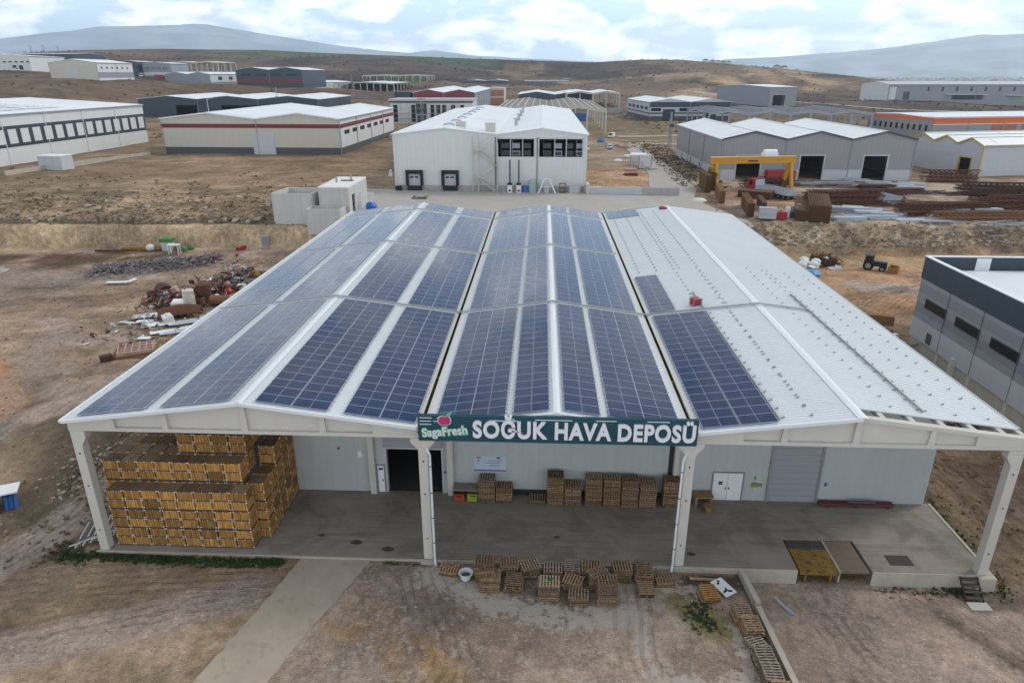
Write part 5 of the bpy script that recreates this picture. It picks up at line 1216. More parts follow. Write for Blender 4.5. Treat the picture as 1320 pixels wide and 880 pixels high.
# ------------------------------------------------------------------ solar panels (each a thing; the far rows one object)
PW, PH = 2.19, 1.117
def panel_geo(mbf, mbg, T=None):
    for (x0,x1,y0,y1) in ((-PW/2,PW/2,-PH/2,-PH/2+.016),(-PW/2,PW/2,PH/2-.016,PH/2),(-PW/2,-PW/2+.025,-PH/2+.016,PH/2-.016),(PW/2-.025,PW/2,-PH/2+.016,PH/2-.016)):
        mbf.box(x0,x1,y0,y1,0,.04,0,T)
    v = [(-PW/2+.025,-PH/2+.016,.036),(PW/2-.025,-PH/2+.016,.036),(PW/2-.025,PH/2-.016,.036),(-PW/2+.025,PH/2-.016,.036)]
    if T is not None: v = [T @ Vector(p) for p in v]
    mbg.add(v, [(0,1,2,3)], 0, [[(0,0),(1,0),(1,1),(0,1)]])
mf, mg, mr = MB(), MB(), MB(); panel_geo(mf, mg)
for s in (-1,1):
    for y_ in (-.28,.28): mr.box(min(s*PW/2,s*(PW/2+.07)), max(s*PW/2,s*(PW/2+.07)), y_-.025, y_+.025, -.05, .0)
proto = mf.build('solar_panel', M['frame_alu']); mg.build('glass', M['solar'], proto); mr.build('rail_end', M['rail_metal'], proto)
STR = [(0,'left',(.42,4.95)),(0,'left',(5.86,10.24)),(0,'right',(11.85,16.3)),(0,'right',(17.25,21.65)),
       (1,'left',(22.85,27.1)),(1,'left',(27.6,29.72)),(1,'right',(30.62,32.8)),(1,'right',(33.35,37.6))]
cols = []
for k, side, (a, b) in STR:
    nc = 1 if b-a < 3 else 2; wd = (b-a)/nc
    for c in range(nc): cols.append((k, side, a+wd*(c+.5)))
GAB = ['left gable','middle gable','right gable']
slot = []; farslot = []
def ptf(k, side, x_, y_):
    h = (W[k+1]-W[k])/2; ang = math.atan2(RID[k], h)*(1 if side == 'right' else -1)
    return Matrix.Translation((x_, y_, roof_z(x_)+.12)) @ Matrix.Rotation(ang, 4, 'Y')
for ci, (k, side, x_) in enumerate(cols):
    cid = sum(1 for q_ in cols[:ci] if q_[0] == k)+1
    for r_ in range(18): slot.append((k, side, x_, .32+r_*1.127, r_+1, cid))
    for blk, (y0, nr) in enumerate(((21.6,18),(43.0,17),(63.8,4))):
        for r_ in range(nr):
            farslot.append((k, side, x_, y0+r_*1.127))
for c, x_ in enumerate((40.0, 42.24)):
    for r_ in range(18): slot.append((2, 'left', x_, .32+r_*1.127, r_+1, c+1))
for r_ in range(10): slot.append((2, 'left', 40.0, 21.7+r_*1.127, r_+19, 1))
for x_ in (40.0, 42.24):
    for r_ in range(4): farslot.append((2, 'left', x_, 63.8+r_*1.127))
first = True
for k, side, x_, y_, r_, c in slot:
    o = proto if first else copy_tree(proto); first = False
    y_ += PH/2-.3
    o.matrix_world = ptf(k, side, x_, y_)
    tag(o, 'dark blue solar panel on the %s, column %d from the left, %s row back' % (GAB[k], c, ordn(r_)), 'solar panel', 'solar panels in rows on the hall roof')
mf, mg = MB(), MB()
for k, side, x_, y_ in farslot: panel_geo(mf, mg, ptf(k, side, x_, y_+PH/2-.3))
nf = len(mf.f); mf.add(mg.v, [], 0); off = len(mf.v)-len(mg.v)
for i_, f_ in enumerate(mg.f):
    mf.uv[len(mf.f)] = mg.uv[i_]; mf.f.append(tuple(off+q_ for q_ in f_)); mf.m.append(1)
o = mf.build('solar_panel_rows', [M['frame_alu'], M['solar']])
stuff(tag(o, 'rows of blue solar panels on the rear two thirds of the hall roof', 'solar panels'))

# roof odds and ends
def drum(loc):
    r = empty('cable_reel', loc, .4, 'red metal reel standing on the white roof by the solar panels', 'reel')
    mb = MB(); mb.box(-.38,.38,-.3,.3,.06,.62); mb.build('body', M['red'], r)
    mb = MB(); mb.bar((-.42,-.33,0),(-.42,.33,0),.06); mb.bar((.42,-.33,0),(.42,.33,0),.06); mb.bar((-.42,-.33,.68),(.42,-.33,.68),.05); mb.bar((-.42,.33,.68),(.42,.33,.68),.05)
    for sx in (-1,1):
        for sy in (-1,1): mb.bar((sx*.42,sy*.33,0),(sx*.42,sy*.33,.7),.05)
    mb.build('frame', M['rail_metal'], r)
drum((43.0, 22.3, roof_z(43.0)+.06))
mb = MB(); mb.lathe([(.05,0),(.42,.02),(.5,.18),(.36,.36),(.12,.44),(.0,.45)], (0,0,0), 12)
o = mb.build('cloth_bundle', M['red'], smooth=True); o.location = (47.2, 66.5, roof_z(47.2)+.05); o.scale = (1.4,.8,.9); tag(o, 'small red bundle lying near the back of the bare white roof', 'bundle')

# ------------------------------------------------------------------ sign above the canopy
sg = empty('hall_sign', (21.9, -.62, 9.2), 0, 'long dark teal slatted sign with white capitals and an apple logo above the canopy', 'sign')
SW, SH = 16.6, 1.78
mb = MB(); mb.box(0, SW, .06, .12, 0, SH); mb.build('backing', M['teal_back'], sg)
mb = MB(); ns = 11
for k in range(ns):
    z0 = SH*k/ns; mb.box(0, SW, -.02, .058, z0+.015, z0+SH/ns-.02)
for (x_, w_, k) in ((.12,.75,9.55),(1.15,.45,9.55),(.12,.7,8.2),(.95,.7,8.2),(.12,.7,6.9),(5.2,.6,9.6),(7.0,2.2,9.55),(4.3,1.7,8.9),(10.6,1.2,9.6),(13.6,1.3,9.65)):
    z0 = SH*k/ns; mb.box(x_, x_+w_, -.03, -.021, z0, z0+.05, 1)
mb.build('slat', [M['teal_slat'], M['letter']], sg)
mb = MB()
for x_ in (.4, 5.5, 11, 16.2): mb.bar((x_,.12,SH*.7),(x_,.66,SH*.55),.08); mb.bar((x_,.12,.3),(x_,.62,.3),.08)
mb.build('bracket', M['rail_metal'], sg)
def text(name, s, size, loc, m_, parent, off=.0, ext=.06, width=None, rot=0, shear=0, spacing=1.0):
    cu = bpy.data.curves.new('lettering', 'FONT'); cu.body = s; cu.size = size; cu.extrude = ext; cu.offset = off; cu.shear = shear; cu.space_character = spacing; cu.resolution_u = 4
    t_ = bpy.data.objects.new('lettering', cu); COL.objects.link(t_)
    bpy.context.view_layer.update()
    me = bpy.data.meshes.new_from_object(t_.evaluated_get(bpy.context.evaluated_depsgraph_get()))
    bpy.data.objects.remove(t_); bpy.data.curves.remove(cu)
    co = np.array([v.co[:] for v in me.vertices]); x0, x1 = co[:,0].min(), co[:,0].max()
    sx = 1 if width is None else width/(x1-x0)
    for v in me.vertices: v.co.x = (v.co.x-x0)*sx
    me.materials.clear(); me.materials.append(m_)
    o = bpy.data.objects.new(name, me); COL.objects.link(o); o.parent = parent
    o.location = loc; o.rotation_euler = (math.pi/2, rot, 0)
    return o
for wd_, x_, w_ in (('SOĞUK', 3.32, 4.50), ('HAVA', 8.30, 3.25), ('DEPOSU', 11.96, 4.50)):
    pass
text('lettering', 'SOĞUK', 1.50, (3.30,-.09,.40), M['letter'], sg, off=.055, width=4.45, spacing=1.1)
text('lettering', 'HAVA', 1.50, (8.18,-.09,.38), M['letter'], sg, off=.055, width=3.35, spacing=1.1)
text('lettering', 'DEPOSÜ', 1.50, (11.9,-.09,.36), M['letter'], sg, off=.055, width=4.55, spacing=1.1)
lg = text('logo_lettering', 'SagaFresh', .78, (.28,-.115,.34), mat('logo_white', (.62,.66,.64), .5, var=.02), sg, off=.02, width=2.72, rot=-.10, ext=.02)
text('logo_lettering', 'SagaFresh', .78, (.25,-.075,.30), M['leaf_green'], sg, off=.075, width=2.80, rot=-.10, ext=.02)
mb = MB(); prof = []
for i_ in range(28):
    t_ = 2*math.pi*i_/28; rr = .40*(1-.10*math.cos(2*t_)) ; zz = math.sin(t_)*.30; zz -= .07*math.exp(-((math.cos(t_))/.25)**2)*(1 if math.sin(t_) > 0 else -.2)
    prof.append((1.62+rr*math.cos(t_)*1.0, 1.42+zz))
mb.prism(prof[::-1], 'y', -.08, -.03); ap = mb.build('apple_logo', M['apple'], sg)
mb = MB(); mb.prism([(1.62+(p[0]-1.62)*1.13, 1.42+(p[1]-1.42)*1.16) for p in prof][::-1], 'y', -.045, -.025); mb.build('apple_outline', M['letter'], sg)
mb = MB(); lf = [(1.66,1.70),(1.74,1.86),(1.95,1.95),(2.10,2.08),(2.06,1.86),(1.92,1.72)]; mb.prism(lf[::-1], 'y', -.085, -.03); mb.build('leaf', M['leaf_green'], ap)
mb = MB(); mb.bar((1.60,-.06,1.62),(1.58,-.06,1.84),.05); mb.build('stem', M['leaf_green'], ap)

# ------------------------------------------------------------------ dock: leveller, plates, stairs, retaining wall
lv = empty('dock_leveller', (46, 0, 0), 0, 'yellow steel dock leveller with dark stains set into the platform edge', 'dock leveller')
mb = MB(); mb.box(.12,2.62,-.15,2.1,-.12,-.05); mb.build('deck_plate', M['stain'], lv)
mb = MB(); mb.box(.12,2.62,-.17,-.151,-.3,-.05); mb.box(.5,.62,-.1,.1,-1.0,-.12); mb.box(2.1,2.22,-.1,.1,-1.0,-.12); mb.build('lip_frame', M['stain'], lv)
mb = MB()
for k in range(3): mb.box(.1,2.64,2.15+k*.3,2.36+k*.3,-.12,-.03)
mb.build('timber_step', M['wood_dark'], lv)
mb = MB(); mb.box(2.72,4.55,-.08,3.0,-.2,-.06); o = mb.build('side_plate', mat('rusty_plate', (.16,.12,.09), .8, var=.25, scale=3, dirt=((.05,.03,.02),.62)), lv)
mb = MB(); mb.box(2.62,2.72,-.1,3.05,-.9,-.01); mb.build('divider', M['kerb_concrete'], lv)
mb = MB(); mb.box(52.2,53.7,.62,1.62,.004,.03); o = mb.build('floor_hatch', M['asph']); tag(o, 'dark red steel floor hatch set in the platform near the right column', 'hatch')
st = empty('dock_stairs', (56.1,-.2,-1.06), 0, 'small dark metal stairs with four treads up to the platform corner', 'stairs')
for k in range(4):
    mb = MB(); mb.box(0,1.05,-1.15+k*.28,-.85+k*.28,.2+k*.24,.245+k*.24); mb.build('tread', M['wood_dark'], st)
for x_ in (0,1.05):
    mb = MB(); mb.bar((x_,-1.2,.05),(x_,-.05,1.03),.05,.16); mb.build('stringer', M['rust_dark'], st)
mb = MB(); mb.box(-.05,1.2,-1.9,-1.22,.0,.06); mb.build('base_slab', M['concrete'], st)
mb = MB(); mb.bar((42.32,-.2,-.55),(42.55,-3.2,-.55),.32,1.25); mb.bar((42.56,-3.3,-.62),(43.2,-14,-.62),.34,1.0)
o = mb.build('retaining_wall', M['kerb_concrete']); tag(o, 'low concrete retaining wall between the yard and the gravel apron', 'wall')
# concrete ramp
mb = MB()
rp0 = [(13.6,-.22),(18.15,-.22),(17.2,-3.2),(15.6,-8),(14.4,-12.5),(13.4,-16),(9.2,-16),(10.6,-12),(12.0,-7),(13.0,-2.6),(13.6,-.22)]
rp_ = []; rj = random.Random(3)
for (ax, ay), (bx, by) in zip(rp0[:-1], rp0[1:]):
    k_ = max(1, int(math.hypot(bx-ax, by-ay)/.35))
    for i in range(k_):
        t_ = i/k_; jj = .13 if i else .05
        rp_.append((ax+(bx-ax)*t_+(rj.gauss(0,jj*.4) if ay < -.3 or by < -.3 else 0), ay+(by-ay)*t_))
mb.prism(rp_[::-1], 'z', -.3, -.075); mb.prism([(p[0],p[1]) for p in rp_], 'z', -.075, -.3) if False else None
struct(mb.build('concrete_ramp', mat('ramp_concrete', (.36,.30,.235), .9, var=.28, scale=1.0, bump=.25, dirt=((.27,.22,.165),.55))))

# ------------------------------------------------------------------ pallets
M['pal_shaded'] = wood_bin_mat('pallet_inside_shaded', (.23,.15,.08))  # darker wood for the inner boards; shade of the gaps put into the colour
def make_pallet(kind):
    wm = M['p_'+kind]; mb = MB()
    for k in range(7): mb.box(-.6+k*.185, -.6+k*.185+.09, -.5, .5, .145, .168)
    r = mb.build('wooden_pallet', wm)
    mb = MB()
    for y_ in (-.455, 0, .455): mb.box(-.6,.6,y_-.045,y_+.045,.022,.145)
    mb.build('stringer', M['pal_shaded'], r)
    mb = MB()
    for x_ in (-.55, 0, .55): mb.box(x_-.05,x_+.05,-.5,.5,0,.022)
    mb.build('base_board', M['pal_shaded'] if kind != 'wood_orange' else wm, r)
    return r
PAL = {k: make_pallet(k) for k in ('wood','wood_grey','wood_pale','wood_orange')}
usedp = set(); PTH = .172
TONE = {'wood':'brown','wood_grey':'grey weathered','wood_pale':'pale','wood_orange':'orange'}
def stack(x, y, z, n, kinds, where, group, rz=0, topkind=None, flip=False, toprot=0, jit=.04, rnd=random.Random(11), topshift=(0,0)):
    for i in range(n):
        k = topkind if (topkind and i == n-1) else rnd.choice(kinds)
        o = copy_tree(PAL[k]) if k in usedp else PAL[k]; usedp.add(k)
        dz = z+i*(PTH if n > 1 else .17)
        top = i == n-1
        o.location = (x+rnd.uniform(-jit,jit)+(topshift[0] if top else 0), y+rnd.uniform(-jit,jit)+(topshift[1] if top else 0), dz)
        o.rotation_euler = (0, 0, rz+rnd.uniform(-1,1)*jit*1.2+(toprot if top else 0))
        if flip and i >= n-2: o.rotation_euler.z = rz+math.pi/2
        pos = 'only' if n == 1 else 'topmost' if top else 'bottom' if i == 0 else ORD[i+1]+' up'
        tag(o, '%s pallet, %s, in stack %s' % (TONE[k], pos, where), 'pallet', group)
G1 = 'pallets stacked against the back wall'
ws = [(25.4,6.85,11,'wood_grey','leftmost along the wall by the notice board'),(26.7,6.9,6,'wood','second along the wall'),(29.15,6.8,2,'wood','lying low left of the tall orange stack'),
      (31.7-.02,6.8,13,'wood_orange','tall and orange, fourth along the wall'),(31.75+1.3,6.8,8,'wood','fifth along the wall'),(34.55,6.75,12,'wood_orange','sixth along the wall'),(35.88,6.75,13,'wood_orange','seventh along the wall'),
      (37.2,6.75,12,'wood_orange','eighth along the wall'),(38.5,6.65,11,'wood','ninth along the wall'),(40.2,6.75,12,'wood_orange','rightmost against the wall behind the column')]
ws = [(25.35,6.95,11,'wood_grey','leftmost along the wall by the notice board'),(26.65,7.0,7,'wood','second along the wall'),(29.1,6.85,2,'wood','lying low, third along the wall'),
      (30.45,6.85,14,'wood_orange','fourth along the wall'),(31.75,6.85,9,'wood','fifth along the wall'),(33.25,6.8,13,'wood_orange','sixth along the wall'),(34.58,6.8,13,'wood_orange','seventh along the wall'),
      (35.9,6.75,13,'wood_orange','eighth along the wall'),(37.2,6.65,12,'wood','ninth along the wall'),(38.95,6.8,13,'wood_orange','rightmost along the wall')]
for x_, y_, n_, k_, w_ in ws: stack(x_, y_, .012, n_, [k_, k_, 'wood'], w_, G1, jit=.025)
G2 = 'pallets stacked in the front yard'
ZY = lambda x, y: hz(x, y)+.03
ys_ = [ # x, y, n, kinds, label, rz, topkind, flip, toprot, shift
 (23.5,-1.1,2,['wood_orange','wood'],'alone by the left downpipe',-.15,'wood',False,0,(0,0)),
 (25.85,-1.5,8,['wood'],'behind the slipped one, left group',0,'wood',False,0,(0,0)),
 (26.25,-2.35,7,['wood','wood'],'with slipped top pallets, left group',.05,'wood',False,.12,(-.35,.45)),
 (27.35,-.95,5,['wood_grey'],'with orange top by the platform edge',.05,'wood',False,0,(0,0)),
 (28.7,-1.05,5,['wood','wood_grey'],'with pale turned top by the platform edge',.0,'wood_pale',False,.35,(0,0)),
 (27.75,-2.3,4,['wood','wood_grey'],'left of the green scrap',-.05,'wood',True,0,(0,0)),
 (30.2,-1.0,4,['wood_grey'],'dark and low against the platform edge',0,'wood_grey',False,0,(0,0)),
 (31.4,-.95,5,['wood_grey'],'grey, boards along the platform edge',1.57,'wood_grey',False,0,(0,0)),
 (29.9,-2.9,7,['wood','wood_grey'],'carrying the green scrap',0,'wood_pale',False,.0,(.05,-.1)),
 (31.45,-2.1,4,['wood_grey','wood'],'turned orange top, behind the pale one',-.12,'wood',False,-.2,(0,0)),
 (31.75,-3.15,3,['wood','wood'],'low, pale top leaning, between two tall ones',.05,'wood_pale',False,-.1,(0,0)),
 (32.6,-.95,5,['wood'],'behind the crooked pale top by the platform',0,'wood',False,0,(0,0)),
 (33.05,-1.95,7,['wood_grey','wood'],'crooked pale top pallet, right group',.1,'wood_pale',False,.35,(-.05,0)),
 (33.45,-3.1,9,['wood','wood_grey'],'tallest of the right group',.0,'wood',False,.03,(0,0)),
 (34.35+.2,-1.0,6,['wood_grey','wood'],'dark based, left of the crosswise one',.02,'wood',False,0,(0,0)),
 (35.95,-1.0,6,['wood_grey'],'by the platform with boards crosswise',.02,'wood',True,0,(0,0)),
 (35.95,-2.15,2,['wood','wood'],'low, before the crosswise one',0,'wood',True,0,(0,0)),
 (37.25,-1.25,2,['wood'],'low by the right downpipe',.03,'wood',False,.04,(0,0)),
]
for x_, y_, n_, k_, w_, rz_, tk, fl, tr_, sh in ys_: stack(x_, y_, ZY(x_,y_), n_, k_, w_, G2, rz=rz_, topkind=tk, flip=fl, toprot=tr_, topshift=sh, jit=.05)
G3 = 'pallets along the retaining wall'
for x_, y_, n_, k_, w_, rz_, tk, fl in [(39.75,-2.5,3,['wood_orange','wood'],'alone beside the tipped white board',.15,'wood_orange',True),
   (41.35,-4.2,4,['wood','wood_grey'],'first along the retaining wall',.08,'wood_pale',True),(41.6,-5.2,4,['wood','wood_grey'],'second along the retaining wall',.05,'wood',True),(41.6,-6.4,2,['wood_grey'],'third along the retaining wall',.35,'wood_grey',True),
   (41.65,-7.5,4,['wood_grey'],'fourth along the retaining wall',.03,'wood_grey',True),(41.75,-8.6,4,['wood_grey','wood'],'fifth along the retaining wall',-.02,'wood_grey',True),(41.9,-9.8,4,['wood'],'nearest along the retaining wall',.0,'wood',True)]:
    stack(x_, y_, ZY(x_,y_), n_, k_, w_, G3, rz=rz_, topkind=tk, flip=fl)
mb = MB(); mb.prism([(0,0),(.12,.05),(.2,.2),(.1,.32),(-.05,.3),(-.14,.16),(-.1,.04)], 'z', 0, .012)
o = mb.build('plastic_bag', mat('green_bag', (.01,.16,.08), .6, var=.2)); o.location = (29.95,-3.0,ZY(29.9,-2.9)+7*PTH+.012); tag(o, 'small green plastic scrap lying on a pallet stack', 'bag')
# tub
tb = empty('plastic_tub', (24.65,-1.65,ZY(24.65,-1.65)), 0, 'round white plastic tub with debris inside beside the leftmost yard pallets', 'tub')
mb = MB(); mb.lathe([(.30,0),(.42,.42),(.48,.44),(.48,.47),(.38,.47),(.27,.06),(.0,.06)], (0,0,0), 20); mb.build('shell', M['pvc'], tb, smooth=False)
mb = MB(); mb.lathe([(.0,.2),(.32,.2),(.2,.32),(.0,.34)], (0,0,0), 12); mb.build('debris', mat('moss', (.07,.085,.04), .9, var=.3), tb)
# white board
bd = empty('foam_board', (40.85,-1.75,ZY(40.8,-1.7)), .62, 'white board with black scribbled cut-outs lying by the retaining wall', 'board')
mb = MB(); mb.cbox((0,0,.20),(1.0,1.35,.06),0,0,(.15,.1)); mb.build('sheet', M['white_paint'], bd)
mb = MB()
for (x_,y_,w_,h_,a_) in [(-.1,.35,.3,.12,.4),(.05,.5,.2,.1,-.3),(-.15,-.3,.45,.12,.2),(.12,-.42,.3,.14,-.5),(.0,-.18,.25,.1,.9)]: mb.cbox((x_,y_,.245+y_*.15-x_*.1),(w_,h_,.012),a_,0,(.15,.1))
mb.build('cut_out', M['black'], bd)
mb = MB(); mb.bar((38.9,-1.0,-.15),(41.0,-1.1,-.15),.14,.1); o = mb.build('timber_plank', M['wood_pale']); tag(o, 'pale plank lying along the platform edge beside the right column', 'plank')
mb = MB(); 
for i_ in range(5): mb.bar((44.15+.03*i_,-1.6-.0*i_,-1.0+.05*(i_%2)),(44.75+.05*i_,-3.0,-1.0+.05*(i_%3)),.07,.05)
o = mb.build('foil_strip', M['steel_white']); tag(o, 'crumpled pale foil strips lying on the gravel right of the retaining wall', 'scrap')

# ------------------------------------------------------------------ fruit bins
def make_bin():
    w_, d_, h_ = 1.10, 1.10, .60; mb = MB()
    nb_ = 7
    for s in (-1,1):
        for k in range(nb_):
            a = -w_/2+w_*k/nb_+.008; b = -w_/2+w_*(k+1)/nb_-.008; ins = .004*((k*7+int(s))%3)
            mb.box(a, b, s*d_/2-(.025 if s > 0 else 0)-s*ins, s*d_/2+(.025 if s < 0 else 0)-s*ins, .11, .11+h_)
        for k in range(nb_):
            a = -d_/2+.03+(d_-.06)*k/nb_+.008; b = -d_/2+.03+(d_-.06)*(k+1)/nb_-.008
            mb.box(s*w_/2-(.025 if s > 0 else 0), s*w_/2+(.025 if s < 0 else 0), a, b, .11, .11+h_)
    for sx in (-1,1):
        for sy in (-1,1):
            for z_ in (.10, .66):
                mb.box(min(sx*(w_/2+.006),sx*(w_/2-.07)), max(sx*(w_/2+.006),sx*(w_/2-.07)), min(sy*(d_/2+.006),sy*(d_/2-.0)), max(sy*(d_/2+.006),sy*(d_/2)), z_, z_+.085, 1)
                mb.box(min(sx*(w_/2+.006),sx*w_/2), max(sx*(w_/2+.006),sx*w_/2), min(sy*d_/2,sy*(d_/2-.07)), max(sy*d_/2,sy*(d_/2-.07)), z_, z_+.085, 1)
    for z_ in (.68,): mb.box(-.03,.03,-d_/2-.008,-d_/2,z_,z_+.05, 1)
    r = mb.build('wooden_bin', [M['bin'], M['bracket']])
    mb = MB()
    for k in range(8): 
        a = -w_/2+.03+(w_-.06)*k/8+.006; b = -w_/2+.03+(w_-.06)*(k+1)/8-.006; mb.box(a, b, -d_/2+.03, d_/2-.03, .11+h_-.05+.01*(k%2), .11+h_-.02+.01*(k%2))
    mb.build('lid', M['bin_top'], r)
    mb = MB()
    for x_ in (-w_/2+.12, 0, w_/2-.12): mb.box(x_-.05,x_+.05,-d_/2+.02,d_/2-.02,0,.11)
    for y_ in (-d_/2+.03, d_/2-.08): mb.box(-w_/2+.02, w_/2-.02, y_, y_+.05, .005, .115)
    for x_ in (-w_/2+.02, w_/2-.07): mb.box(x_, x_+.05, -d_/2+.09, d_/2-.09, .005, .115)
    mb.build('skid', M['wood_dark'], r)
    return r
BIN = make_bin(); bin_used = False; rb = random.Random(5)
H = {}
for r_ in range(6):
    for c in range(9):
        if r_ == 0: h_ = 6 if c < 8 else 0
        elif r_ == 1: h_ = 8 if c < 8 else 6
        elif c == 8: h_ = [0,6,6,8,8,10][r_]
        elif c < 4: h_ = 8
        else: h_ = 11
        H[r_,c] = h_
ROWN = ['front row','second row','third row','fourth row','fifth row','row by the wall']
nbin = 0
for (r_, c), h_ in H.items():
    for t_ in range(h_):
        vis = t_ == h_-1 or r_ == 0 or H.get((r_-1,c),0)-1 <= t_ or H.get((r_,c+1),0) <= t_ or c == 0
        if not vis: continue
        if c == 0 and r_ >= 2 and t_ < h_-2: continue
        x0 = .72 if r_ == 0 else (.05 if c < 8 else .25)
        o = copy_tree(BIN) if bin_used else BIN; bin_used = True; nbin += 1
        z_ = (t_//2)*1.47 + (t_%2)*.70
        o.location = (x0+1.18*(c+.5)+rb.uniform(-.02,.02), .42+1.19*(r_+.5)+rb.uniform(-.03,.03), z_+.01); o.rotation_euler = (0,0,rb.uniform(-.012,.012))
        tag(o, 'brown slatted fruit bin, %s, column %d from left, %s tier up' % (ROWN[r_], c+1, ORD[t_+1]), 'fruit bin', 'wooden fruit bins stacked under the canopy')
print('bins', nbin)
# things on the platform by the wall
cr_ = empty('work_bench', (23.75,6.9,.0), 0, 'low dusty table against the wall beside the leftmost pallet stack', 'table')
mb = MB(); mb.box(-.95,.95,-.4,.5,.95,1.02); mb.build('table_top', mat('dusty_wood', (.25,.215,.19), .9, var=.3, scale=6), cr_)
for sx in (-.9,.9):
    for sy in (-.35,.45): mb = MB(); mb.box(sx-.04,sx+.04,sy-.04,sy+.04,0,.95); mb.build('leg', M['wood_dark'], cr_)
def crate(loc, m_, label, cat='crate'):
    r = empty('plastic_crate', loc, 0, label, cat); mb = MB()
    mb.box(-.4,.4,-.3,-.26,0,.62); mb.box(-.4,.4,.26,.3,0,.62); mb.box(-.4,-.36,-.26,.26,0,.62); mb.box(.36,.4,-.26,.26,0,.62); mb.box(-.36,.36,-.26,.26,0,.04); mb.build('shell', m_, r)
    mb = MB(); mb.box(-.22,.22,-.31,-.3,.42,.52); mb.build('hand_hole', M['black'], r)
    mb = MB()
    for z_ in (.12,.24,.6): mb.box(-.42,.42,-.318,-.3,z_,z_+.03)
    mb.build('rib', m_, r)
crate((23.25,6.85,.012), mat('orange_crate', (.35,.06,.02), .5, var=.15), 'orange plastic crate under the dusty table')
crate((24.3,6.85,.012), mat('lime_crate', (.30,.33,.06), .5, var=.15), 'lime green plastic crate under the dusty table')
rl = empty('pallet_bench', (41.35,7.0,.01), .1, 'brown wooden pallet table standing left of the white double door', 'table')
mb = MB(); mb.box(-.7,.7,-.45,.45,.75,.85); mb.build('table_top', M['wood'], rl)
mb = MB(); mb.box(-.65,-.5,-.4,.4,0,.75); mb.box(.5,.65,-.4,.4,0,.75); mb.box(-.6,.6,.3,.4,.2,.7); mb.build('side_board', M['wood_grey'], rl)
mb = MB(); mb.tube((0,0,.0),(0,0,.06),.4,16); mb.tube((0,0,.06),(0,0,.42),.2,12); mb.tube((0,0,.42),(0,0,.48),.4,16); o = mb.build('cable_drum', M['wood']); o.location = (41.6,6.05,.01); tag(o, 'small wooden cable drum in front of the brown pallet table', 'drum')
mb = MB(); mb.box(49.95,55.3,6.95,7.2,.15,.3); mb.box(49.95,55.3,7.25,7.45,.15,.3)
for x_ in (50.5,52.5,54.8): mb.box(x_,x_+.15,6.9,7.5,.01,.15)
o = mb.build('steel_beam', mat('maroon_steel', (.12,.03,.03), .7, var=.2)); tag(o, 'long maroon steel beams lying on blocks along the right back wall', 'beam')
mb = MB(); mb.tube((52.0,7.1,.40),(54.0,7.1,.40),.10,10); o = mb.build('pipe', M['charcoal']); tag(o, 'dark pipe lying on top of the maroon steel beams', 'pipe')
for k, (x_, y_, r_, lb) in enumerate([(14.3,2.6,.32,'leftmost of the three damp dark spots'),(16.9,1.6,.42,'middle of the three damp dark spots'),(19.2,.75,.45,'right of the three damp dark spots')]):
    pass
stm = mat('oil_stain', (.06,.045,.02), .6, var=.3)
for x_, y_, r_ in [(14.2,2.1,.26),(16.8,1.45,.40),(19.1,.85,.42),(30.5,2.6,.22),(39.4,1.2,.3)]:
    mb = MB(); mb.prism([(x_+r_*math.cos(i_*.449)*(1+.2*math.sin(i_*2.1)), y_+.6*r_*math.sin(i_*.449)*(1+.2*math.cos(i_*1.7))) for i_ in range(14)], 'z', .004, .002); struct(mb.build('floor_stain', stm))
# white-brown planks left of the bins
lm = empty('steel_lattice', (-1.2,1.6,-.1), .35, 'pile of pale steel trestles lying beside the left column and the fruit bins', 'scrap')
rr = random.Random(2)
for k in range(16):
    mb = MB(); z_ = .12+.07*(k//2); x_ = -1.3+.16*k
    mb.bar((x_,-1.2,z_),(x_+.3,1.5,z_+.15),.07); mb.bar((x_-.4,-1.0+.2*(k%3),z_+.06),(x_+1.0,-.7+.25*(k%4),z_+.1),.06); mb.build('bar', M['purple_grey'] if k % 3 else M['bracket'], lm)
bx = empty('covered_trailer', (-10.6,4.6,hz(-10.6,4.6)), .5, 'dark shed corner with a white lid and blue tarpaulin at the left edge', 'shed')
mb = MB(); mb.box(-3.2,-.2,-1.2,1.0,0,1.5); mb.build('body', M['charcoal'], bx)
mb = MB(); mb.box(-.4,1.35,-.9,.6,1.35,1.45); mb.build('lid', M['white_paint'], bx)
mb = MB(); 
for i_ in range(6): mb.cbox((.35+.12*i_,-.35+.1*math.sin(i_*2),.55-.02*i_),(.22,1.0,1.2),.3+.25*math.sin(i_*1.3),0,(.15*math.sin(i_),.1))
mb.build('tarpaulin', M['blue'], bx)

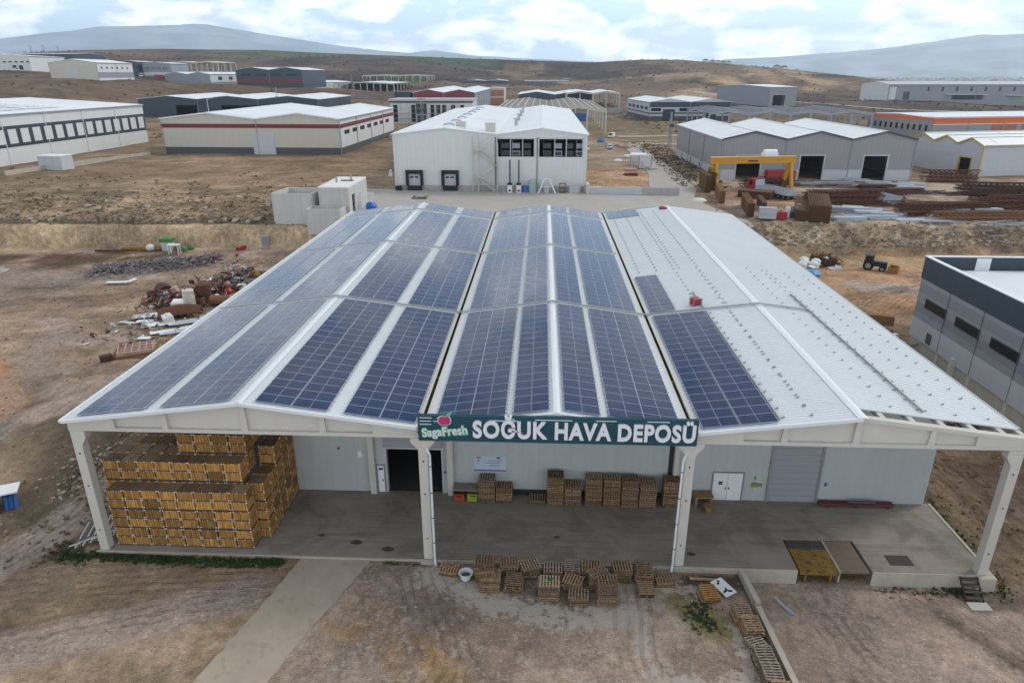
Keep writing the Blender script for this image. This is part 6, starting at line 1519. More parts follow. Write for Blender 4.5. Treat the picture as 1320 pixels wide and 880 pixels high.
# ------------------------------------------------------------------ vehicles
def wheel(parent, x_, y_, r_=.33, w_=.22, zc=None):
    zc = r_ if zc is None else zc
    mb = MB(); mb.tube((x_,y_-w_/2,zc),(x_,y_+w_/2,zc),r_,16); o = mb.build('wheel', M['tyre'], parent)
    mb = MB(); mb.tube((x_,y_-w_/2-.01,zc),(x_,y_+w_/2+.01,zc),r_*.55,12); mb.build('rim', M['galv'], o)
def car(label, loc, rz, m_, van=False):
    c = empty('parked_car', loc, rz, label, 'car'); mb = MB(); L_, W_ = 4.3, 1.75
    side = [(-2.15,.3),(2.1,.3),(2.15,.62),(2.05,.82),(1.15,.95),(-2.05,.98),(-2.15,.7)]
    mb.prism(side, 'y', -W_/2, W_/2); mb.build('body', m_, c)
    mb = MB(); cab = [(-2.0,.99),(1.12,.99),(.45,1.46),(-1.75,1.5)] if not van else [(-2.05,.99),(1.5,.99),(.9,1.85),(-2.0,1.9)]
    mb.prism(cab, 'y', -W_/2+.1, W_/2-.1); k = mb.build('cabin', m_, c)
    mb = MB(); zt = cab[2][1]-.08; mb.prism([(-1.7,1.03),(.95,1.03),(.40,zt),(-1.55,zt)] if not van else [(.1,1.03),(1.35,1.03),(.85,zt-.1),(.1,zt-.1)], 'y', -W_/2+.085, W_/2-.085); mb.build('window_band', M['glass'], c)
    mb = MB(); a, b_ = Vector((cab[1][0]+.005,0,cab[1][1]+.04)), Vector((cab[2][0]+.03,0,cab[2][1]-.03)); mb.bar(a, b_, .02) if False else None
    mb.add([(a.x,-.7,a.z),(a.x,.7,a.z),(b_.x,.62,b_.z),(b_.x,-.62,b_.z)], [(0,1,2,3)]); mb.build('windscreen', M['glass'], c)
    for s in (-1,1): mb = MB(); mb.box(2.08,2.17,s*.62-.16,s*.62+.16,.6,.74); mb.build('headlight', M['white_paint'], c)
    for x_ in (-1.35,1.35):
        for s in (-1,1): wheel(c, x_, s*(W_/2-.1))
    return c
car('pale blue and white hatchback facing the camera by the service road', (53.2,217,hz(53.2,217)+.03), -1.75, mat('car_pale_blue', (.42,.52,.60), .35, var=.03))
car('white van parked farther back on the dirt plot', (57.4,258,hz(57.4,258)+.03), -2.0, M['white_paint'], True)
car('small white van far off at the left edge before the white shed', (-352,480,hz(-352,480)), 0, M['white_paint'], True)
def truck(label, loc, rz, cabm, bedm, s=1.0, flat=True):
    t_ = empty('truck', loc, rz, label, 'truck'); t_.scale = (s,s,s)
    mb = MB(); mb.prism([(0,.7),(2.1,.7),(2.15,1.6),(1.95,3.1),(0,3.2)], 'y', -1.2, 1.2); cb = mb.build('cab', cabm, t_)
    mb = MB(); mb.add([(2.15,-1.0,1.75),(2.15,1.0,1.75),(1.99,.95,2.9),(1.99,-.95,2.9)], [(0,1,2,3)]); mb.build('windscreen', M['glass'], cb)
    for yy in (-1.215,1.2): mb = MB(); mb.box(.6,1.6,yy,yy+.015,1.8,2.8); mb.build('side_window', M['glass'], cb)
    mb = MB(); mb.box(-9.5,2.0,-.5,.5,.55,.95); mb.build('chassis', M['charcoal'], t_)
    mb = MB(); mb.box(-9.7,-.3,-1.25,1.25,.96,1.12); mb.box(-9.7,-.3,-1.25,-1.17,1.12,2.05); mb.box(-9.7,-.3,1.17,1.25,1.12,2.05); mb.box(-9.7,-9.6,-1.17,1.17,1.12,2.05); mb.box(-.4,-.3,-1.25,1.25,1.12,3.1); mb.build('cargo_bed', bedm, t_)
    if flat: mb = MB(); [mb.bar((-9.4,-.9+.3*i,1.35+.1*(i%3)),(-.6,-.9+.3*i,1.45+.08*(i%2)),.2) for i in range(7)]; mb.build('load', M['rust_dark'], t_)
    for x_ in (1.0,-5.8,-7.1,-8.4):
        for sd in (-1,1): wheel(t_, x_, sd*1.05, .5, .35)
    return t_
truck('red and white flatbed truck loaded with steel under the gantry crane', (78.2,123.0,hz(78.2,123)), 2.05, M['red'], M['steel_white'], 1.05)
truck('white truck parked far off beside red containers on the left rise', (-297,545,hz(-297,545)), -1.2, M['white_paint'], M['red'], 1.0, False)
for k, (x_, lb) in enumerate([(-288,'left'),(-281,'right')]):
    c = empty('container', (x_,548,hz(x_,548)), .05, 'red shipping container on the rise, %s of the two' % lb, 'container'); mb = MB(); mb.box(0,6,0,2.4,0,2.6); mb.build('body', M['red'], c); mb = MB(); mb.box(-.05,.0,.1,2.3,.1,2.5); mb.build('door', M['rust'], c)
c = empty('container', (86.6,144.0,hz(86.6,144)), .05, 'dark red container standing before the grey hall behind the crane', 'container'); mb = MB(); mb.box(0,7.2,0,2.4,0,2.7); mb.build('body', M['red'], c); mb = MB(); mb.box(7.2,7.25,.1,2.3,.1,2.5); mb.build('door', M['rust'], c)
tr = empty('tractor', (84.2,75.0,hz(84.2,75)), -.6, 'small dark tractor with an orange brown bucket on the open ground', 'tractor'); navy_ = mat('tractor_navy', (.018,.026,.055), .6, var=.2)
mb = MB(); mb.box(-.6,1.5,-.45,.45,.7,1.5); mb.build('bonnet', navy_, tr); mb = MB(); mb.prism([(-1.9,.9),(-.5,.9),(-.6,2.3),(-1.7,2.3)], 'y', -.7, .7); mb.build('cab', M['black'], tr)
mb = MB(); mb.box(-1.9,-.5,-.75,.75,2.3,2.42); mb.build('cab_roof', navy_, tr)
for s in (-.8,.8): wheel(tr, -1.1, s, .8, .4); wheel(tr, 1.0, s, .48, .3)
mb = MB(); mb.box(1.9,3.3,-1.1,1.1,.05,.12); mb.box(3.2,3.3,-1.1,1.1,.12,1.0) ; mb.box(1.9,2.0,-1.1,1.1,.12,1.2); mb.box(1.9,3.3,-1.1,-1.0,.12,1.0); mb.box(1.9,3.3,1.0,1.1,.12,1.0); mb.build('bucket', mat('bucket_orange', (.35,.14,.03), .6, var=.2), tr)
# ------------------------------------------------------------------ scrap yard
gc = empty('gantry_crane', (69.3,127.8,hz(69.3,127.8)), .17, 'yellow gantry crane spanning the steel yard before the grey hall', 'crane')
GS = 18.3
for x_, nm in ((0,0),(GS,1)):
    for s in (-1,1):
        mb = MB(); mb.bar((x_,s*2.1,0),(x_,s*.5,5.9),.6,.75); mb.build('leg', M['yellow'], gc)
    mb = MB(); mb.bar((x_,-2.4,.2),(x_,2.4,.2),.5,.4); mb.build('end_carriage', M['yellow'], gc)
mb = MB(); mb.box(-1.2,GS+1.0,-.55,.55,5.9,7.3); mb.build('girder', M['yellow'], gc)
mb = MB(); mb.box(-1.3,GS+1.1,-.75,.75,7.3,7.42); mb.build('rail_deck', mat('crane_yellow_light', (.62,.34,.04), .5, var=.1), gc)
mb = MB(); mb.box(11.2,14.6,-.9,.9,7.45,8.2); mb.tube((11.4,0,8.3),(14.4,0,8.3),.7,12); mb.build('hoist', M['white_paint'], gc)
mb = MB(); mb.bar((7.5,-.565,6.45),(10.0,-.565,6.45),.01,.35); mb.build('nameplate', M['rust_dark'], gc)
def girder_proto(L_, h_, m_):
    mb = MB()
    mb.bar((0,-h_/2,0),(L_,-h_/2,0),.12); mb.bar((0,h_/2,0),(L_,h_/2,0),.12); mb.bar((0,0,h_*.8),(L_,0,h_*.8),.12); n_ = int(L_/(h_*1.2))
    for i in range(n_):
        a, c = L_*i/n_, L_*(i+1)/n_; mb.bar((a,-h_/2,0),((a+c)/2,0,h_*.8),.07); mb.bar(((a+c)/2,0,h_*.8),(c,-h_/2,0),.07); mb.bar((a,h_/2,0),((a+c)/2,0,h_*.8),.07); mb.bar(((a+c)/2,0,h_*.8),(c,h_/2,0),.07); mb.bar((a,-h_/2,0),(a,h_/2,0),.06)
    return mb.build('lattice_girder', m_)
GP = {}
gused = set(); rg = random.Random(4); gi = 0
heap = [('brown heap before the middle doorway of the grey hall', 86,113,20,2.4,'rust',16,.10,7.5), ('brown heap at the right edge of the steel yard', 121,108.5,24,2.6,'rust',14,.02,6), ('brown heap nearest the bank in the middle of the yard', 98.5,100,17,1.6,'rust',12,.12,5.5),
        ('dark heap by the pale yellow-trimmed shed', 126,128,17,2.6,'rust_dark',9,-.08,5), ('small heap left of the yellow-trimmed shed', 128,148,12,3.0,'rust',7,-.1,4), ('dark grey heap at the right side of the yard', 122,118,15,2.4,'rust_dark',8,-.05,5), ('light brown heap along the bank edge', 104,95.5,18,1.2,'rust_light',7,.06,4), ('dark heap by the left crane leg', 77,132,12,2.5,'rust_dark',6,.1,5)]
for nm, hx, hy, L_, hh, mk, n_, rz_, wd_ in heap:
    key = (L_, mk); base_ = hz(hx+L_/2, hy)
    pr_ = girder_proto(L_, 1.0, M[mk]); used = False
    for i in range(n_):
        o = pr_ if not used else copy_tree(pr_); used = True
        t_ = i/max(1,n_-1); lay = i % 3
        o.location = (hx+rg.uniform(-1.2,1.2), hy+(t_-.5)*wd_*(1-.25*lay), base_+.1+lay*hh/3.2+rg.uniform(0,.1)); o.rotation_euler = (rg.choice([0,0,math.pi]) , rg.uniform(-.015,.015), rz_+rg.uniform(-.05,.05))
        if abs(o.rotation_euler[0]) > 1: o.location.z += .85
        tag(o, 'rusty lattice girder in the %s' % nm, 'girder', 'lattice girders in the '+nm)
def panel_stack(label, x_, y_, rz_, L_, W_, n_, m_, th=.16, lean=0, upright=True):
    s_ = empty('formwork_stack', (x_,y_,hz(x_,y_)), rz_, label, 'steel panels'); mb = MB()
    if upright:
        for i in range(n_):
            mb.box(-L_/2+.1*math.sin(i*2.3), L_/2+.1*math.sin(i*1.7), i*th, i*th+th*.55, .05, W_+.16*math.sin(i*3.1))
            for k in range(int(L_/1.1)): mb.box(-L_/2+.3+k*1.1,-L_/2+.38+k*1.1,i*th+th*.55,i*th+th*.93,.1,W_-.2)
    else:
        for i in range(n_): mb.box(-L_/2+.12*math.sin(i*2.3), L_/2+.1*math.sin(i*1.7), -W_/2, W_/2, .05+i*th, .05+i*th+th*.7)
    mb.build('panel', m_, s_)
    mb = MB(); mb.box(-L_/2+.4,-L_/2+.55,-.1,n_*th+.1 if upright else W_/2,0,.05); mb.box(L_/2-.55,L_/2-.4,-.1,n_*th+.1 if upright else W_/2,0,.05); mb.build('bearer', M['wood_dark'], s_)
bf = mat('formwork_brown', (.15,.075,.028), .85, var=.3, scale=2, dirt=((.08,.04,.02),.6)); bf2 = mat('formwork_ochre', (.24,.13,.045), .85, var=.25, scale=2)
panel_stack('tall stack of brown steel panels at the left crane leg', 70.5,131.5,1.4, 11,4.2,10,bf)
panel_stack('stack of brown steel panels left of the crane leg against the road', 67.6,127,1.5, 10,4.0,8,bf)
panel_stack('ochre steel panels lined up along the apron slope', 68.0,114,1.42, 12,2.6,7,bf2)
panel_stack('brown steel panels behind the grey skip near the bank', 70.4,101,1.40, 13,2.5,8,bf)
panel_stack('brown steel panels right of the ochre row', 74.2,105.0,1.4, 9,2.0,6,bf)
panel_stack('large stack of long brown steel panels, left half, near the bank', 80.2,97.5,1.25, 13,2.2,14,bf)
panel_stack('large stack of long brown steel panels, right half, near the bank', 84.2,97.5,1.25, 15,3.1,24,bf)
panel_stack('low pile of brown plates behind the ochre row', 76.0,117.0,-.5, 7,3.5,8,M['rust'],.2,0,False)
sk = empty('metal_skip', (71.3,93.2,hz(71.3,93.2)), -.2, 'pale grey metal box standing on the bank edge beside red cans', 'box'); mb = MB(); mb.box(-1.5,1.5,-1.1,1.1,.2,2.0); mb.build('body', M['lightgrey_panel'], sk); mb = MB(); mb.box(-1.55,1.55,-1.15,1.15,2.0,2.1); mb.box(-1.5,1.5,-1.13,-1.1,1.0,1.1); mb.build('rim', M['steel_grey'], sk)
mb = MB(); mb.box(-.8,.8,-.5,.5,0,1.3); mb.tube((-.3,0,1.3),(-.3,0,1.6),.2,8); o = mb.build('fuel_can', M['red']); o.location = (74.0,93.0,hz(74,93)); tag(o, 'bright red canister beside the pale grey metal box', 'canister')
mb = MB(); mb.box(-.35,.35,-.3,.3,0,2.0); mb.box(-.3,.3,-.32,-.3,.9,1.7); o = mb.build('cabinet', M['white_paint']); o.location = (75.4,94.4,hz(75.4,94.4)); tag(o, 'narrow white cabinet among machines near the bank', 'cabinet')
for k, (x_, y_, m_, lb) in enumerate([(77.0,95.0,'charcoal','dark machine right of the narrow white cabinet'),(78.6,97.0,'rust','rust brown machine behind the dark one near the bank')]):
    e_ = empty('old_machine', (x_,y_,hz(x_,y_)), .4*k, lb, 'machine'); mb = MB(); mb.box(-.9,.9,-.7,.7,.1,1.2); mb.build('base', M[m_], e_); mb = MB(); mb.tube((-.5,0,1.2),(-.5,0,2.4),.35,10); mb.tube((.4,-.3,1.2),(.4,.5,2.0),.3,10); mb.build('motor', M['steel_grey'], e_)
def bundle(label, x_, y_, rz_, L_, n_, m_, lay=3, r_=.12, nm='profile_bundle'):
    b = empty(nm, (x_,y_,hz(x_,y_)+.05), rz_, label, 'steel bundle'); mb = MB(); rq = random.Random(int(x_*10+y_))
    for l in range(lay):
        for i in range(n_-l): a = (i-(n_-l)/2)*r_*2.5; mb.box(-L_/2+rq.uniform(-.4,.4), L_/2+rq.uniform(-.4,.4), a, a+r_*2, .1+l*r_*2.1, .1+l*r_*2.1+r_*1.8)
    mb.build('profile', m_, b); mb = MB(); mb.box(-L_/2*.6-.1,-L_/2*.6+.1,-n_*r_*1.3,n_*r_*1.3,-.05,.1); mb.box(L_/2*.6-.1,L_/2*.6+.1,-n_*r_*1.3,n_*r_*1.3,-.05,.1); mb.build('bearer', M['wood_dark'], b)
rbn = random.Random(8); row = ['first','second','third','fourth','fifth','sixth','seventh','eighth','ninth','tenth','eleventh','twelfth','thirteenth','fourteenth']
bl = [(84.5,107,-.2),(88.5,107.5,-.3),(92.5,106,-.25),(87,104.5,-.3),(91.5,103,-.35),(95,105,-.2),(88.5,101.5,-.2),(92.5,99.5,-.15),(96,98.5,-.1),(89,96.8,.0),(93,95,.02),(98,94,.05),(102,92.6,.05),(86.5,93.4,0)]
for k, (x_, y_, rz_) in enumerate(bl): bundle('pale grey bundle of steel profiles, %s from the back beside the brown stacks' % row[k], x_, y_, rz_, rbn.uniform(4,6.5), rbn.randint(4,8), M['steel_white'] if k % 3 else M['steel_grey'], rbn.randint(1,3))
for k, (x_, y_, lb) in enumerate([(109.5,100.6,'left of two pale wrapped bundles on the right of the yard'),(116,100.8,'right of two pale wrapped bundles on the right of the yard')]): bundle(lb, x_, y_, 0, 5.2, 6, M['steel_white'], 4, .16)
for k, (x_, y_) in enumerate([(118,104),(126,103.6),(107,98.5)]): bundle('flat pale profile pile, %s along the right bank edge' % row[k], x_, y_, .05, 7, 9, M['steel_white'], 1, .13)
for k, (x_, y_, rz_) in enumerate([(110,146,-.5),(113.5,141.5,-.5),(117,137,-.5),(120.5,139.5,-.5),(117.5,133,-.4),(115,131,-.3),(138,140,-.1),(134,132,.1),(141,121,0)]): bundle('long pale pipe bundle, %s of those right of the grey hall' % row[k], x_, y_, rz_, 5.5, 5, M['steel_white'], 2, .16)
for k, (x_, y_) in enumerate([(99,139),(104,140),(95,137)]): bundle('pale bundle lying by the grey hall doorways, %s one' % row[k], x_, y_, .1, 5, 5, M['steel_grey'], 2, .15)
for k, (x_, y_, m_) in enumerate([(109,132.5,'rust_dark'),(113,127.5,'rust')]): bundle('dark rusty pile before the right doorway of the grey hall, %s one' % row[k], x_, y_, .05, 8, 7, M[m_], 3, .17)
sv = empty('steel_chute', (102.3,112,hz(102.3,112)), -.9, 'slanted grey steel panel standing alone in the middle of the yard', 'steel panel'); mb = MB(); mb.cbox((0,0,1.2),(4.6,2.4,.18),0,0,(.7,.15)); [mb.cbox((0,(q-2)*.5*.76,1.2+(q-2)*.5*.64+.12),(4.6,.1,.16),0,0,(.7,.15)) for q in range(5)]; mb.build('panel', M['steel_grey'], sv); mb = MB(); mb.bar((0,1.0,0),(0,.6,1.8),.15); mb.build('prop', M['steel_grey'], sv)

# ------------------------------------------------------------------ debris left of the hall
def put(o, x_, y_, rz_=0, dz=0): o.location = (x_, y_, hz(x_, y_)+dz); o.rotation_euler.z = rz_; return o
rd = random.Random(12)
fr = empty('steel_grid', (-16.9,33.5,hz(-16.9,33.5)), .45, 'rusty orange steel grid frame lying on the ground by the roof edge', 'frame')
mb = MB()
for i in range(6): mb.bar((-1.6+i*.72,-1.3,.75),(-1.6+i*.72,1.5,.9),.12)
for j in range(4): mb.bar((-1.7,-1.3+j*.9,.82),(2.1,-1.3+j*.9,.82),.12)
mb.build('grid', M['pink'], fr); mb = MB(); mb.bar((-1.8,-1.5,.4),(2.2,-1.5,.5),.28); mb.bar((2.2,-1.5,.5),(2.4,1.6,.6),.25); mb.bar((-2.2,-1.6,.3),(-1.4,1.9,.9),.28); mb.bar((-1.8,-1.5,0),(-1.8,-1.5,.6),.2); mb.bar((2.2,-1.5,0),(2.2,-1.5,.6),.2); mb.build('beam', M['rust_light'], fr); mb = MB(); mb.cbox((-2.6,-1.7,.5),(1.2,.8,1.0),.3); mb.build('counterweight', M['rust_dark'], fr)
SHT = [(-23.0,46.2,2.6,1.5,.5,'lightgrey_panel','pale grey board, leftmost of the scattered sheets'),(-21.6,47.0,3.4,1.2,.55,'white_paint','white bent panel beside the leftmost grey board'),(-20.4,47.2,3.2,1.0,.6,'white_paint','narrow white panel just left of the rusty shell'),
 (-21.8,44.2,1.8,1.0,.2,'white_paint','small white sheet below the leftmost grey board'),(-20.4,43.2,2.0,1.2,.3,'white_paint','square white sheet in front of the rusty shell'),(-18.0,44.0,6.5,1.0,.45,'white_paint','long white strip in front of the rusty shell'),(-15.9,44.8,5.2,1.5,.5,'steel_white','wide pale ribbed sheet right of the long white strip'),
 (-16.8,41.3,4.6,1.1,.6,'white_paint','white plank sheet behind the rusty grid frame'),(-15.6,41.0,4.4,1.0,.6,'steel_white','pale plank sheet nearest the roof behind the grid frame'),(-18.6,38.4,1.3,.8,.1,'white_paint','lone small white board on bare ground'),(-23.8,43.6,2.2,.35,-.1,'white_paint','thin white strip lying farthest left of the sheets'),(-14.6,46.5,2.0,1.6,.3,'steel_white','crumpled pale sheet near the stained white drum')]
for x_, y_, l_, w_, a_, m_, lb in SHT:
    mb = MB(); t1, t2 = rd.uniform(-.06,.06), rd.uniform(-.06,.06); mb.cbox((0,0,.22),(l_,w_,.05),0,0,(t1,t2)); mb.cbox((l_*.12,w_*.12,.13),(l_*.9,w_*.8,.05),.08,0,(t2,t1)); mb.bar((-l_*.4,w_*.5,.26),(l_*.45,w_*.5,.26),.06)
    tag(put(mb.build('metal_sheet', M[m_]), x_, y_, a_), lb, 'sheet', 'loose sheets left of the hall')
mb = MB(); n_ = 14
vs_, fs_ = [], []
for i in range(n_+1):
    for j in range(9): u, v_ = i/n_, j/8; vs_.append((-2.6+5.2*u, -1.3+2.6*v_, .35+1.5*math.sin(math.pi*(.12+.76*v_))*(.5+.5*math.sin(math.pi*(.1+.8*u)))-.2)); 
for i in range(n_):
    for j in range(8): fs_.append((i*9+j,(i+1)*9+j,(i+1)*9+j+1,i*9+j+1))
vv = [(p[0],p[1],p[2]-.12) for p in vs_]; mb.add(vs_, fs_); mb.add(vv, [f[::-1] for f in fs_])
tag(put(mb.build('rusty_shell', M['rust'], smooth=True), -18.6, 47.2, .55), 'large curved rust brown steel shell among white sheets', 'steel shell')
def barrel(label, x_, y_, r_, h_, m_, lie=None, rings=True, nm='drum', z_=0):
    d_ = empty(nm, (x_,y_,hz(x_,y_)+z_), rd.uniform(0,3), label, nm.replace('_',' ')); mb = MB()
    mb.lathe([(0,0),(r_*.92,0),(r_,.06),(r_,h_*.33),(r_*1.04,h_*.345),(r_,h_*.36),(r_,h_*.66),(r_*1.04,h_*.675),(r_,h_*.69),(r_,h_-.06),(r_*.92,h_),(0,h_)],(0,0,0),16); b = mb.build('body', m_, d_, smooth=False)
    if lie is not None: b.rotation_euler = (math.pi/2,0,lie); b.location = (0,0,r_)
    mb = MB(); mb.tube((r_*.5,0,h_),(r_*.5,0,h_+.08),r_*.16,8); mb.build('cap', M['charcoal'], b)
barrel('dark maroon tank tipped at the left end of the scrap row', -25.2,55.4,1.05,2.2,mat('maroon', (.055,.014,.018), .6, var=.2),.6)
barrel('white upright drum with rust stains beside the tipped white box', -18.0,49.0,.75,3.2,mat('stained_white', (.55,.52,.46), .6, var=.15, dirt=((.30,.16,.07),.54)))
barrel('rusty brown drum lying open among brown machines', -16.6,52.0,.7,1.8,M['rust_light'],.2)
barrel('brown rusted vertical boiler in the scrap row', -18.2,53.6,1.0,2.6,M['rust'])
barrel('reddish brown tank farther back in the scrap row', -17.6,56.5,.8,2.4,mat('red_brown', (.13,.03,.022), .8, var=.3),.9)
wb = empty('appliance', (-19.4,49.2,hz(-19.4,49.2)), .2, 'tipped white box with teal lining by the stained drum', 'box'); mb = MB(); mb.cbox((0,0,.75),(2.0,1.6,1.4),0,0,(.12,.05)); mb.build('casing', M['white_paint'], wb); mb = MB(); mb.cbox((.25,-.84,.85),(1.0,.06,.8),0,0,(.12,.05)); mb.build('lining', M['teal'], wb)
kinds_ = [('rust','rust brown'),('rust_dark','dark brown'),('red','red'),('steel_white','pale grey'),('pink','pinkish'),('plaster','off-white'),('teal','teal'),('charcoal','charcoal'),('rust_light','light brown'),('white_paint','white')]
shp = ['crate','grille','pipe','block','pump']
def scrap(k, x_, y_):
    m_, cn = kinds_[k % 10]; sh = shp[(k*3+k//5) % 5]; mb = MB(); s = rd.uniform(.6,1.15)
    if sh == 'crate': mb.cbox((0,0,.5*s),(1.5*s,1.0*s,.9*s),0,0,(rd.uniform(-.15,.15),rd.uniform(-.1,.1))); mb.cbox((.1,.0,1.0*s),(1.3*s,.2,.12),0)
    elif sh == 'grille':
        for i in range(4): mb.bar((-1.1*s+i*.7*s,-.7*s,.1),(-1.1*s+i*.7*s,.5*s,1.0*s),.1)
        mb.bar((-1.2*s,-.7*s,.12),(1.2*s,-.7*s,.12),.1); mb.bar((-1.2*s,.5*s,1.0*s),(1.2*s,.5*s,1.0*s),.1)
    elif sh == 'pipe': mb.tube((-1.3*s,0,.35),(1.3*s,.2,.5),.3*s,12); mb.tube((.6*s,.05,.4),(.9*s,.1,1.3*s),.2*s,10)
    elif sh == 'block': mb.lathe([(0,0),(.8*s,0),(.85*s,.5*s),(.4*s,1.0*s),(.3*s,1.5*s),(0,1.5*s)],(0,0,0),9)
    else: mb.tube((-.6*s,0,.5*s),(.6*s,0,.5*s),.5*s,12); mb.cbox((0,0,.1),(1.5*s,.9*s,.2)); mb.bar((.5*s,0,.5*s),(.9*s,.5*s,1.4*s),.16)
    o = mb.build('scrap_'+sh, M[m_]); put(o, x_, y_, rd.uniform(0,3)); return o, cn, sh
pts = [(-21.4,54.3),(-20.2,54.8),(-19.4,56.0),(-18.6,55.0),(-17.8,56.6),(-17.2,54.6),(-16.6,56.2),(-16.0,54.2),(-15.6,57.4),(-15.0,51.6),(-13.6,50.4),(-12.4,54.4),(-12.2,57.2),(-13.2,58.8),(-14.6,58.2),(-11.6,53.0),(-12.4,61.0),(-14.2,62.4),(-15.6,61.6),(-11.2,59.6),(-12.6,49.4),(-20.6,52.6),(-17.0,52.0),(-18.6,52.6),(-13.2,47.6),(-14.0,44.6)]
# pieces measured from the roof edge back along the ground
for k, (x_, y_) in enumerate(pts):
    o, cn, sh = scrap(k, x_-4.6+.035*(y_-50), y_)
    tag(o, '%s scrap %s, %s back along the junk row beside the roof' % (cn, sh, ordn(k+1) if k < 19 else ORD[20] if k == 19 else 'twenty-'+ORD[k-19]), 'scrap')
# far end of the junk row: benches and yellow tank
bt = empty('scrap_bench', (-19.6,62.6,hz(-19.6,62.6)), .1, 'white metal bench with dark opening at the back of the junk row', 'bench'); mb = MB(); mb.box(-2,2,-.8,.8,.6,.75); mb.box(-2,-1.9,-.8,.8,0,.6); mb.box(1.9,2,-.8,.8,0,.6); mb.build('frame', M['white_paint'], bt); mb = MB(); mb.box(-1.4,.4,.2,.8,.75,1.2); mb.build('box', M['charcoal'], bt)
mb = MB(); mb.lathe([(0,0),(1.4,0),(1.6,.5),(1.1,1.3),(.3,1.6),(0,1.6)],(0,0,0),14); o = put(mb.build('tarp_mound', mat('mustard', (.20,.145,.03), .9, var=.4), smooth=True), -16.4, 66.8); o.scale = (1.1,.8,.55); tag(o, 'mustard yellow mound at the back of the junk row', 'mound')
mb = MB(); mb.box(-.4,.4,-.3,.3,0,2.2); mb.box(-.42,.42,-.32,.32,2.2,2.25); o = put(mb.build('cabinet', M['pink']), -18.2, 65.2, .2); tag(o, 'pinkish upright cabinet beside the mustard mound', 'cabinet')
# tangled scrap between the bigger pieces
def tangle(name, label, cat, pts_, mats_, n_, sp, hgt, lr, seed, bars=False):
    mb = MB(); rq = random.Random(seed); tot = len(pts_)-1
    XY = []
    for i in range(n_):
        u = rq.random()*tot; k = int(u); f = u-k; XY.append((pts_[k][0]*(1-f)+pts_[k+1][0]*f+rq.gauss(0,sp), pts_[k][1]*(1-f)+pts_[k+1][1]*f+rq.gauss(0,sp)))
    A = np.array(XY); Z = ht(A[:,0], A[:,1])
    for (x_, y_), z_ in zip(XY, Z):
        l_ = rq.uniform(*lr); a = rq.uniform(0,6.28); t_ = rq.gauss(0,.35); m_ = rq.randrange(len(mats_)); zz = z_+.08+hgt*rq.random()**2
        d = Vector((math.cos(a)*math.cos(t_), math.sin(a)*math.cos(t_), math.sin(t_)))*l_/2; c = Vector((x_,y_,zz+abs(d.z)))
        q = rq.random()
        if bars: a = rq.gauss(.08,.16); t_ = rq.gauss(0,.02); d = Vector((math.cos(a), math.sin(a), t_))*l_/2; c = Vector((x_,y_,zz+.05)); q = 0
        if q < .62: mb.bar(c-d, c+d, rq.uniform(.05,.14), rq.uniform(.04,.14), m_)
        elif q < .85: mb.cbox(tuple(c), (l_*.7, l_*rq.uniform(.25,.6), rq.uniform(.03,.1)), a, m_, (rq.gauss(0,.3),rq.gauss(0,.3)))
        elif q < .94: mb.tube(c-d*.5, c+d*.5, rq.uniform(.1,.28), 8, m_)
        else: mb.cbox(tuple(c), (l_*.4,l_*.35,l_*.4), a, m_, (rq.gauss(0,.2),rq.gauss(0,.2)))
    return stuff(tag(mb.build(name, [M[k] for k in mats_]), label, cat))
tangle('scrap_heap', 'tangled rusty scrap, boards and broken white parts in the junk row left of the hall', 'scrap heap', [(-24,52),(-21,53),(-18.5,54),(-19,58),(-18,62),(-18,67)], ['rust','rust_dark','rust','rust_light','rust_dark','pink','charcoal','steel_white','wood_grey'], 900, 1.35, 1.2, (.5,2.2), 5)
tangle('litter', 'scattered boards, rusty bits and litter around the junk row', 'litter', [(-24,42),(-19,40),(-19,47),(-22,50),(-19,68),(-26,76)], ['rust','white_paint','steel_white','wood_grey','rust_dark','pink','wood_grey'], 320, 2.6, .15, (.3,1.2), 6)
tangle('rebar_scrap', 'loose rusty bars and offcuts strewn over the steel yard', 'scrap', [(86,115),(98,112),(112,110),(124,106),(138,108)], ['rust','rust_dark','rust','rust_light'], 420, 2.0, .4, (4,10), 7, True)
tangle('rebar_scrap', 'dark rusty bars and offcuts strewn at the back of the steel yard', 'scrap', [(88,138),(100,136),(112,128),(126,126),(142,130)], ['rust','rust_dark','charcoal','steel_grey'], 260, 1.8, .4, (3,8), 8, True)
tangle('profile_offcuts', 'pale steel offcuts and profiles strewn along the bank edge of the yard', 'offcuts', [(87,96),(95,100),(90,106),(97,95),(108,93),(124,95)], ['steel_white','steel_grey','steel_grey','steel_white'], 240, 1.9, .18, (2.0,5), 9, True)
tangle('rubbish', 'mixed rusty and pale rubbish in a heap right of the hall', 'rubbish', [(72,75),(75,77.5),(78.5,79)], ['rust_dark','rust','white_paint','plaster','charcoal'], 120, 1.0, .7, (.4,1.5), 10)
tangle('rubbish', 'pale boards and dark scraps at the foot of the navy-topped building', 'rubbish', [(70.5,47.5),(71,44),(71.8,40)], ['rust_dark','rust','white_paint','steel_white','wood_grey'], 60, .7, .4, (.5,2.0), 11)
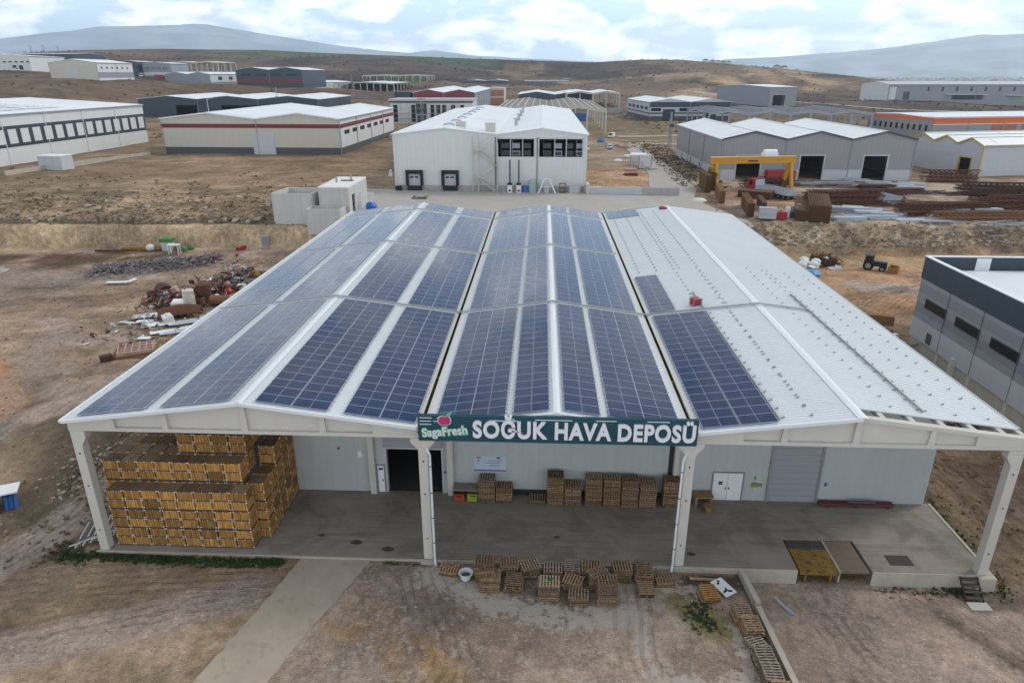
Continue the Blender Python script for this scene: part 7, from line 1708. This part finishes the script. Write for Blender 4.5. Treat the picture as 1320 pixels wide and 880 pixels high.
# weathered timber heap
mb = MB(); rt = random.Random(6)
for i in range(1500):
    t_ = rt.random(); cx_ = -43+t_*17; cy_ = 67.5+t_*7.5+rt.gauss(0,2.0)*(.6+.6*math.sin(math.pi*t_)); hgt_ = max(0,1.25*math.exp(-((cy_-(67.5+t_*7.5))/2.6)**2))*rt.random(); a_ = rt.uniform(0,3.14); l_ = rt.uniform(.5,1.7)
    z_ = -.1+hgt_; mb.bar((cx_-l_*math.cos(a_)/2,cy_-l_*math.sin(a_)/2,z_+rt.uniform(0,.25)),(cx_+l_*math.cos(a_)/2,cy_+l_*math.sin(a_)/2,z_+rt.uniform(0,.4)),rt.uniform(.07,.16),.06, rt.choice([0,0,0,1,2]))
o = stuff(mb.build('timber_heap', [M['purple_grey'], mat('bleached_timber', (.33,.30,.31), .9, var=.3, scale=3), M['wood_dark']])); tag(o, 'long heap of broken weathered grey timber on the left ground', 'timber heap')
mb = MB(); mb.bar((-2,0,.3),(1.2,.2,.4),.7,.12); mb.bar((1.2,.2,.4),(1.9,1.3,.6),.6,.12); o = put(mb.build('metal_sheet', M['white_paint']), -34.8, 60.8); tag(o, 'long bent white gutter lying before the timber heap', 'sheet')
mb = MB(); mb.lathe([(0,0),(.9,.1),(1.1,.7),(.8,1.4),(.2,1.7),(0,1.7)],(0,0,0),10); o = put(mb.build('sack', M['plaster'], smooth=True), -41.8, 82.4); o.scale = (.75,.6,.7); tag(o, 'round white sack before the cut bank at left', 'sack')
sb = empty('skip', (-38.8,83.0,hz(-38.8,83)), 0, 'green and grey bin standing at the foot of the cut bank', 'bin'); mb = MB(); mb.prism([(-.8,0),(.8,0),(1.0,1.6),(-1.0,1.6)],'y',-.7,.7); mb.build('body', M['lightgrey_panel'], sb); mb = MB(); mb.box(-1.1,1.1,-.8,.8,1.6,2.2); mb.build('lid', M['green'], sb)
for k, (x_, y_) in enumerate([(-36.0,82.6),(-34.8,83.4)]): mb = MB(); mb.lathe([(0,0),(.8,0),(.9,.8),(.5,1.5),(0,1.6)],(0,0,0),9); o = put(mb.build('green_sack', M['green']), x_, y_); o.scale = (.7,.6,.6); tag(o, 'bright green sack, %s of two by the white stool frame' % ('left' if k == 0 else 'right'), 'sack')
mb = MB(); 
for sx in (-.9,.9):
    for sy in (-.4,.4): mb.bar((sx,sy,0),(sx,sy,1.7),.12)
mb.box(-1,1,-.5,.5,1.65,1.78); o = put(mb.build('table_frame', M['white_paint']), -36.2, 80.2); tag(o, 'white table frame standing before the green sacks', 'table')
mb = MB(); mb.bar((-47,82.2,.25),(-40.2,82.8,.35),.4,.5); mb.bar((-40.0,83.2,.25),(-37.2,83.4,.25),.4,.4); o = mb.build('steel_beam', mat('ochre_beam', (.30,.17,.02), .7, var=.2)); tag(o, 'long ochre steel beam at the foot of the left cut bank', 'beam')
mb = MB(); mb.bar((-51,80.6,.2),(-43.5,80.6,.3),.3,.3); o = mb.build('steel_beam', M['rust_dark']); tag(o, 'long dark rusty beam before the ochre beam at left', 'beam')
mb = MB(); mb.cbox((0,0,.3),(1.6,.8,.5),.3); mb.cbox((.5,.3,.5),(.8,.5,.5),.9); o = put(mb.build('red_canister', M['red']), -25.5, 83.2); tag(o, 'red crushed canister near the left bank end', 'canister')
mb = MB(); mb.cbox((0,0,.9),(1.3,1.0,1.7),.2,0,(.1,.1)); mb.cbox((.0,-.1,1.8),(1.5,1.2,.12),.2); o = put(mb.build('grey_cabinet', M['steel_grey']), -21.2, 84.6, 0, .6); tag(o, 'grey cabinet lodged in the bank below the square tank', 'cabinet')
# right of the hall
for k, (x_, y_) in enumerate([(71.6,73.6),(72.6,75.2),(73.8,74.4),(74.8,76.2),(73.2,77.2)]): mb = MB(); mb.lathe([(0,0),(.75,0),(.85,.6),(.8,1.2),(.4,1.5),(0,1.5)],(0,0,0),10); o = put(mb.build('bulk_bag', M['plaster']), x_, y_); tag(o, 'white bulk bag, %s from the left beside the hall right edge' % ORD[k+1], 'bag', 'white bulk bags right of the hall')
mb = MB(); mb.lathe([(0,0),(1.0,.1),(1.2,.5),(.6,1.0),(0,1.1)],(0,0,0),9); o = put(mb.build('tarpaulin', mat('tarp_blue', (.06,.25,.50), .5, var=.2)), 72.0, 70.6); o.scale = (1.4,1,1); tag(o, 'light blue crumpled tarpaulin beside the white bulk bags', 'tarpaulin')
for k, (x_, y_, m_, lb) in enumerate([(76.2,79.6,'rust_dark','dark rusty block left in the brown scrap group right of the hall'),(77.8,80.2,'rust','brown rusty block at the top of the scrap group right of the hall'),(78.6,78.4,'rust','brown rusty block at the right of the scrap group by the hall'),(76.8,77.4,'rust_dark','low dark scrap in front of the brown scrap group')]):
    e_ = empty('scrap_block', (x_,y_,hz(x_,y_)), k*.5, lb, 'scrap'); mb = MB(); mb.cbox((0,0,.6),(1.6,1.2,1.2),0,0,(.15,.1)); mb.build('block', M[m_], e_); mb = MB(); mb.bar((-1.1,.3,.9),(1.3,-.3,1.3),.18); mb.bar((-.5,-.9,.3),(.3,.8,1.5),.14); mb.build('bar', M['rust'], e_)
mb = MB(); mb.cbox((0,0,.1),(2.2,1.2,.08),.2,0,(.06,0)); mb.cbox((.6,.4,.2),(1.2,.8,.06),.7); o = put(mb.build('metal_sheet', M['steel_white']), 77.8, 75.6); tag(o, 'small pale sheets lying in front of the brown scrap group', 'sheet')
mb = MB(); mb.prism([(-.6,0),(.6,0),(.5,1.2),(-.5,1.2)],'y',-2.4,2.4); o = put(mb.build('rusty_trough', M['rust_light']), 71.4, 47.4, 1.25, .5); tag(o, 'long rusty brown trough beside the grey navy-topped building corner', 'trough')
mb = MB(); mb.cbox((0,0,.4),(3.2,1.6,.08),.3,0,(.08,.05)); mb.cbox((.6,-.4,.2),(2.8,1.2,.08),.1); o = put(mb.build('metal_sheet', M['steel_white']), 70.6, 45.2); tag(o, 'pale sheets lying before the rusty trough', 'sheet')
mb = MB(); mb.cbox((0,0,.3),(2.0,1.0,.5),.5); mb.bar((-1.2,0,.5),(1.4,.6,.7),.2); mb.bar((-1,-.6,.2),(1.6,-.2,.4),.16); o = put(mb.build('scrap_bars', M['rust_dark']), 71.0, 43.4); tag(o, 'dark rusty bars heaped below the pale sheets', 'scrap')
# plot right of the cold store
for k, (x_, y_, m_, lb) in enumerate([(53.6,158,'pink','pinkish brick stack in front of the small site cabin'),(52.6,150,'red_band','dark red sheet stack nearest on the dirt plot')]):
    mb = MB(); [mb.box(-1.8+.2*i,1.8-.1*i,-1+.1*i,1,.02+.22*i,.2+.22*i) for i in range(3)]; o = put(mb.build('brick_stack', M[m_]), x_, y_, .2); tag(o, lb, 'stack')
mb = MB(); [mb.cbox((rd.uniform(-2,2),rd.uniform(-2,2),.15+.1*i),(1.6,.9,.06),rd.uniform(0,3)) for i in range(8)]; o = put(mb.build('sheet_heap', M['steel_white']), 59.0, 162); tag(o, 'heap of pale broken sheets right of the small site cabin', 'heap')
for k, (x_, y_, lb) in enumerate([(52.0,178,'white insulation slabs left of the larger site cabin'),(56.5,192,'white slabs behind the larger site cabin'),(44,212,'flat white board on the dirt plot left of the hatchback')]): mb = MB(); [mb.cbox((.3*i,.5*i,.2+.2*i),(2.6,1.6,.16),.3*i) for i in range(3)]; o = put(mb.build('insulation_slab', M['white_paint']), x_, y_, .4); tag(o, lb, 'slabs')
mb = MB(); mb.lathe([(0,0),(1.8,0),(1.4,.9),(.5,1.5),(0,1.6)],(0,0,0),10); o = put(mb.build('tarpaulin', M['blue']), 51.8, 240); tag(o, 'blue covered mound on the dirt plot beyond the hatchback', 'tarpaulin')
mb = MB(); [mb.cbox((rd.uniform(-2.5,2.5),rd.uniform(-6,6),.4),(1.6,1.6,.9),rd.uniform(0,3)) for i in range(14)]; o = put(mb.build('rubble_heap', M['pink']), 58.8, 222); stuff(tag(o, 'heap of broken brick rubble between the hatchback and the road', 'rubble'))
mb = MB(); mb.lathe([(0,0),(1.6,0),(1.2,.4),(0,.5)],(0,0,0),9); o = put(mb.build('white_sack', M['plaster']), 62.5, 111.0, 0, .1); tag(o, 'small white heap on the apron near its right end', 'sack')
mb = MB(); mb.cbox((0,0,.4),(3.2,2.0,.12),.1); mb.cbox((0,.5,.6),(3.0,1.4,.12),.2); mb.box(-1.6,1.6,-.8,.8,-.4,.35); o = put(mb.build('insulation_slab', M['white_paint']), 41.2, 120.4, 0, .4); tag(o, 'white slab stack on the dirt just right of the cold store', 'slabs')
mb = MB(); mb.prism([(-.5,0),(.5,0),(.15,1.6),(-.15,1.6)],'y',-.5,.5); o = put(mb.build('white_post', M['white_paint']), -9.5, 140); tag(o, 'small white marker on the soil bank left of the cold store', 'marker')

# ------------------------------------------------------------------ loose stones, weeds
def rocks(name, label, pts_, m_):
    mb = MB(); ro = random.Random(1)
    for x_, y_, s in pts_:
        z_ = hz(x_, y_) if False else 0
    P = np.array(pts_); Z = ht(P[:,0], P[:,1])
    for (x_, y_, s), z_ in zip(pts_, Z):
        v = []
        for sx in (-1,1):
            for sy in (-1,1):
                for sz in (-1,1): v.append((x_+sx*s*ro.uniform(.45,1), y_+sy*s*ro.uniform(.45,1), z_+sz*s*ro.uniform(.3,.75)))
        mb.add(v, [(0,1,3,2),(4,6,7,5),(0,4,5,1),(2,3,7,6),(0,2,6,4),(1,5,7,3)], ro.choice([0,0,1,1,2]))
    return stuff(tag(mb.build(name, m_), label, 'stones'))
ms = [mat('stone_tan', (.26,.205,.14), .95, var=.2), mat('stone_brown', (.20,.15,.10), .95, var=.2), mat('stone_pale', (.36,.32,.26), .95, var=.15)]
ro = random.Random(21); p1 = []
for i in range(2600):
    x_ = ro.uniform(62,150); yb_ = float(np.interp(x_, YBX, YBY)); p1.append((x_, yb_+.6+abs(ro.gauss(0,2.4)), ro.choice([.06,.08,.1,.12,.15,.2,.35])))
for i in range(700):
    x_ = ro.uniform(-120,-14); yb_ = float(np.interp(x_, YBX, YBY)); p1.append((x_, yb_+3+abs(ro.gauss(0,10)), ro.choice([.2,.25,.3,.4,.5,.65])))
for i in range(3200):
    x_ = ro.uniform(-120,-14); yb_ = float(np.interp(x_, YBX, YBY)); p1.append((x_, yb_+3+abs(ro.gauss(0,16)), ro.choice([.05,.06,.08,.1,.13,.2])))
rocks('bank_rubble', 'tan stones and clods scattered over the earth banks', p1, ms)
p2 = []
for i in range(900): p2.append((ro.uniform(-40,-2), ro.uniform(-6,80), ro.choice([.04,.05,.07,.1])))
for i in range(260): a = ro.gauss(0,1.6); p2.append((-6.2+a, 8.0+ro.gauss(0,2.6), ro.choice([.05,.07,.1,.14,.2])))
for i in range(900): p2.append((ro.uniform(42.8,58), ro.uniform(-12,-.4), ro.choice([.02,.03,.03,.05])))
for i in range(500): p2.append((ro.uniform(16,42), ro.uniform(-12,-.6), ro.choice([.02,.03,.04])))
for i in range(500): p2.append((ro.uniform(-8,14), ro.uniform(-12,-.6), ro.choice([.02,.03,.04,.05])))
for i in range(500): p2.append((ro.uniform(59,72), ro.uniform(-4,70), ro.choice([.05,.07,.1,.16])))
rocks('loose_stones', 'small stones and crumbs scattered over the yards around the hall', p2, ms)
def weeds(name, label, pts_, m_):
    mb = MB(); rw = random.Random(3); P = np.array(pts_); Z = ht(P[:,0], P[:,1])
    for (x_, y_, s), z_ in zip(pts_, Z):
        for k in range(9):
            a = rw.uniform(0,6.28); t_ = rw.uniform(.25,1.0)*s; h_ = s*rw.uniform(.3,.9); dx, dy = math.cos(a)*t_, math.sin(a)*t_; w_ = .12*s
            bx_, by_ = x_+rw.uniform(-.4,.4)*s, y_+rw.uniform(-.4,.4)*s
            mb.add([(bx_-dy/t_*w_,by_+dx/t_*w_,z_-.02),(bx_+dy/t_*w_,by_-dx/t_*w_,z_-.02),(bx_+dx*.7+dy/t_*w_,by_+dy*.7-dx/t_*w_,z_+h_),(bx_+dx,by_+dy,z_+h_*.75)], [(0,1,2,3)], rw.choice([0,1]))
    return stuff(tag(mb.build(name, m_), label, 'plants'))
mg_ = [mat('weed_dark', (.022,.045,.012), .8, var=.3, scale=5), mat('weed_green', (.045,.075,.02), .8, var=.3, scale=5)]
mdry = [mat('dry_weed', (.17,.125,.07), .9, var=.3, scale=3), mat('dry_olive', (.095,.075,.05), .9, var=.3, scale=3)]
rw_ = random.Random(14); pw = []
for i in range(420): pw.append((rw_.uniform(-2.5,12.6), -.45-abs(rw_.gauss(0,.28)), rw_.uniform(.08,.26)))
for i in range(60): pw.append((rw_.gauss(-2.4,.9), rw_.gauss(-.6,.5), rw_.uniform(.08,.25)))
for i in range(110): pw.append((rw_.gauss(39.0,.55), rw_.gauss(-4.0,.7), rw_.uniform(.06,.22)))
for i in range(40): pw.append((rw_.uniform(19,24), -.4-abs(rw_.gauss(0,.15)), rw_.uniform(.08,.2)))
for i in range(70): pw.append((rw_.uniform(50.8,60), -.35-abs(rw_.gauss(0,.4)), rw_.uniform(.06,.2)))
for i in range(70): pw.append((58.6+abs(rw_.gauss(0,.6)), rw_.uniform(-1,10), rw_.uniform(.1,.3)))
for i in range(40): pw.append((rw_.gauss(56.0,.4), rw_.gauss(-.5,.2), rw_.uniform(.1,.25)))
weeds('grass', 'green grass and weeds growing along the platform edge', pw, mg_)
pd = []
for i in range(700): pd.append((rw_.uniform(62.5,75), rw_.uniform(130,240), rw_.uniform(.2,.7)))
for i in range(900): pd.append((rw_.uniform(-60,-2), rw_.uniform(4,80), rw_.uniform(.06,.2)))
for i in range(900): x_ = rw_.uniform(-120,-16); pd.append((x_, float(np.interp(x_,YBX,YBY))+1.8+abs(rw_.gauss(0,8)), rw_.uniform(.12,.4)))
for i in range(420): x_ = rw_.uniform(-130,-16); pd.append((x_, float(np.interp(x_,YBX,YBY))+3+abs(rw_.gauss(0,22)), rw_.uniform(.25,.7)))
for i in range(260): pd.append((rw_.uniform(80,200), rw_.uniform(240,360), rw_.uniform(.5,1.4)))
for i in range(260): pd.append((rw_.uniform(-130,-20), rw_.uniform(225,300), rw_.uniform(.5,1.2)))
for i in range(700): pd.append((59+abs(rw_.gauss(0,6)), rw_.uniform(0,80), rw_.uniform(.08,.28)))
for i in range(500): pd.append((69+rw_.gauss(0,1.6), rw_.uniform(18,46), rw_.uniform(.15,.45)))
for i in range(250): pd.append((-3.5+rw_.gauss(0,1.6), rw_.uniform(-2,30), rw_.uniform(.08,.3)))
ps = []
for i in range(1500):
    r_ = rw_.uniform(420,1250); a = R(rw_.uniform(-38,33)); ps.append((CAM.x+r_*math.sin(a), CAM.y+r_*math.cos(a), rw_.uniform(.6,1.5)*(.6+r_/1200)))
weeds('hill_scrub', 'dark low scrub dotted over the far brown hills', ps, [mat('scrub_dark', (.05,.045,.032), .95, var=.3), mat('scrub_olive', (.075,.065,.04), .95, var=.3)])
weeds('dry_weeds', 'dry tan and olive weeds scattered over the waste ground', pd, mdry)
